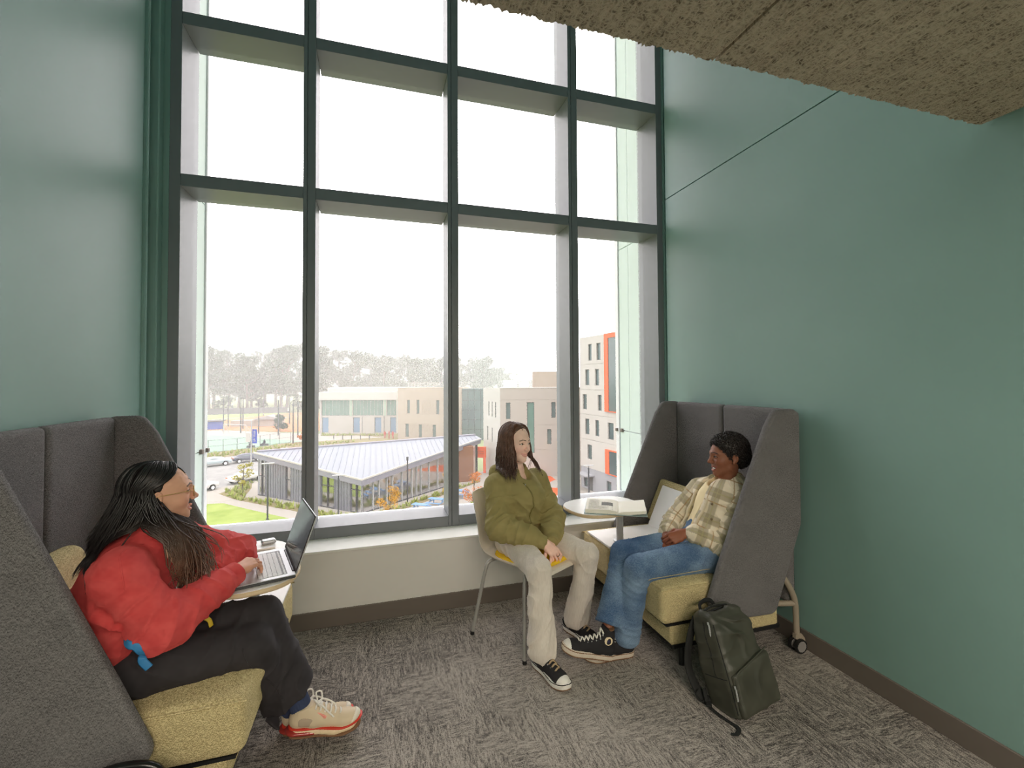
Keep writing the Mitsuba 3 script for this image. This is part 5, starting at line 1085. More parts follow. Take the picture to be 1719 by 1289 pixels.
# ---- shoes: y forward from the heel, x to the right, z up, sole on z = 0 ----
def foot_outline(L, w, grow=0.0):
    pts = [(0.0, 0.004), (0.024, 0.012), (0.033, 0.05), (0.031, 0.11), (0.040, 0.18), (0.041, 0.215), (0.026, 0.262), (0.0, 0.278), (-0.026, 0.270), (-0.043, 0.225), (-0.043, 0.18), (-0.034, 0.11), (-0.033, 0.05), (-0.024, 0.012)]
    p = spline([(x*w, y*L/0.28) for x, y in pts]+[(0.0, 0.004*L/0.28)], 5)[:-1]
    return Polygon(p).buffer(grow)
def canvas_shoe(t, R, pos, high, L=0.285, star=False, side=1, black='mat_canvas', lace='mat_lacetan', rubber='mat_rubber', group=None):
    def q(k, m, mt, sm=False, lab=None, par=None): return put((par or t+'__shoe_'+k) if par is None else par+'__'+k, moved(m, R, pos), mt, sm, lab)
    k = L/0.28
    def sprung(m, L): v = m.vertices; v[:, 2] += 0.014*np.clip((v[:, 1]/L-0.72)/0.28, 0, 1)**2; m.vertices = v; return m
    sole = sprung(softslab(foot_outline(L, 1.0, 0.003), 0.030, 0.007, 3, 96), L)
    base = put(t+'__shoe', moved(sprung(softslab(foot_outline(L, 1.0, 0.001), 0.008, 0.003, 2, 96), L), R, pos-R[:, 2]*0.004), 'mat_solebrown', 40)
    P = lambda kk, m, mt, sm=False, lab=None: put(base+'__'+kk, moved(m, R, pos), mt, sm, lab)
    P('sole', sole, rubber, 50)
    ln = softslab(foot_outline(L, 1.0, 0.0045), 0.0035, 0.0015, 2, 96); v = ln.vertices; v[:, 2] += 0.023; ln.vertices = v; sprung(ln, L); P('stripe', ln, 'mat_canvas' if not star else 'mat_solebrown', 40)
    u = Soft(0.02)
    u.cone([0, 0.032, 0.045], [0, 0.10, 0.045], 0.034, 0.036); u.cone([0, 0.10, 0.045], [0.0, 0.205*k, 0.036], 0.038, 0.036, flat=(0, 0, 1), ff=0.85); u.ell([0, 0.225*k, 0.030], [0.038, 0.048, 0.030])
    u.cone([0, 0.048, 0.05], [0, 0.052, 0.10], 0.034, 0.033); u.cone([0, 0.085, 0.075], [0, 0.17, 0.048], 0.030, 0.026)
    top = 0.150 if high else 0.098
    u.cone([0, 0.082, 0.086], [0, 0.172, 0.046], 0.026, 0.024)
    if high: u.cone([0, 0.052, 0.10], [0, 0.056, 0.150], 0.036, 0.037)
    u.plane([0, 0.05, top], [0, -0.25, 1], 0.004); u.plane([0, 0, 0.012], [0, 0, -1], 0.003)
    um = u.mesh(0.003); P('upper', um, black, True)
    P('lining', moved(trimesh.creation.cylinder(0.031, 0.004, sections=24), rotx(-0.22), (0, 0.055, top+0.001)), 'mat_solebrown', 30)
    c = Soft(0.01); c.ell([0, 0.226*k, 0.031], [0.0395, 0.0495, 0.0325]); c.plane([0, 0.226*k, 0], [0, -1, 0.25], 0.004); c.plane([0, 0, 0.012], [0, 0, -1], 0.002); P('toe_cap', c.mesh(0.003), 'mat_rubberwhite', True)
    # laces and eyelets down the front
    ys = np.linspace(0.092, 0.206, 40) if not high else np.linspace(0.096, 0.206, 40)
    o = np.stack([0*ys, ys, 0*ys+0.4], 1); hh, ri, _ = trimesh.ray.ray_triangle.RayMeshIntersector(um).intersects_location(o, np.tile([0, 0, -1.0], (len(o), 1)), multiple_hits=False)
    ridge = hh[np.argsort(ri)]
    if high: ridge = np.vstack([[[0, 0.0905, z] for z in np.linspace(0.140, ridge[0][2]+0.012, 14)], ridge])
    n = 8 if high else 6; idx = np.linspace(1, len(ridge)-2, n).astype(int)
    for i, j in enumerate(idx):
        c0 = ridge[j]; w = 0.024-0.001*i
        P('lace', tube(spline([c0+(-w, -0.006, -0.010), c0+(-w*0.4, 0, 0.003), c0+(w*0.4, 0.004, 0.003), c0+(w, 0.002, -0.010)], 4), 0.0042, 6, 0.5, up=(0, 0.5, 1)), lace, True)
        if i < n-1: P('lace', tube(spline([c0+(w, -0.006, -0.010), c0+(0, 0.006, 0.004), c0+(-w, 0.016, -0.014)], 4), 0.004, 6, 0.5, up=(0, 0.5, 1)), lace, True)
        for sx in (-1, 1): P('eyelet', moved(trimesh.creation.icosphere(1, 0.0045), None, c0+(sx*(w+0.003), -0.003, -0.013)), 'mat_silver', True)
    if star:
        sx = side
        pc = trimesh.creation.cylinder(0.0215, 0.004, sections=36); Rp = roty(math.pi/2)
        P('ankle_patch', moved(pc, Rp, (sx*0.0365, 0.056, 0.102)), 'mat_patch', 30, 'round cream patch with a dark star')
        a = np.arange(10)*math.pi/5+math.pi/2; rr = np.where(np.arange(10) % 2 == 0, 0.0115, 0.0048); st_ = extrude(Polygon(np.stack([rr*np.cos(a), rr*np.sin(a)], 1)), 0.0015, 0.0)
        M = np.array([[0, 0, sx, sx*0.0385], [-1.0*sx, 0, 0, 0.056], [0, 1, 0, 0.102], [0, 0, 0, 1.0]]); st_.apply_transform(M); P('star', st_, 'mat_starblue')
        for j in (0, 1): P('vent_eyelet', moved(trimesh.creation.icosphere(1, 0.0045), None, (sx*0.036, 0.092+0.022*j, 0.052-0.004*j)), 'mat_silver', True)
    return base
mat('mat_canvas', srgb(34, 32, 35), 0.85); mat('mat_lacetan', srgb(176, 152, 122), 0.8); mat('mat_lacewhite', srgb(226, 222, 214), 0.8); mat('mat_rubber', srgb(206, 192, 176), 0.55); mat('mat_rubberwhite', srgb(228, 224, 218), 0.5); mat('mat_solebrown', srgb(126, 92, 66), 0.7); mat('mat_patch', srgb(222, 204, 172), 0.6); mat('mat_starblue', srgb(44, 48, 84), 0.6)
mat('mat_hair', VCOL, 0.34, spec=0.55); mat('mat_eye', VCOL, 0.08, spec=0.6); mat('mat_teeth', srgb(240, 236, 226), 0.25)
skinmat('mat_skin')
# ================= woman in green on the side chair =================
mat('mat_nail', srgb(214, 170, 158), 0.3)
def _hood(p, n, uv): return mix(srgb(142, 131, 84), srgb(164, 152, 106), fbm(p.x*22, p.y*22, p.z*22, 3))
bumped('mat_hoodie', proc(_hood), 0.95, proc(lambda p, n, uv: noise(p.x*420, p.y*420, p.z*420), 4e-4), 0.0008, spec=0.1, sheen=0.5)
def _linen(p, n, uv): return mix(srgb(204, 194, 184), srgb(228, 219, 210), 0.5*fbm(p.x*30, p.y*30, p.z*12, 3)+0.5*noise(p.x*260, p.y*260, p.z*40))
bumped('mat_greypants', proc(_linen), 0.95, proc(lambda p, n, uv: noise(p.x*240, p.y*240, p.z*60), 4e-4), 0.0008, spec=0.1, sheen=0.3)
t = person('woman in an olive zip hoodie and pale grey trousers sitting on the white chair')
FW = unit(A3(.5, -.87, 0)); RT = A3(-.87, -.5, 0)
J = dict(fwd=FW, pelvis=A3(.865, 2.70, .555), chest=A3(.850, 2.69, .82), neck=A3(.842, 2.69, .945),
         shR=A3(.695, 2.655, .860), shL=A3(1.000, 2.770, .855), elR=A3(.690, 2.545, .650), elL=A3(1.058, 2.655, .630), wrR=A3(.900, 2.430, .580), wrL=A3(.985, 2.465, .575),
         hipR=A3(.795, 2.665, .525), hipL=A3(.950, 2.745, .525), knR=A3(.830, 2.270, .492), knL=A3(1.165, 2.385, .492), anR=A3(.825, 2.215, .088), anL=A3(1.135, 2.460, .088), toeR=A3(.872, 2.07, .05), toeL=A3(1.185, 2.36, .05))
skin = A3(*srgb(244, 206, 190)); HR = head_frame(math.radians(-61), -0.04, 0.05); HP = A3(.817, 2.640, 1.120)
nk = (J['neck']-HP)@HR
hm, hc, _ = head_mesh(skin, srgb(210, 126, 122), srgb(104, 76, 62), nk+A3(0, 0, -0.02), smile=1.0, wide=0.96, open_=0.0, jaw=0.9)
hm, hc = open_eyes(hm, hc, 0.0034)
hands = []
s = Soft(0.006); tp1 = hand_soft(s, J['wrR']+A3(.018, -.008, -.004), A3(.075, -.035, -.075), A3(-.05, -.60, .55), -1, (0.42, 0.48, 0.52, 0.55), 0.5, 0.02, 0.92); hands.append(s.mesh(0.0022))
s = Soft(0.006); tp2 = hand_soft(s, J['wrL']+A3(-.012, -.012, -.012), A3(-.012, -.045, -.085), A3(.65, -.60, .10), 1, (0.22, 0.24, 0.26, 0.3), 0.5, 0.02, 0.92); hands.append(s.mesh(0.0022))
body_entry(t, J, (hm, hc), HR, HP, hands, skin, 'mat_skin', 0.86, 0.97)
for (m, c) in eyes(A3(.10, .07, .04), (-0.16, -0.02)): put(t+'__eye', TM(pv_(HR, HP, m.vertices, 0.97), m.faces), 'mat_eye', True, color=c)
put(t+'__fingernails', cat(nails(tp1+tp2)), 'mat_nail', True); tag(t+'__fingernails', kind='stuff')
put(t+'__ring', tube(np.array([tp1[1][4]+0.0092*(math.cos(a)*unit(np.cross(tp1[1][5], tp1[1][6]))+math.sin(a)*tp1[1][6]) for a in np.linspace(0, 2*np.pi, 17)]), 0.0016, 6), 'mat_black', True, 'dark finger ring')
# hoodie
s = Soft(0.035)
s.cone([.868, 2.690, .575], [.852, 2.675, .80], .150, .142, flat=FW, ff=0.80); s.cone([.852, 2.675, .80], [.848, 2.690, .885], .140, .070, flat=FW, ff=0.75)
s.ell(J['chest']+FW*0.075+A3(0, 0, -0.03), [.10, .10, .09], k=0.06)
for q in 'RL':
    s.cone(J['sh'+q]*0.86+J['neck']*0.14, J['sh'+q], .058, .060, k=0.05); s.chain([J['sh'+q], J['el'+q]], [.066, .078], k=0.04); s.chain([J['el'+q], J['wr'+q]*0.7+J['el'+q]*0.3], [.080, .068], k=0.03); s.chain([J['wr'+q]*0.7+J['el'+q]*0.3, J['wr'+q]], [.062, .040], k=0.02)
s.cone(J['neck']+A3(0, 0, -.035)-FW*0.012, J['neck']+A3(0, 0, .0)-FW*0.02, .078, .070, k=0.03); s.cone(J['neck']-FW*0.01+A3(0, 0, 0.01), J['neck']+FW*0.01+A3(0, 0, 0.10), .052, .062, op='s', k=0.01); s.ell(J['neck']+FW*0.075+A3(0, 0, 0.0), [.040, .045, .062], k=0.015, op='s')
Z = []
for q in 'RL':
    ax = unit(J['el'+q]-J['sh'+q]); fx = unit(J['wr'+q]-J['el'+q])
    Z += [(J['sh'+q]*0.35+J['el'+q]*0.65, unit(ax+0.9*FW), .10, 15, .0075), (J['el'+q], unit(ax+fx), .10, 17, .0075), (J['wr'+q]*0.45+J['el'+q]*0.55, fx, .08, 19, .008), (J['wr'+q]*0.8+J['el'+q]*0.2, fx, .05, 26, .006)]
Z += [(A3(.88, 2.60, .66), A3(.3, .2, 1), .12, 14, .007), (A3(.80, 2.57, .76), A3(1, .2, .7), .10, 11, .005), (A3(.98, 2.62, .76), A3(1, .2, -.7), .10, 11, .005), (A3(.86, 2.70, .58), A3(0, 0, 1), .16, 16, .006)]
hd = s.mesh(0.0048, folds(Z, 0.006, 9, 21))
put(t+'__hoodie', hd, 'mat_hoodie', True)
put(t+'__hood', (lambda s: s.mesh(0.006, folds([(J['neck'], A3(0, 0, 1), .15, 18, .004)], .004, 12, 9)))(Soft(0.03).cone(J['neck']-FW*0.085+RT*0.09+A3(0, 0, -.02), J['neck']-FW*0.10-RT*0.09+A3(0, 0, -.02), .045, k=0.03).cone(J['neck']-FW*0.04+RT*0.10+A3(0, 0, -.03), J['neck']-FW*0.085+RT*0.09+A3(0, 0, -.02), .034, .045).cone(J['neck']-FW*0.04-RT*0.10+A3(0, 0, -.03), J['neck']-FW*0.085-RT*0.09+A3(0, 0, -.02), .034, .045)), 'mat_hoodie', True)
for q in 'RL':
    fx = unit(J['wr'+q]-J['el'+q]); s = Soft(0.01); s.cone(J['wr'+q]-fx*0.035, J['wr'+q]+fx*0.028, .046, .036); s.plane(J['wr'+q]+fx*0.030, fx, 0.004)
    put(t+'__cuff', s.mesh(0.0035, lambda P, o=J['wr'+q], f=fx: 0.0012*np.sin(np.arctan2((P-o)@unit(np.cross(f, [0, 0, 1])), (P-o)@np.cross(f, unit(np.cross(f, [0, 0, 1]))))*34)), 'mat_hoodie', True)
# zip down the front, snapped to the cloth
def snap(mesh, pts, d, off=0.002):
    """Moves points along -d onto the mesh as seen from d's side."""
    from trimesh.ray.ray_triangle import RayMeshIntersector
    o = np.asarray(pts, float)+np.asarray(d)*0.4; h, ri, _ = RayMeshIntersector(mesh).intersects_location(o, np.tile(-np.asarray(d), (len(o), 1)), multiple_hits=True)
    out = np.array(pts, float)
    for i in range(len(o)):
        k = h[ri == i]
        if len(k): out[i] = k[np.argmin(np.linalg.norm(k-o[i], axis=1))]+np.asarray(d)*off
    return out
zl = snap(hd, spline([A3(.855, 2.55, .885), A3(.868, 2.55, .82), A3(.888, 2.54, .72), A3(.905, 2.53, .61)], 8), FW, 0.001)
put(t+'__zip', tube(zl, 0.0048, 6, 0.5, up=FW), mat('mat_zipolive', srgb(120, 112, 62), 0.5), True); put(t+'__zip_pull', obox(zl[1]+FW*0.004+A3(0, 0, -.008), (.007, .004, .024), head_frame(math.atan2(FW[1], FW[0])), 0.001), 'mat_silver', False, 'small silver zip pull')
for q, sg in (('R', 1), ('L', -1)):
    c0 = J['sh'+q]*.66+J['el'+q]*.34; ax = unit(J['el'+q]-J['sh'+q]); x = unit(FW-ax*(FW@ax)); y = np.cross(ax, x); y = y if y@RT*sg > 0 else -y
    ring = [snap(hd, [c0+.05*(math.cos(a)*x+math.sin(a)*y)], math.cos(a)*x+math.sin(a)*y, 0.0005)[0] for a in np.linspace(-.7, 2.4, 18)]
    put(t+'__shoulder_seam', tube(np.array(ring), 0.0026, 6), 'mat_hoodie', True)
# trousers, flared towards the hem
s = Soft(0.03); s.cone(J['hipR'], J['hipL'], .098, .098, k=0.04); s.cone(J['pelvis'], J['pelvis']+A3(0, 0, .05), .125, .12, flat=FW, ff=0.8)
for q in 'RL':
    s.chain([J['hip'+q], J['kn'+q]], [.092, .066], k=0.03); s.chain([J['kn'+q], J['kn'+q]*0.45+J['an'+q]*0.55, J['an'+q]+A3(0, 0, .015)], [.064, .062, .076], k=0.02)
    s.plane(J['an'+q]+A3(0, 0, -.022), (0, 0, -1), 0.006) if q == 'L' else None
Z = []
for q in 'RL':
    d = unit(J['kn'+q]-J['hip'+q]); e = unit(J['an'+q]-J['kn'+q]); sd = np.cross(d, e)
    Z += [(J['hip'+q]+d*0.06, unit(d+A3(0, 0, .6)), .11, 13, .006), (J['kn'+q], unit(d-e), .09, 15, .004), (J['kn'+q]*0.6+J['an'+q]*0.4, unit(sd+0.25*e), .16, 13, .006), (J['an'+q]+A3(0, 0, .06), unit(sd+0.15*e), .13, 18, .007)]
put(t+'__trousers', s.mesh(0.0058, folds(Z, 0.005, 8, 31)), 'mat_greypants', True)
def shoe_frame(heel, toe, lift=0.0):
    y = unit(np.asarray(toe, float)-np.asarray(heel, float)); x = unit(np.cross(y, [0, 0, 1])); return np.stack([x, y, np.cross(x, y)], 1)
Rs = shoe_frame(A3(.808, 2.285, .006), A3(.882, 2.010, .006)); canvas_shoe(t, Rs, A3(.806, 2.292, .006), False, 0.285, lace='mat_lacetan', rubber='mat_rubberwhite')
Rs = shoe_frame(A3(1.10, 2.555, .006), A3(1.18, 2.32, .006)); canvas_shoe(t, Rs, A3(1.098, 2.560, .006), False, 0.285, lace='mat_lacetan', rubber='mat_rubberwhite')
# hair: centre-left parting, long dark brown locks to the chest
po = push_out([(J['shR'], J['neck'], .074), (J['shL'], J['neck'], .070), (J['chest']+FW*0.03, J['neck']+A3(0, 0, -.04), .150), (J['chest']+A3(0, 0, -.1), J['chest'], .165), (J['neck'], HP+A3(0, 0, -.07), .052)])
P, rng = [], np.random.default_rng(7)
for i in range(1350):
    sg = 1 if rng.random() < 0.5 else -1; az = sg*rng.uniform(58, 180)
    if abs(az) < 66 and rng.random() < 0.35: az = sg*rng.uniform(66, 110)
    front = abs(az) < 95; yp = np.interp(abs(az), [40, 90, 180], [0.058, 0.03, -0.07])+rng.normal(0, .010)
    zend = (0.938 if sg > 0 else 0.955)+rng.normal(0, .022)+(0.02 if abs(az) > 120 else 0)
    dropf = np.interp(abs(az), [40, 80, 120, 180], [0.015, 0.035, 0.0, -0.02])
    P.append(hang(HR, HP, (0.012, yp, 0), az, i, zend, rng.uniform(-0.002, 0.011), 1.02, 0.007, po, 0.97, 28, dropf+rng.normal(0, .01)))
hair = strands(P, 0.0034, 4, 0.6)
sk = Soft(0.01); sk.ell([0, -0.014, 0.037], [0.0775*.96+.002, 0.1005, 0.0845]); sk.plane([0, 0.040, 0.052], [0, 0.93, -0.36], 0.004); sk.plane([0, 0, -0.03], [0, 0.3, -1], 0.004)
cap = sk.mesh(0.004); cap = TM(pv_(HR, HP, cap.vertices, 0.97), cap.faces)
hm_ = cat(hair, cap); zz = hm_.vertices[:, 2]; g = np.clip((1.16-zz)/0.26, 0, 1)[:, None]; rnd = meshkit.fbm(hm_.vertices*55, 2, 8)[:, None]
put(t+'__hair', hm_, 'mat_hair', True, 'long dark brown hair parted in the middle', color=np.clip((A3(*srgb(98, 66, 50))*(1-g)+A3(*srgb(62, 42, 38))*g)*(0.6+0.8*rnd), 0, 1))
# ================= woman in the plaid shirt jacket, right booth =================
t = person('laughing woman in a cream plaid shirt jacket and blue jeans seated in the right booth')
def limb_uv(m, segs):
    """Cloth coordinates (round, along) by the nearest limb; the cloth is cut along the seams where limbs meet. Returns mesh, uv."""
    v, f = m.vertices, m.faces; D, U = [], []
    for a, b, ref, r in segs:
        a, b = np.asarray(a, float), np.asarray(b, float); ba = b-a; L = np.linalg.norm(ba); d = ba/L; tt = np.clip((v-a)@d, 0, L); w = v-a-tt[:, None]*d; n = np.linalg.norm(w, axis=1)
        x = unit(ref-d*(d@ref)); y = np.cross(d, x); ang = np.arctan2(w@y, w@x); D.append(n/r); U.append(np.stack([ang*r, (v-a)@d], 1))
    fs = np.argmin(np.stack(D, 1)[f].mean(1), 1); key = f*len(segs)+fs[:, None]
    uq, inv = np.unique(key.reshape(-1), return_inverse=True); vi, si = uq//len(segs), uq % len(segs)
    return TM(v[vi], inv.reshape(-1, 3)), np.stack(U, 1)[vi, si]
def put_plaid(key, m):
    m, uv = limb_uv(m, SG); put(key, m, 'mat_plaid', True, uv=uv)
def _plaid(p, n, uv):
    u, v = uv.x, uv.y
    def band(x, per, off, w, soft=0.004): q = dr.abs((x+off)/per-dr.round((x+off)/per))*per; return 1-smoothstep(w-soft, w+soft, q)
    c = mix(srgb(236, 226, 206), srgb(222, 208, 184), fbm(p.x*25, p.y*25, p.z*25, 2))
    b1, b2 = band(u, 0.15, 0.03, 0.026), band(v, 0.15, 0.05, 0.026)
    c = mix(c, mi.Color3f(srgb(146, 136, 108)), 0.62*b1); c = mix(c, mi.Color3f(srgb(140, 128, 100)), 0.62*b2)
    c = mix(c, mi.Color3f(srgb(168, 132, 88)), 0.7*band(u, 0.15, 0.085, 0.0035, 0.0015)); c = mix(c, mi.Color3f(srgb(168, 132, 88)), 0.7*band(v, 0.15, 0.105, 0.0035, 0.0015))
    c = mix(c, mi.Color3f(srgb(176, 168, 128)), 0.6*band(u, 0.15, 0.03, 0.004, 0.0015)); c = mix(c, mi.Color3f(srgb(176, 168, 128)), 0.6*band(v, 0.15, 0.05, 0.004, 0.0015))
    return c
bumped('mat_plaid', proc(_plaid), 0.95, proc(lambda p, n, uv: noise(p.x*380, p.y*380, p.z*380), 4e-4), 0.0010, spec=0.1, sheen=0.5)
def _denim(p, n, uv): return mix(srgb(58, 84, 120), srgb(136, 160, 186), smoothstep(0.2, 0.85, 0.75*fbm(p.x*7+2, p.y*7, p.z*7, 3)+0.25*noise(p.x*300, p.y*300, p.z*300)))
bumped('mat_denim', proc(_denim), 0.9, proc(lambda p, n, uv: noise(p.x*400, p.y*400, p.z*400), 4e-4), 0.0006, spec=0.15)
mat('mat_creamtop', srgb(232, 214, 172), 0.9, sheen=0.3); mat('mat_stitch', srgb(172, 152, 118), 0.8); mat('mat_button', srgb(120, 104, 80), 0.4)
FW = unit(A3(-1, .10, .0)); RT = A3(.10, 1.0, 0); RT = unit(RT); TU = unit(A3(.36, 0, 1))
J = dict(fwd=FW, pelvis=A3(1.80, 2.21, .535), chest=A3(1.925, 2.185, .77), neck=A3(1.965, 2.178, .905),
         shR=A3(1.905, 2.335, .825), shL=A3(1.955, 2.055, .830), elR=A3(1.775, 2.415, .615), elL=A3(1.815, 2.050, .585), wrR=A3(1.630, 2.285, .600), wrL=A3(1.680, 2.145, .645),
         hipR=A3(1.795, 2.295, .515), hipL=A3(1.800, 2.125, .515), knR=A3(1.345, 2.285, .515), knL=A3(1.340, 2.130, .490), anR=A3(1.165, 2.165, .150), anL=A3(1.300, 2.190, .11), toeR=A3(1.02, 2.185, .11), toeL=A3(1.15, 2.25, .045))
skin = A3(*srgb(136, 88, 66)); HR = head_frame(math.radians(165), -0.03, -0.05); HP = A3(1.968, 2.172, 1.050); SC = 0.97
nk = (J['neck']-HP)@HR/SC
hm, hc, tz = head_mesh(skin, srgb(146, 78, 70), srgb(30, 22, 20), nk+A3(0, 0, -0.03), smile=1.6, teeth=True, wide=0.98, nose=0.85, jaw=1.0)
hm, hc = open_eyes(hm, hc, 0.0030)
hands = []
s = Soft(0.006); tp1 = hand_soft(s, J['wrL']+A3(-.022, .010, -.006), A3(-.085, .035, -.038), A3(.10, -.72, .62), 1, (0.55, 0.6, 0.65, 0.7), 0.55, 0.03, 0.93); hands.append(s.mesh(0.0022))
s = Soft(0.006); tp2 = hand_soft(s, J['wrR']+A3(-.014, -.02, -.006), A3(-.045, -.060, -.045), A3(-.35, -.25, .80), -1, (0.5, 0.55, 0.55, 0.55), 0.45, 0.03, 0.93); hands.append(s.mesh(0.0022))
body_entry(t, J, (hm, hc), HR, HP, hands, skin*A3(1.1, 1.0, 0.95), 'mat_skin', 0.86, SC)
for (m, c) in eyes(A3(.03, .02, .012), (-0.10, 0.0)): put(t+'__eye', TM(pv_(HR, HP, m.vertices, SC), m.faces), 'mat_eye', True, color=c)
put(t+'__teeth', TM(pv_(HR, HP, tz.vertices, SC), tz.faces), 'mat_teeth', 40)
put(t+'__fingernails', cat(nails(tp1+tp2)), 'mat_nail', True); tag(t+'__fingernails', kind='stuff')
# inner top
s = Soft(0.03); s.cone([1.81, 2.205, .56], [1.915, 2.185, .80], .130, .118, flat=FW, ff=0.76); s.cone([1.915, 2.185, .80], [1.955, 2.18, .875], .118, .075, flat=FW, ff=0.75); s.ell(J['chest']+FW*0.045, [.072, .090, .075], k=0.05)
s.cone(J['neck']+A3(0, 0, .0), J['neck']+FW*0.015+A3(0, 0, 0.10), .060, .060, op='s', k=0.008); s.ell(J['neck']+FW*0.065, [.05, .05, .055], k=0.012, op='s')
put(t+'__inner_top', s.mesh(0.0055, folds([(A3(1.80, 2.19, .68), A3(.3, 1, .2), .12, 16, .004)], 0.003, 10, 3)), 'mat_creamtop', True, 'cream knit top under the jacket')
# jacket, open down the front
s = Soft(0.03)
s.cone([1.815, 2.205, .545], [1.925, 2.185, .79], .158, .148, flat=FW, ff=0.82); s.cone([1.925, 2.185, .79], [1.962, 2.18, .872], .148, .085, flat=FW, ff=0.78)
for q in 'RL':
    s.cone(J['sh'+q]*0.84+J['neck']*0.16, J['sh'+q]*.97+J['neck']*.03, .060, .060, k=0.05)
# opening: a wedge in front, narrow at the neck and wide at the waist
o_ = A3(1.80, 2.21, .50); tu = unit(A3(.165, -.03, .405))
def _opening(P):
    q = P-o_; hh = q@tu; l = q@RT-0.012; w = np.interp(hh, [-.1, .0, .15, .30, .40, .46], [.060, .055, .050, .054, .046, .060]); l0 = np.interp(hh, [0, .2, .42], [.02, .012, 0])
    return np.maximum(np.abs(l-l0)-w, -((q-hh[..., None]*tu)@FW-0.03))
s._add('s', A3(1.5, 2.0, .42), A3(2.0, 2.42, .99), _opening, 0.012)
s.cone(J['neck']+A3(0, 0, -.005), J['neck']+FW*0.03+A3(0, 0, 0.12), .062, .070, op='s', k=0.008)
s.plane([1.80, 2.2, .475], [-0.30, -0.10, -1], 0.006)
Z = []
for q in 'RL':
    ax = unit(J['el'+q]-J['sh'+q]); fx = unit(J['wr'+q]-J['el'+q])
    Z += [(J['sh'+q]*0.4+J['el'+q]*0.6, unit(ax+0.6*RT), .10, 14, .006), (J['el'+q], unit(ax+fx), .09, 18, .007), (J['wr'+q]*0.55+J['el'+q]*0.45, unit(fx+A3(0, 0, .4)), .08, 18, .005)]
Z += [(A3(1.86, 2.06, .72), A3(.3, .3, 1), .10, 13, .006), (A3(1.78, 2.08, .56), A3(1, -.3, .25), .12, 12, .006), (A3(1.90, 2.05, .80), A3(1, .5, .3), .08, 14, .005)]
jk = s.mesh(0.0048, folds(Z, 0.005, 9, 41))
SG = [(A3(1.80, 2.205, .45), A3(1.965, 2.18, .90), FW, .165)]
put_plaid(t+'__jacket', jk)
def sleeve_uv(m, q):
    a, b, c = J['sh'+q], J['el'+q], J['wr'+q]; v = m.vertices; nrm = unit(np.cross(b-a, c-b)); D, U, acc = [], [], 0.0
    for p0, p1, r in ((a, b, .064), (b, c, .058)):
        L = np.linalg.norm(p1-p0); d = (p1-p0)/L; tt = np.clip((v-p0)@d, 0, L); w = v-p0-tt[:, None]*d; y = np.cross(d, nrm); D.append(np.linalg.norm(w, axis=1)); U.append(np.stack([np.arctan2(w@y, w@nrm)*.062, acc+(v-p0)@d], 1)); acc += L
    k = (1/(1+np.exp((D[0]-D[1])/.006)))[:, None]; return U[0]*k+U[1]*(1-k)
for q in 'RL':
    s = Soft(0.012); s.chain([J['sh'+q], J['el'+q], J['wr'+q]*0.85+J['el'+q]*0.15], [.066, .062, .050], k=0.02); sv = s.mesh(0.0045, folds(Z, 0.004, 9, 43))
    uv = sleeve_uv(sv, q); f = sv.faces; bad = np.ptp(uv[f][:, :, 0], axis=1) > .15; uvx = uv.copy(); uvx[:, 0] += 0
    vv, ff = sv.vertices, f.copy(); extra = {}; add_v, add_u = [], []
    for i in np.nonzero(bad)[0]:                       # close the seam where the angle wraps round
        for k in range(3):
            o = f[i, k]
            if uv[o, 0] < 0:
                if o not in extra: extra[o] = len(vv)+len(add_v); add_v.append(vv[o]); add_u.append(uv[o]+(2*np.pi*.062, 0))
                ff[i, k] = extra[o]
    sv2 = TM(np.vstack([vv]+([add_v] if add_v else [])), ff); put(t+'__jacket__sleeve', sv2, 'mat_plaid', True, uv=np.vstack([uvx]+([add_u] if add_u else [])))
for q in 'RL':
    fx = unit(J['wr'+q]-J['el'+q]); s = Soft(0.008); s.cone(J['wr'+q]-fx*0.055, J['wr'+q]+fx*0.002, .051, .047); s.cone(J['wr'+q]-fx*0.08, J['wr'+q]+fx*0.06, .042, .038, op='s', k=0.004); s.plane(J['wr'+q]+fx*0.004, fx, 0.003); s.plane(J['wr'+q]-fx*0.062, -fx, 0.003)
    cm = s.mesh(0.0035); put(t+'__cuff', cm, 'mat_plaid', True, uv=sleeve_uv(cm, q))
# collar
for sg in (-1, 1):
    s = Soft(0.012); N_ = J['neck']
    pts = [N_-FW*0.074+A3(0, 0, .026), N_-FW*0.050+RT*sg*0.072+A3(0, 0, .018), N_+RT*sg*0.100+FW*0.02+A3(0, 0, -.004), N_+RT*sg*0.088+FW*0.088+A3(0, 0, -.042)]
    nr = [(-FW+A3(0, 0, .5)), (RT*sg-FW*.6+A3(0, 0, .7)), (RT*sg*.8+FW*.2+A3(0, 0, .9)), (RT*sg*.4+FW*.7+A3(0, 0, .6))]
    for i in range(3): s.cone(pts[i], pts[i+1], .034, .034 if i < 2 else .026, flat=nr[i]+nr[i+1], ff=0.26)
    put_plaid(t+'__collar', s.mesh(0.0035))
    # lapel edge folding back along the opening
    lp = np.array([o_+tu*h+RT*(0.012+np.interp(h, [0, .2, .42], [.02, .012, 0])+sg*(np.interp(h, [0, .15, .30, .42], [.055, .050, .056, .042])+.018)) for h in np.linspace(.09, .35, 8)])
    lp = snap(jk, lp, FW, 0.0); put(t+'__placket', tube(spline(lp, 3), 0.011, 8, 0.45, up=FW), 'mat_placket', True)
mat('mat_placket', srgb(206, 192, 164), 0.95)
# chest pocket flap, placket edge and buttons on the near side
for z in (.80, .72):
    b = snap(jk, [A3(1.80, 2.105, z)], A3(-.7, -.6, .1), 0.001)[0]; put(t+'__button', moved(trimesh.creation.icosphere(2, 0.0075), None, b), 'mat_button', True)
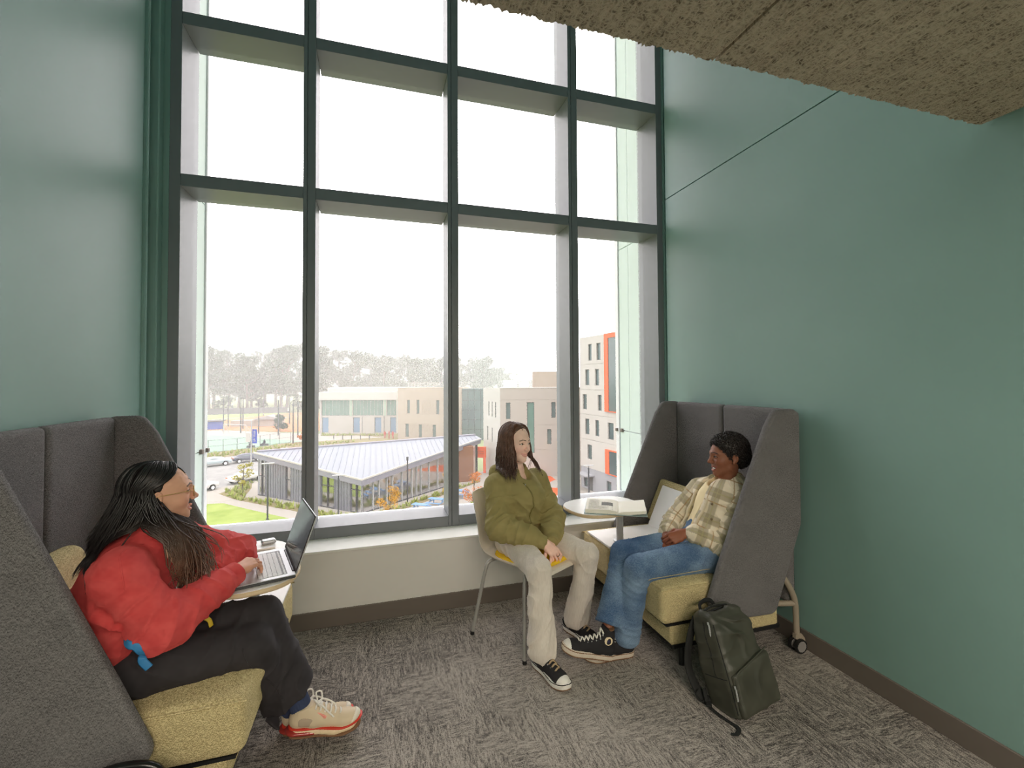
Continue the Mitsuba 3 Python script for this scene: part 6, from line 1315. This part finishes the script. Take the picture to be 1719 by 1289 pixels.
# jeans
s = Soft(0.03); s.cone(J['hipR'], J['hipL'], .100, .100, k=0.04); s.cone(J['pelvis'], J['pelvis']+A3(.02, 0, .06), .120, .115, flat=FW, ff=0.82)
for q in 'RL':
    s.chain([J['hip'+q], J['kn'+q]], [.094, .070], k=0.03); s.chain([J['kn'+q], J['kn'+q]*0.5+J['an'+q]*0.5, J['an'+q]+unit(J['kn'+q]-J['an'+q])*(.055 if q == 'R' else .01)], [.069, .064, .072], k=0.02)
    e = unit(J['an'+q]-J['kn'+q]); lo, hi = np.minimum(J['an'+q], J['an'+q])-.14, J['an'+q]+.14
    s._add('s', lo, hi, (lambda P, o=J['an'+q]-e*(.05 if q == 'R' else -.035), e=e: np.maximum(-((P-o)@e), np.linalg.norm(P-o, axis=-1)-.13)), 0.006)
Z = []
for q in 'RL':
    d = unit(J['kn'+q]-J['hip'+q]); e = unit(J['an'+q]-J['kn'+q])
    Z += [(J['hip'+q]+d*0.05, unit(d+A3(0, 0, .8)), .10, 15, .006), (J['kn'+q]-d*0.03, unit(d-e*0.6), .08, 20, .004), (J['kn'+q]+e*0.09, unit(e+0.3*d), .07, 26, .005), (J['an'+q]-e*0.07, e, .07, 24, .006)]
s.plane(J['anR']+A3(0, 0, -.005), unit(J['anR']-J['knR']), 0.006) if False else None
jn = s.mesh(0.0055, folds(Z, 0.004, 8, 51)); put(t+'__jeans', jn, 'mat_denim', True)
sm = snap(jn, [J['hipL']*(1-k)+J['knL']*k+A3(0, 0, -.035) for k in np.linspace(0.15, 0.95, 14)], A3(-.1, -1, 0), 0.0005)
put(t+'__side_seam', tube(sm, 0.0022, 5), 'mat_stitch', True)
# crossed high-top shoes
Rs = shoe_frame(A3(1.188, 2.15, .030), A3(.923, 2.20, .092)); canvas_shoe(t, Rs, A3(1.192, 2.149, .034), True, 0.285, star=True, side=-1, lace='mat_lacewhite', rubber='mat_rubber')
Rs = shoe_frame(A3(1.345, 2.195, .006), A3(1.07, 2.225, .006)); canvas_shoe(t, Rs, A3(1.345, 2.195, .006), True, 0.285, star=True, side=-1, lace='mat_lacewhite', rubber='mat_rubber')
# short curly hair: a cap and many small coils
def curl_cap(k, seed):
    s = Soft(0.012); s.ell([0, -0.020, 0.046], [0.086, 0.108, 0.090]); s.ell([0, -0.075, 0.0], [0.070, 0.055, 0.070])
    s.plane([0, 0.052, 0.045], [0, 0.86, -0.52], 0.01); s.ell([0, 0.095, -0.02], [0.075, 0.075, 0.085], k=0.012, op='s'); s.plane([0, 0, -0.072], [0, 0.25, -1], 0.01)
    for q in (-1, 1): s.ell([q*0.085, -0.008, -0.022], [0.024, 0.028, 0.042], k=0.01, op='s')
    return s.mesh(0.0035, lambda P: 0.014*(meshkit.fbm(P*80, 2, seed)-0.55))
cc = curl_cap(1, 5); rng = np.random.default_rng(9); V = cc.vertices; nrm = cc.vertex_normals; C = []
for i in rng.choice(len(V), 2300, replace=False):
    if nrm[i] @ (V[i]-A3(0, -0.02, 0.03)) < 0: continue
    c0 = V[i]-nrm[i]*0.004; a = unit(np.cross(nrm[i], rng.normal(size=3))); b = np.cross(nrm[i], a); r = rng.uniform(0.0035, 0.0062); th = np.linspace(0, rng.uniform(7, 11), 15)
    C.append(tube(c0+np.outer(r*np.cos(th), a)+np.outer(r*np.sin(th), b)+np.outer(np.linspace(0, 0.014, 15), nrm[i]), 0.0017, 4, caps=False))
for i in range(46):
    x = rng.uniform(-0.06, 0.06); c0 = A3(x, 0.068-0.35*x*x/0.06+rng.normal(0, .004), 0.086-6*x*x+rng.normal(0, .004)); th = np.linspace(0, 9, 15); r = rng.uniform(.003, .0055); C.append(tube(c0+np.stack([r*np.cos(th), np.linspace(0, .016, 15), r*np.sin(th)-np.linspace(0, .008, 15)], 1), 0.0016, 4, caps=False))
hm_ = cat([cc]+C); hm_ = TM(pv_(HR, HP, hm_.vertices, SC), hm_.faces); rnd = meshkit.fbm(hm_.vertices*90, 2, 8)[:, None]
put(t+'__hair', hm_, 'mat_hair', True, 'short curly black hair', color=A3(*srgb(38, 30, 28))*(0.4+1.0*rnd))
# ================= woman in the red fleece, left booth =================
t = person('woman in glasses and a red fleece typing on a laptop in the left booth')
def _fleece(p, n, uv): return mix(srgb(190, 62, 64), srgb(220, 96, 94), fbm(p.x*30, p.y*30, p.z*30, 3))
bumped('mat_fleece', proc(_fleece), 0.95, proc(lambda p, n, uv: noise(p.x*300, p.y*300, p.z*300)+0.6*noise(p.x*120, p.y*120, p.z*120), 5e-4), 0.0014, spec=0.1, sheen=0.6)
def _blackpants(p, n, uv): return mix(srgb(36, 33, 36), srgb(54, 50, 54), fbm(p.x*18, p.y*18, p.z*18, 3))
mat('mat_blackpants', proc(_blackpants), 0.85, sheen=0.3)
mat('mat_bluetape', srgb(48, 122, 176), 0.6); mat('mat_yellowzip', srgb(206, 176, 56), 0.5); mat('mat_creamlining', srgb(222, 208, 178), 0.9); mat('mat_sock', srgb(52, 62, 92), 0.9); mat('mat_gold', srgb(196, 164, 104), 0.3, metal=0.8)
mat('mat_sneaker', srgb(206, 188, 160), 0.6); mat('mat_sneakerwhite', srgb(226, 218, 204), 0.55); mat('mat_redsole', srgb(206, 60, 44), 0.45); mat('mat_airsole', srgb(160, 58, 52), 0.15, spec=0.8); mat('mat_cream', srgb(222, 200, 164), 0.6); mat('mat_pinktab', srgb(232, 150, 136), 0.6)
FW = unit(A3(.97, .12, 0)); RT = unit(A3(.12, -.97, 0))
J = dict(fwd=FW, pelvis=A3(-.925, 1.935, .545), chest=A3(-.835, 1.965, .78), neck=A3(-.790, 1.985, .925),
         shR=A3(-.805, 1.805, .865), shL=A3(-.775, 2.145, .860), elR=A3(-.675, 1.785, .690), elL=A3(-.590, 2.265, .745), wrR=A3(-.535, 2.010, .745), wrL=A3(-.618, 2.090, .742),
         hipR=A3(-.915, 1.855, .520), hipL=A3(-.915, 2.025, .525), knR=A3(-.455, 1.950, .492), knL=A3(-.440, 2.060, .548), anR=A3(-.345, 2.155, .10), anL=A3(-.305, 2.080, .165), toeR=A3(-.18, 2.15, .05), toeL=A3(-.16, 2.075, .09))
skin = A3(*srgb(214, 164, 138)); HR = head_frame(math.radians(24), 0.03, 0.02); HP = A3(-.772, 2.000, 1.085); SC = 0.98
nk = (J['neck']-HP)@HR/SC
hm, hc, _ = head_mesh(skin, srgb(186, 104, 98), srgb(44, 34, 30), nk+A3(0, 0, -0.03), smile=0.1, wide=1.0, nose=0.8, open_=0.7)
hm, hc = open_eyes(hm, hc, 0.0034)
hands = []
s = Soft(0.006); tp1 = hand_soft(s, J['wrR']+A3(.008, .020, .010), A3(.045, .090, .004), A3(.10, -.28, 1), -1, (0.42, 0.46, 0.5, 0.52), 0.3, 0.07, 0.93); hands.append(s.mesh(0.0020))
s = Soft(0.006); tp2 = hand_soft(s, J['wrL']+A3(-.002, -.018, .004), A3(-.004, -.075, .012), A3(.55, -.1, .8), 1, (0.5, 0.55, 0.6, 0.65), 0.5, 0.03, 0.92); hands.append(s.mesh(0.0022))
body_entry(t, J, (hm, hc), HR, HP, hands, skin, 'mat_skin', 0.88, SC)
for (m, c) in eyes(A3(.05, .03, .02), (-0.05, 0.0)): put(t+'__eye', TM(pv_(HR, HP, m.vertices, SC), m.faces), 'mat_eye', True, color=c)
put(t+'__fingernails', cat(nails(tp1+tp2)), 'mat_nail', True); tag(t+'__fingernails', kind='stuff')
# round thin glasses
g = []
for q in (-1, 1):
    a = np.linspace(0, 2*np.pi, 33); rim = np.stack([q*0.034+0.0235*np.cos(a), 0.1025-0.12*np.maximum(0, np.abs(q*0.034+0.0235*np.cos(a))-0.02)**1.3, -0.004+0.0215*np.sin(a)], 1); g.append(tube(rim, 0.0011, 6))
    g.append(tube(spline([(q*0.0575, 0.0985, 0.003), (q*0.072, 0.080, 0.004), (q*0.080, 0.03, 0.003), (q*0.082, -0.012, 0.000), (q*0.080, -0.028, -0.020)], 6), 0.0011, 6))
g.append(tube(spline([(-0.011, 0.1045, 0.002), (0, 0.108, 0.006), (0.011, 0.1045, 0.002)], 5), 0.0011, 6)); g = cat(g)
gk = put(t+'__glasses', TM(pv_(HR, HP, g.vertices, SC), g.faces), 'mat_gold', True, 'thin round gold-rimmed glasses')
for q in (-1, 1):
    a = np.linspace(0, 2*np.pi, 25)[:-1]; v = np.vstack([[[q*0.034, 0.1015, -0.004]], np.stack([q*0.034+0.0228*np.cos(a), 0.1022-0.12*np.maximum(0, np.abs(q*0.034+0.0228*np.cos(a))-0.02)**1.3, -0.004+0.0208*np.sin(a)], 1)]); i = np.arange(24)
    put(gk+'__lens', TM(pv_(HR, HP, v, SC), np.stack([0*i, i+1, (i+1) % 24+1], 1)), 'mat_glass')
# fleece
s = Soft(0.035)
s.cone([-.925, 1.935, .570], [-.845, 1.962, .79], .178, .165, flat=FW, ff=0.86); s.cone([-.845, 1.962, .79], [-.800, 1.982, .875], .160, .090, flat=FW, ff=0.80)
for q in 'RL':
    s.cone(J['sh'+q]*0.84+J['neck']*0.16, J['sh'+q], .066, .070, k=0.05); s.chain([J['sh'+q], J['el'+q]], [.078, .078], k=0.04); s.chain([J['el'+q], J['wr'+q]*0.75+J['el'+q]*0.25], [.076, .060], k=0.03); s.chain([J['wr'+q]*0.75+J['el'+q]*0.25, J['wr'+q]], [.056, .044], k=0.02)
s.cone(J['neck']+A3(-.01, 0, -.02), J['neck']+A3(.005, 0, .045), .076, .072, k=0.03); s.cone(J['neck']+A3(0, 0, -.01), J['neck']+A3(.02, 0.01, .12), .056, .064, op='s', k=0.008); s.ell(J['neck']+FW*0.085+A3(0, 0, .0), [.055, .050, .075], k=0.012, op='s')
Z = []
for q in 'RL':
    ax = unit(J['el'+q]-J['sh'+q]); fx = unit(J['wr'+q]-J['el'+q])
    Z += [(J['sh'+q]*0.55+J['el'+q]*0.45, unit(ax+0.7*FW), .10, 13, .007), (J['el'+q], unit(ax+fx), .10, 15, .008), (J['wr'+q]*0.5+J['el'+q]*0.5, unit(fx+A3(0, 0, .5)), .08, 18, .007), (J['wr'+q]*0.85+J['el'+q]*0.15, fx, .05, 24, .005)]
Z += [(A3(-.80, 1.79, .72), A3(.5, .2, 1), .13, 10, .007), (A3(-.98, 1.83, .66), A3(.3, 0, 1), .14, 9, .007), (A3(-.72, 1.86, .62), A3(1, .3, -.5), .10, 13, .006), (A3(-.90, 1.84, .82), A3(1, .3, .4), .10, 10, .006)]
fl = s.mesh(0.0050, folds(Z, 0.006, 8, 61)); put(t+'__fleece', fl, 'mat_fleece', True)
for q in 'RL':
    fx = unit(J['wr'+q]-J['el'+q]); s = Soft(0.01); s.cone(J['wr'+q]-fx*0.03, J['wr'+q]+fx*0.022, .048, .044); s.cone(J['wr'+q]-fx*0.06, J['wr'+q]+fx*0.06, .036, .036, op='s', k=0.004); s.plane(J['wr'+q]+fx*0.024, fx, 0.004); put(t+'__cuff', s.mesh(0.0035), 'mat_fleece', True)
seam = snap(fl, spline([J['neck']+RT*0.07+A3(0, 0, -.02), J['shR']*0.75+J['neck']*0.25+RT*0.02, J['shR']+RT*0.03+FW*0.02, J['shR']*0.7+J['elR']*0.3+RT*0.05], 6), unit(A3(.1, -.6, .8)), 0.0)
put(t+'__shoulder_seam', tube(seam, 0.0026, 6), 'mat_fleece', True)
tape = snap(fl, spline([A3(-.765, 1.74, .682), A3(-.725, 1.74, .672), A3(-.708, 1.74, .640), A3(-.714, 1.74, .612), A3(-.695, 1.74, .584)], 6), unit(A3(.15, -1, .1)), 0.003)
put(t+'__pocket_tape', tube(tape, 0.0125, 8, 0.22, up=unit(A3(.15, -1, .1))), 'mat_bluetape', True, 'curved blue pocket tape')
yz = snap(fl, spline([A3(-.60, 1.92, .640), A3(-.585, 1.925, .625), A3(-.58, 1.93, .60)], 6), unit(A3(.7, -.7, .2)), 0.002); put(t+'__hem_zip', tube(yz, 0.008, 8, 0.4, up=unit(A3(.7, -.7, .2))), 'mat_yellowzip', True, 'yellow zip end at the hem')
s = Soft(0.012); s.ell(J['neck']+FW*0.055+A3(0, 0, -.045), [.058, .062, .070]); put(t+'__collar_lining', s.mesh(0.005, lambda P: 0.002*np.sin(P[:, 2]*260)), 'mat_creamlining', True, 'cream top showing at the open collar')
for sg in (-1, 1):
    cl = spline([J['neck']+RT*sg*0.072+FW*0.035+A3(0, 0, .030), J['neck']+RT*sg*0.060+FW*0.085+A3(0, 0, -.01), J['neck']+RT*sg*0.030+FW*0.125+A3(0, 0, -.070), J['neck']+RT*sg*0.010+FW*0.150+A3(0, 0, -.13)], 6)
    put(t+'__collar_zip', tube(cl, 0.0065, 8, 0.5), 'mat_yellowzip', True, 'yellow zip along the open collar')
    put(t+'__collar', tube(cl-FW*0.004+RT*sg*0.014, 0.018, 10, 0.6), 'mat_fleece', True)
# trousers, left leg crossed over the right
s = Soft(0.03); s.cone(J['hipR'], J['hipL'], .108, .108, k=0.04); s.cone(J['pelvis'], J['pelvis']+A3(.02, 0, .05), .140, .13, flat=FW, ff=0.85)
for q in 'RL':
    s.chain([J['hip'+q], J['kn'+q]], [.100, .076], k=0.03); s.chain([J['kn'+q], J['kn'+q]*0.5+J['an'+q]*0.5, J['an'+q]+unit(J['kn'+q]-J['an'+q])*.02], [.074, .076, .088], k=0.02)
    e = unit(J['an'+q]-J['kn'+q]); s._add('s', np.minimum(J['an'+q], J['an'+q])-.16, J['an'+q]+.16, (lambda P, o=J['an'+q]-e*(.045 if q == 'L' else .01), e=unit(e+A3(.25, 0, 0)): np.maximum(-((P-o)@e), np.linalg.norm(P-o, axis=-1)-.15)), 0.006)
Z = []
for q in 'RL':
    d = unit(J['kn'+q]-J['hip'+q]); e = unit(J['an'+q]-J['kn'+q])
    Z += [(J['hip'+q]+d*0.10, unit(d+A3(0, 0, .8)), .12, 11, .007), (J['kn'+q]-d*0.08, unit(d+A3(0, 0, -.7)), .10, 14, .006), (J['kn'+q]+e*0.12, unit(e+0.6*np.cross(e, [0, 1, 0])), .10, 12, .006), (J['an'+q]-e*0.09, unit(np.cross(e, [0, 1, 0])+.3*e), .11, 14, .007)]
tr = s.mesh(0.0055, folds(Z, 0.006, 7, 71)); put(t+'__trousers', tr, 'mat_blackpants', True)
put(t+'__side_seam', tube(snap(tr, [J['knL']*(1-k)+J['anL']*k for k in np.linspace(.1, .8, 12)], A3(-.2, -1, .1), 0.0), 0.0024, 6), 'mat_blackpants', True)
for q in 'RL':
    e = unit(J['an'+q]-J['kn'+q]); s = Soft(0.01); s.cone(J['an'+q]-e*.07, J['an'+q]+e*.05, .042, .040); put(t+'__sock', s.mesh(0.004, lambda P, e=e: 0.0012*np.sin(np.arctan2((P-J['anL'])@np.cross(e, [0, 1, 0]), (P-J['anL'])[:, 1])*24)), 'mat_sock', True, 'dark blue ribbed sock' if q == 'L' else None)
def sneaker(t, R, pos, L=0.285):
    k = L/0.28; P = None
    bs = softslab(foot_outline(L, 1.04, 0.001), 0.008, 0.003, 2, 96); bv = bs.vertices; bv[:, 2] += 0.018*np.clip((bv[:, 1]/L-0.68)/0.32, 0, 1)**2; bs.vertices = bv
    base = put(t+'__shoe', moved(bs, R, pos), 'mat_solebrown', 40)
    def P(kk, m, mt, sm=False, lab=None): return put(base+'__'+kk, moved(m, R, pos), mt, sm, lab)
    def spring(m): v = m.vertices; v[:, 2] += 0.020*np.clip((v[:, 1]/L-0.70)/0.30, 0, 1)**2; m.vertices = v; return m
    s = Soft(0.008); s.chain([(0, .040, .024), (0, .10, .022), (0, .18, .017), (0, .235, .018)], [.037, .036, .043, .036], flat=(0, 0, 1), ff=0.50); P('midsole', spring(s.mesh(0.003)), 'mat_cream', True)
    a = Soft(0.008); a.chain([(0, .030, .021), (0, .092, .019)], [.0425, .0405], flat=(0, 0, 1), ff=0.34); P('air_unit', a.mesh(0.003), 'mat_airsole', True, 'clear red heel cushion')
    st_ = softslab(foot_outline(L, 1.06, 0.005), 0.007, 0.003, 2, 96); v = st_.vertices; v[:, 2] += 0.036-0.008*np.clip(v[:, 1]/L, 0, 1); P('red_line', spring(st_), 'mat_redsole', 40)
    u = Soft(0.02); u.cone([0, .034, .062], [0, .10, .060], .034, .036); u.cone([0, .10, .058], [0, .20*k, .046], .038, .037, flat=(0, 0, 1), ff=.85); u.ell([0, .222*k, .042], [.041, .052, .032]); u.cone([0, .044, .07], [0, .050, .112], .035, .035); u.cone([0, .085, .092], [0, .165, .062], .030, .027)
    u.plane([0, .05, .112], [0, -.22, 1], .006); u.plane([0, 0, .036], [0, -.02, -1], .003); um = spring(u.mesh(0.003)); P('upper', um, 'mat_sneaker', True)
    c = Soft(0.01); c.ell([0, .222*k, .043], [.0425, .0535, .034]); c.plane([0, .215*k, 0], [0, -1, .6], .004); c.plane([0, 0, .04], [0, 0, -1], .002); P('toe_panel', spring(c.mesh(0.003)), 'mat_sneakerwhite', True)
    s = Soft(0.006); s.cone([.036, .055, .066], [.036, .10, .062], .018, .016, flat=(1, 0, 0), ff=.3); s.cone([-.036, .055, .066], [-.036, .10, .062], .018, .016, flat=(1, 0, 0), ff=.3); P('heel_panel', s.mesh(0.003), mat('mat_sneakergrey', srgb(176, 158, 138), .8), True)
    for sx in (-1, 1): P('lace_tab', obox((sx*.028, .118, .088), (.006, .062, .012), rotx(-.42)@rotz(-sx*.15), .002), 'mat_pinktab', False, 'pink lace tab')
    o = np.stack([np.zeros(40), np.linspace(.098, .200, 40), np.full(40, .4)], 1); hh, ri, _ = trimesh.ray.ray_triangle.RayMeshIntersector(um).intersects_location(o, np.tile([0, 0, -1.0], (40, 1)), multiple_hits=False); rg = hh[np.argsort(ri)]
    for i, j in enumerate(np.linspace(1, 38, 6).astype(int)):
        c0 = rg[j]; w = .026-.0012*i
        P('lace', tube(spline([c0+(-w, -.004, -.012), c0+(-w*.4, 0, .003), c0+(w*.4, .004, .003), c0+(w, .002, -.012)], 4), .0042, 6, .5, up=(0, .5, 1)), 'mat_lacewhite', True)
    for sx in (-1, 1): P('lace', tube(spline([rg[3]+(0, 0, .004), rg[3]+(sx*.022, -.012, .028), rg[3]+(sx*.038, .006, .022), rg[8]+(sx*.022, .0, .006), rg[6]+(0, 0, .006)], 6), .0034, 6), 'mat_lacewhite', True)
    for sx in (-1, 1): P('lace', tube(spline([rg[3]+(0, 0, .004), rg[10]+(sx*.02, 0, .010), rg[22]+(sx*.034, 0, .0), rg[30]+(sx*.036, 0, -.012)], 6), .0034, 6), 'mat_lacewhite', True)
sneaker(t, shoe_frame(A3(-.345, 2.070, .055), A3(-.060, 2.056, .034)), A3(-.345, 2.071, .050))
sneaker(t, shoe_frame(A3(-.385, 2.158, .002), A3(-.105, 2.146, .002)), A3(-.382, 2.158, .002))
# long black hair, brown towards the waved ends; part falls over the right shoulder to the front
po = push_out([(J['shR'], J['neck'], .098), (J['shL'], J['neck'], .098), (J['chest'], J['neck']+A3(0, 0, -.05), .165), (J['pelvis'], J['chest'], .175), (J['shR'], J['elR'], .085), (J['neck'], HP+A3(0, 0, -.07), .052)])
P, rng = [], np.random.default_rng(17)
for i in range(1600):
    sg = 1 if rng.random() < 0.62 else -1; az = (96+84*rng.random()**1.25 if sg > 0 else -rng.uniform(86, 180))
    yp = np.interp(abs(az), [72, 96, 125, 180], [0.060, 0.060, 0.01, -0.07])+rng.normal(0, .010)
    if sg > 0 and az < 140 and rng.random() < 0.55:      # over the shoulder to the front
        zend = .795+rng.normal(0, .035); fw_ = FW*(.150+rng.normal(0, .022))+A3(0, .015+rng.normal(0, .022), 0); wv = .020; fp = 2.6
    else:
        zend = .90+rng.normal(0, .03); fw_ = -FW*(.055+.02*rng.random())+RT*(.03 if sg > 0 else -.0); wv = .006; fp = 1.3
    P.append(hang(HR, HP, (0.018, yp, 0), az, 1000+i, zend, rng.uniform(-0.002, 0.011), 1.02, wv, po, SC, 30, fw_, az0=(np.interp(az, [96, 134], [34, 116])+rng.normal(0, 3) if 0 < az < 134 else None), fpow=fp))
hair = strands(P, 0.0034, 4, 0.6)
sk = Soft(0.01); sk.ell([0, -0.016, 0.038], [0.079, 0.101, 0.0855]); sk.plane([0, 0.012, 0.052], [0, 0.95, -0.30], 0.004); sk.plane([0, 0, -0.03], [0, 0.3, -1], 0.004)
for q in (-1, 1): sk.ell([q*0.088, 0.002, -0.016], [0.026, 0.034, 0.036], k=0.008, op='s')
cap = sk.mesh(0.004); cap = TM(pv_(HR, HP, cap.vertices, SC), cap.faces); hm_ = cat(hair, cap)
zz = hm_.vertices[:, 2]; g = np.clip((1.02-zz)/0.17, 0, 1)[:, None]*np.clip((hm_.vertices[:, :1]+.86)/.08, 0, 1); rnd = meshkit.fbm(hm_.vertices*55, 2, 8)[:, None]
put(t+'__hair', hm_, 'mat_hair', True, 'long black hair with brown waved ends', color=np.clip((A3(*srgb(24, 20, 21))*(1-g)+A3(*srgb(104, 76, 62))*g)*(0.5+1.0*rnd), 0, 1))
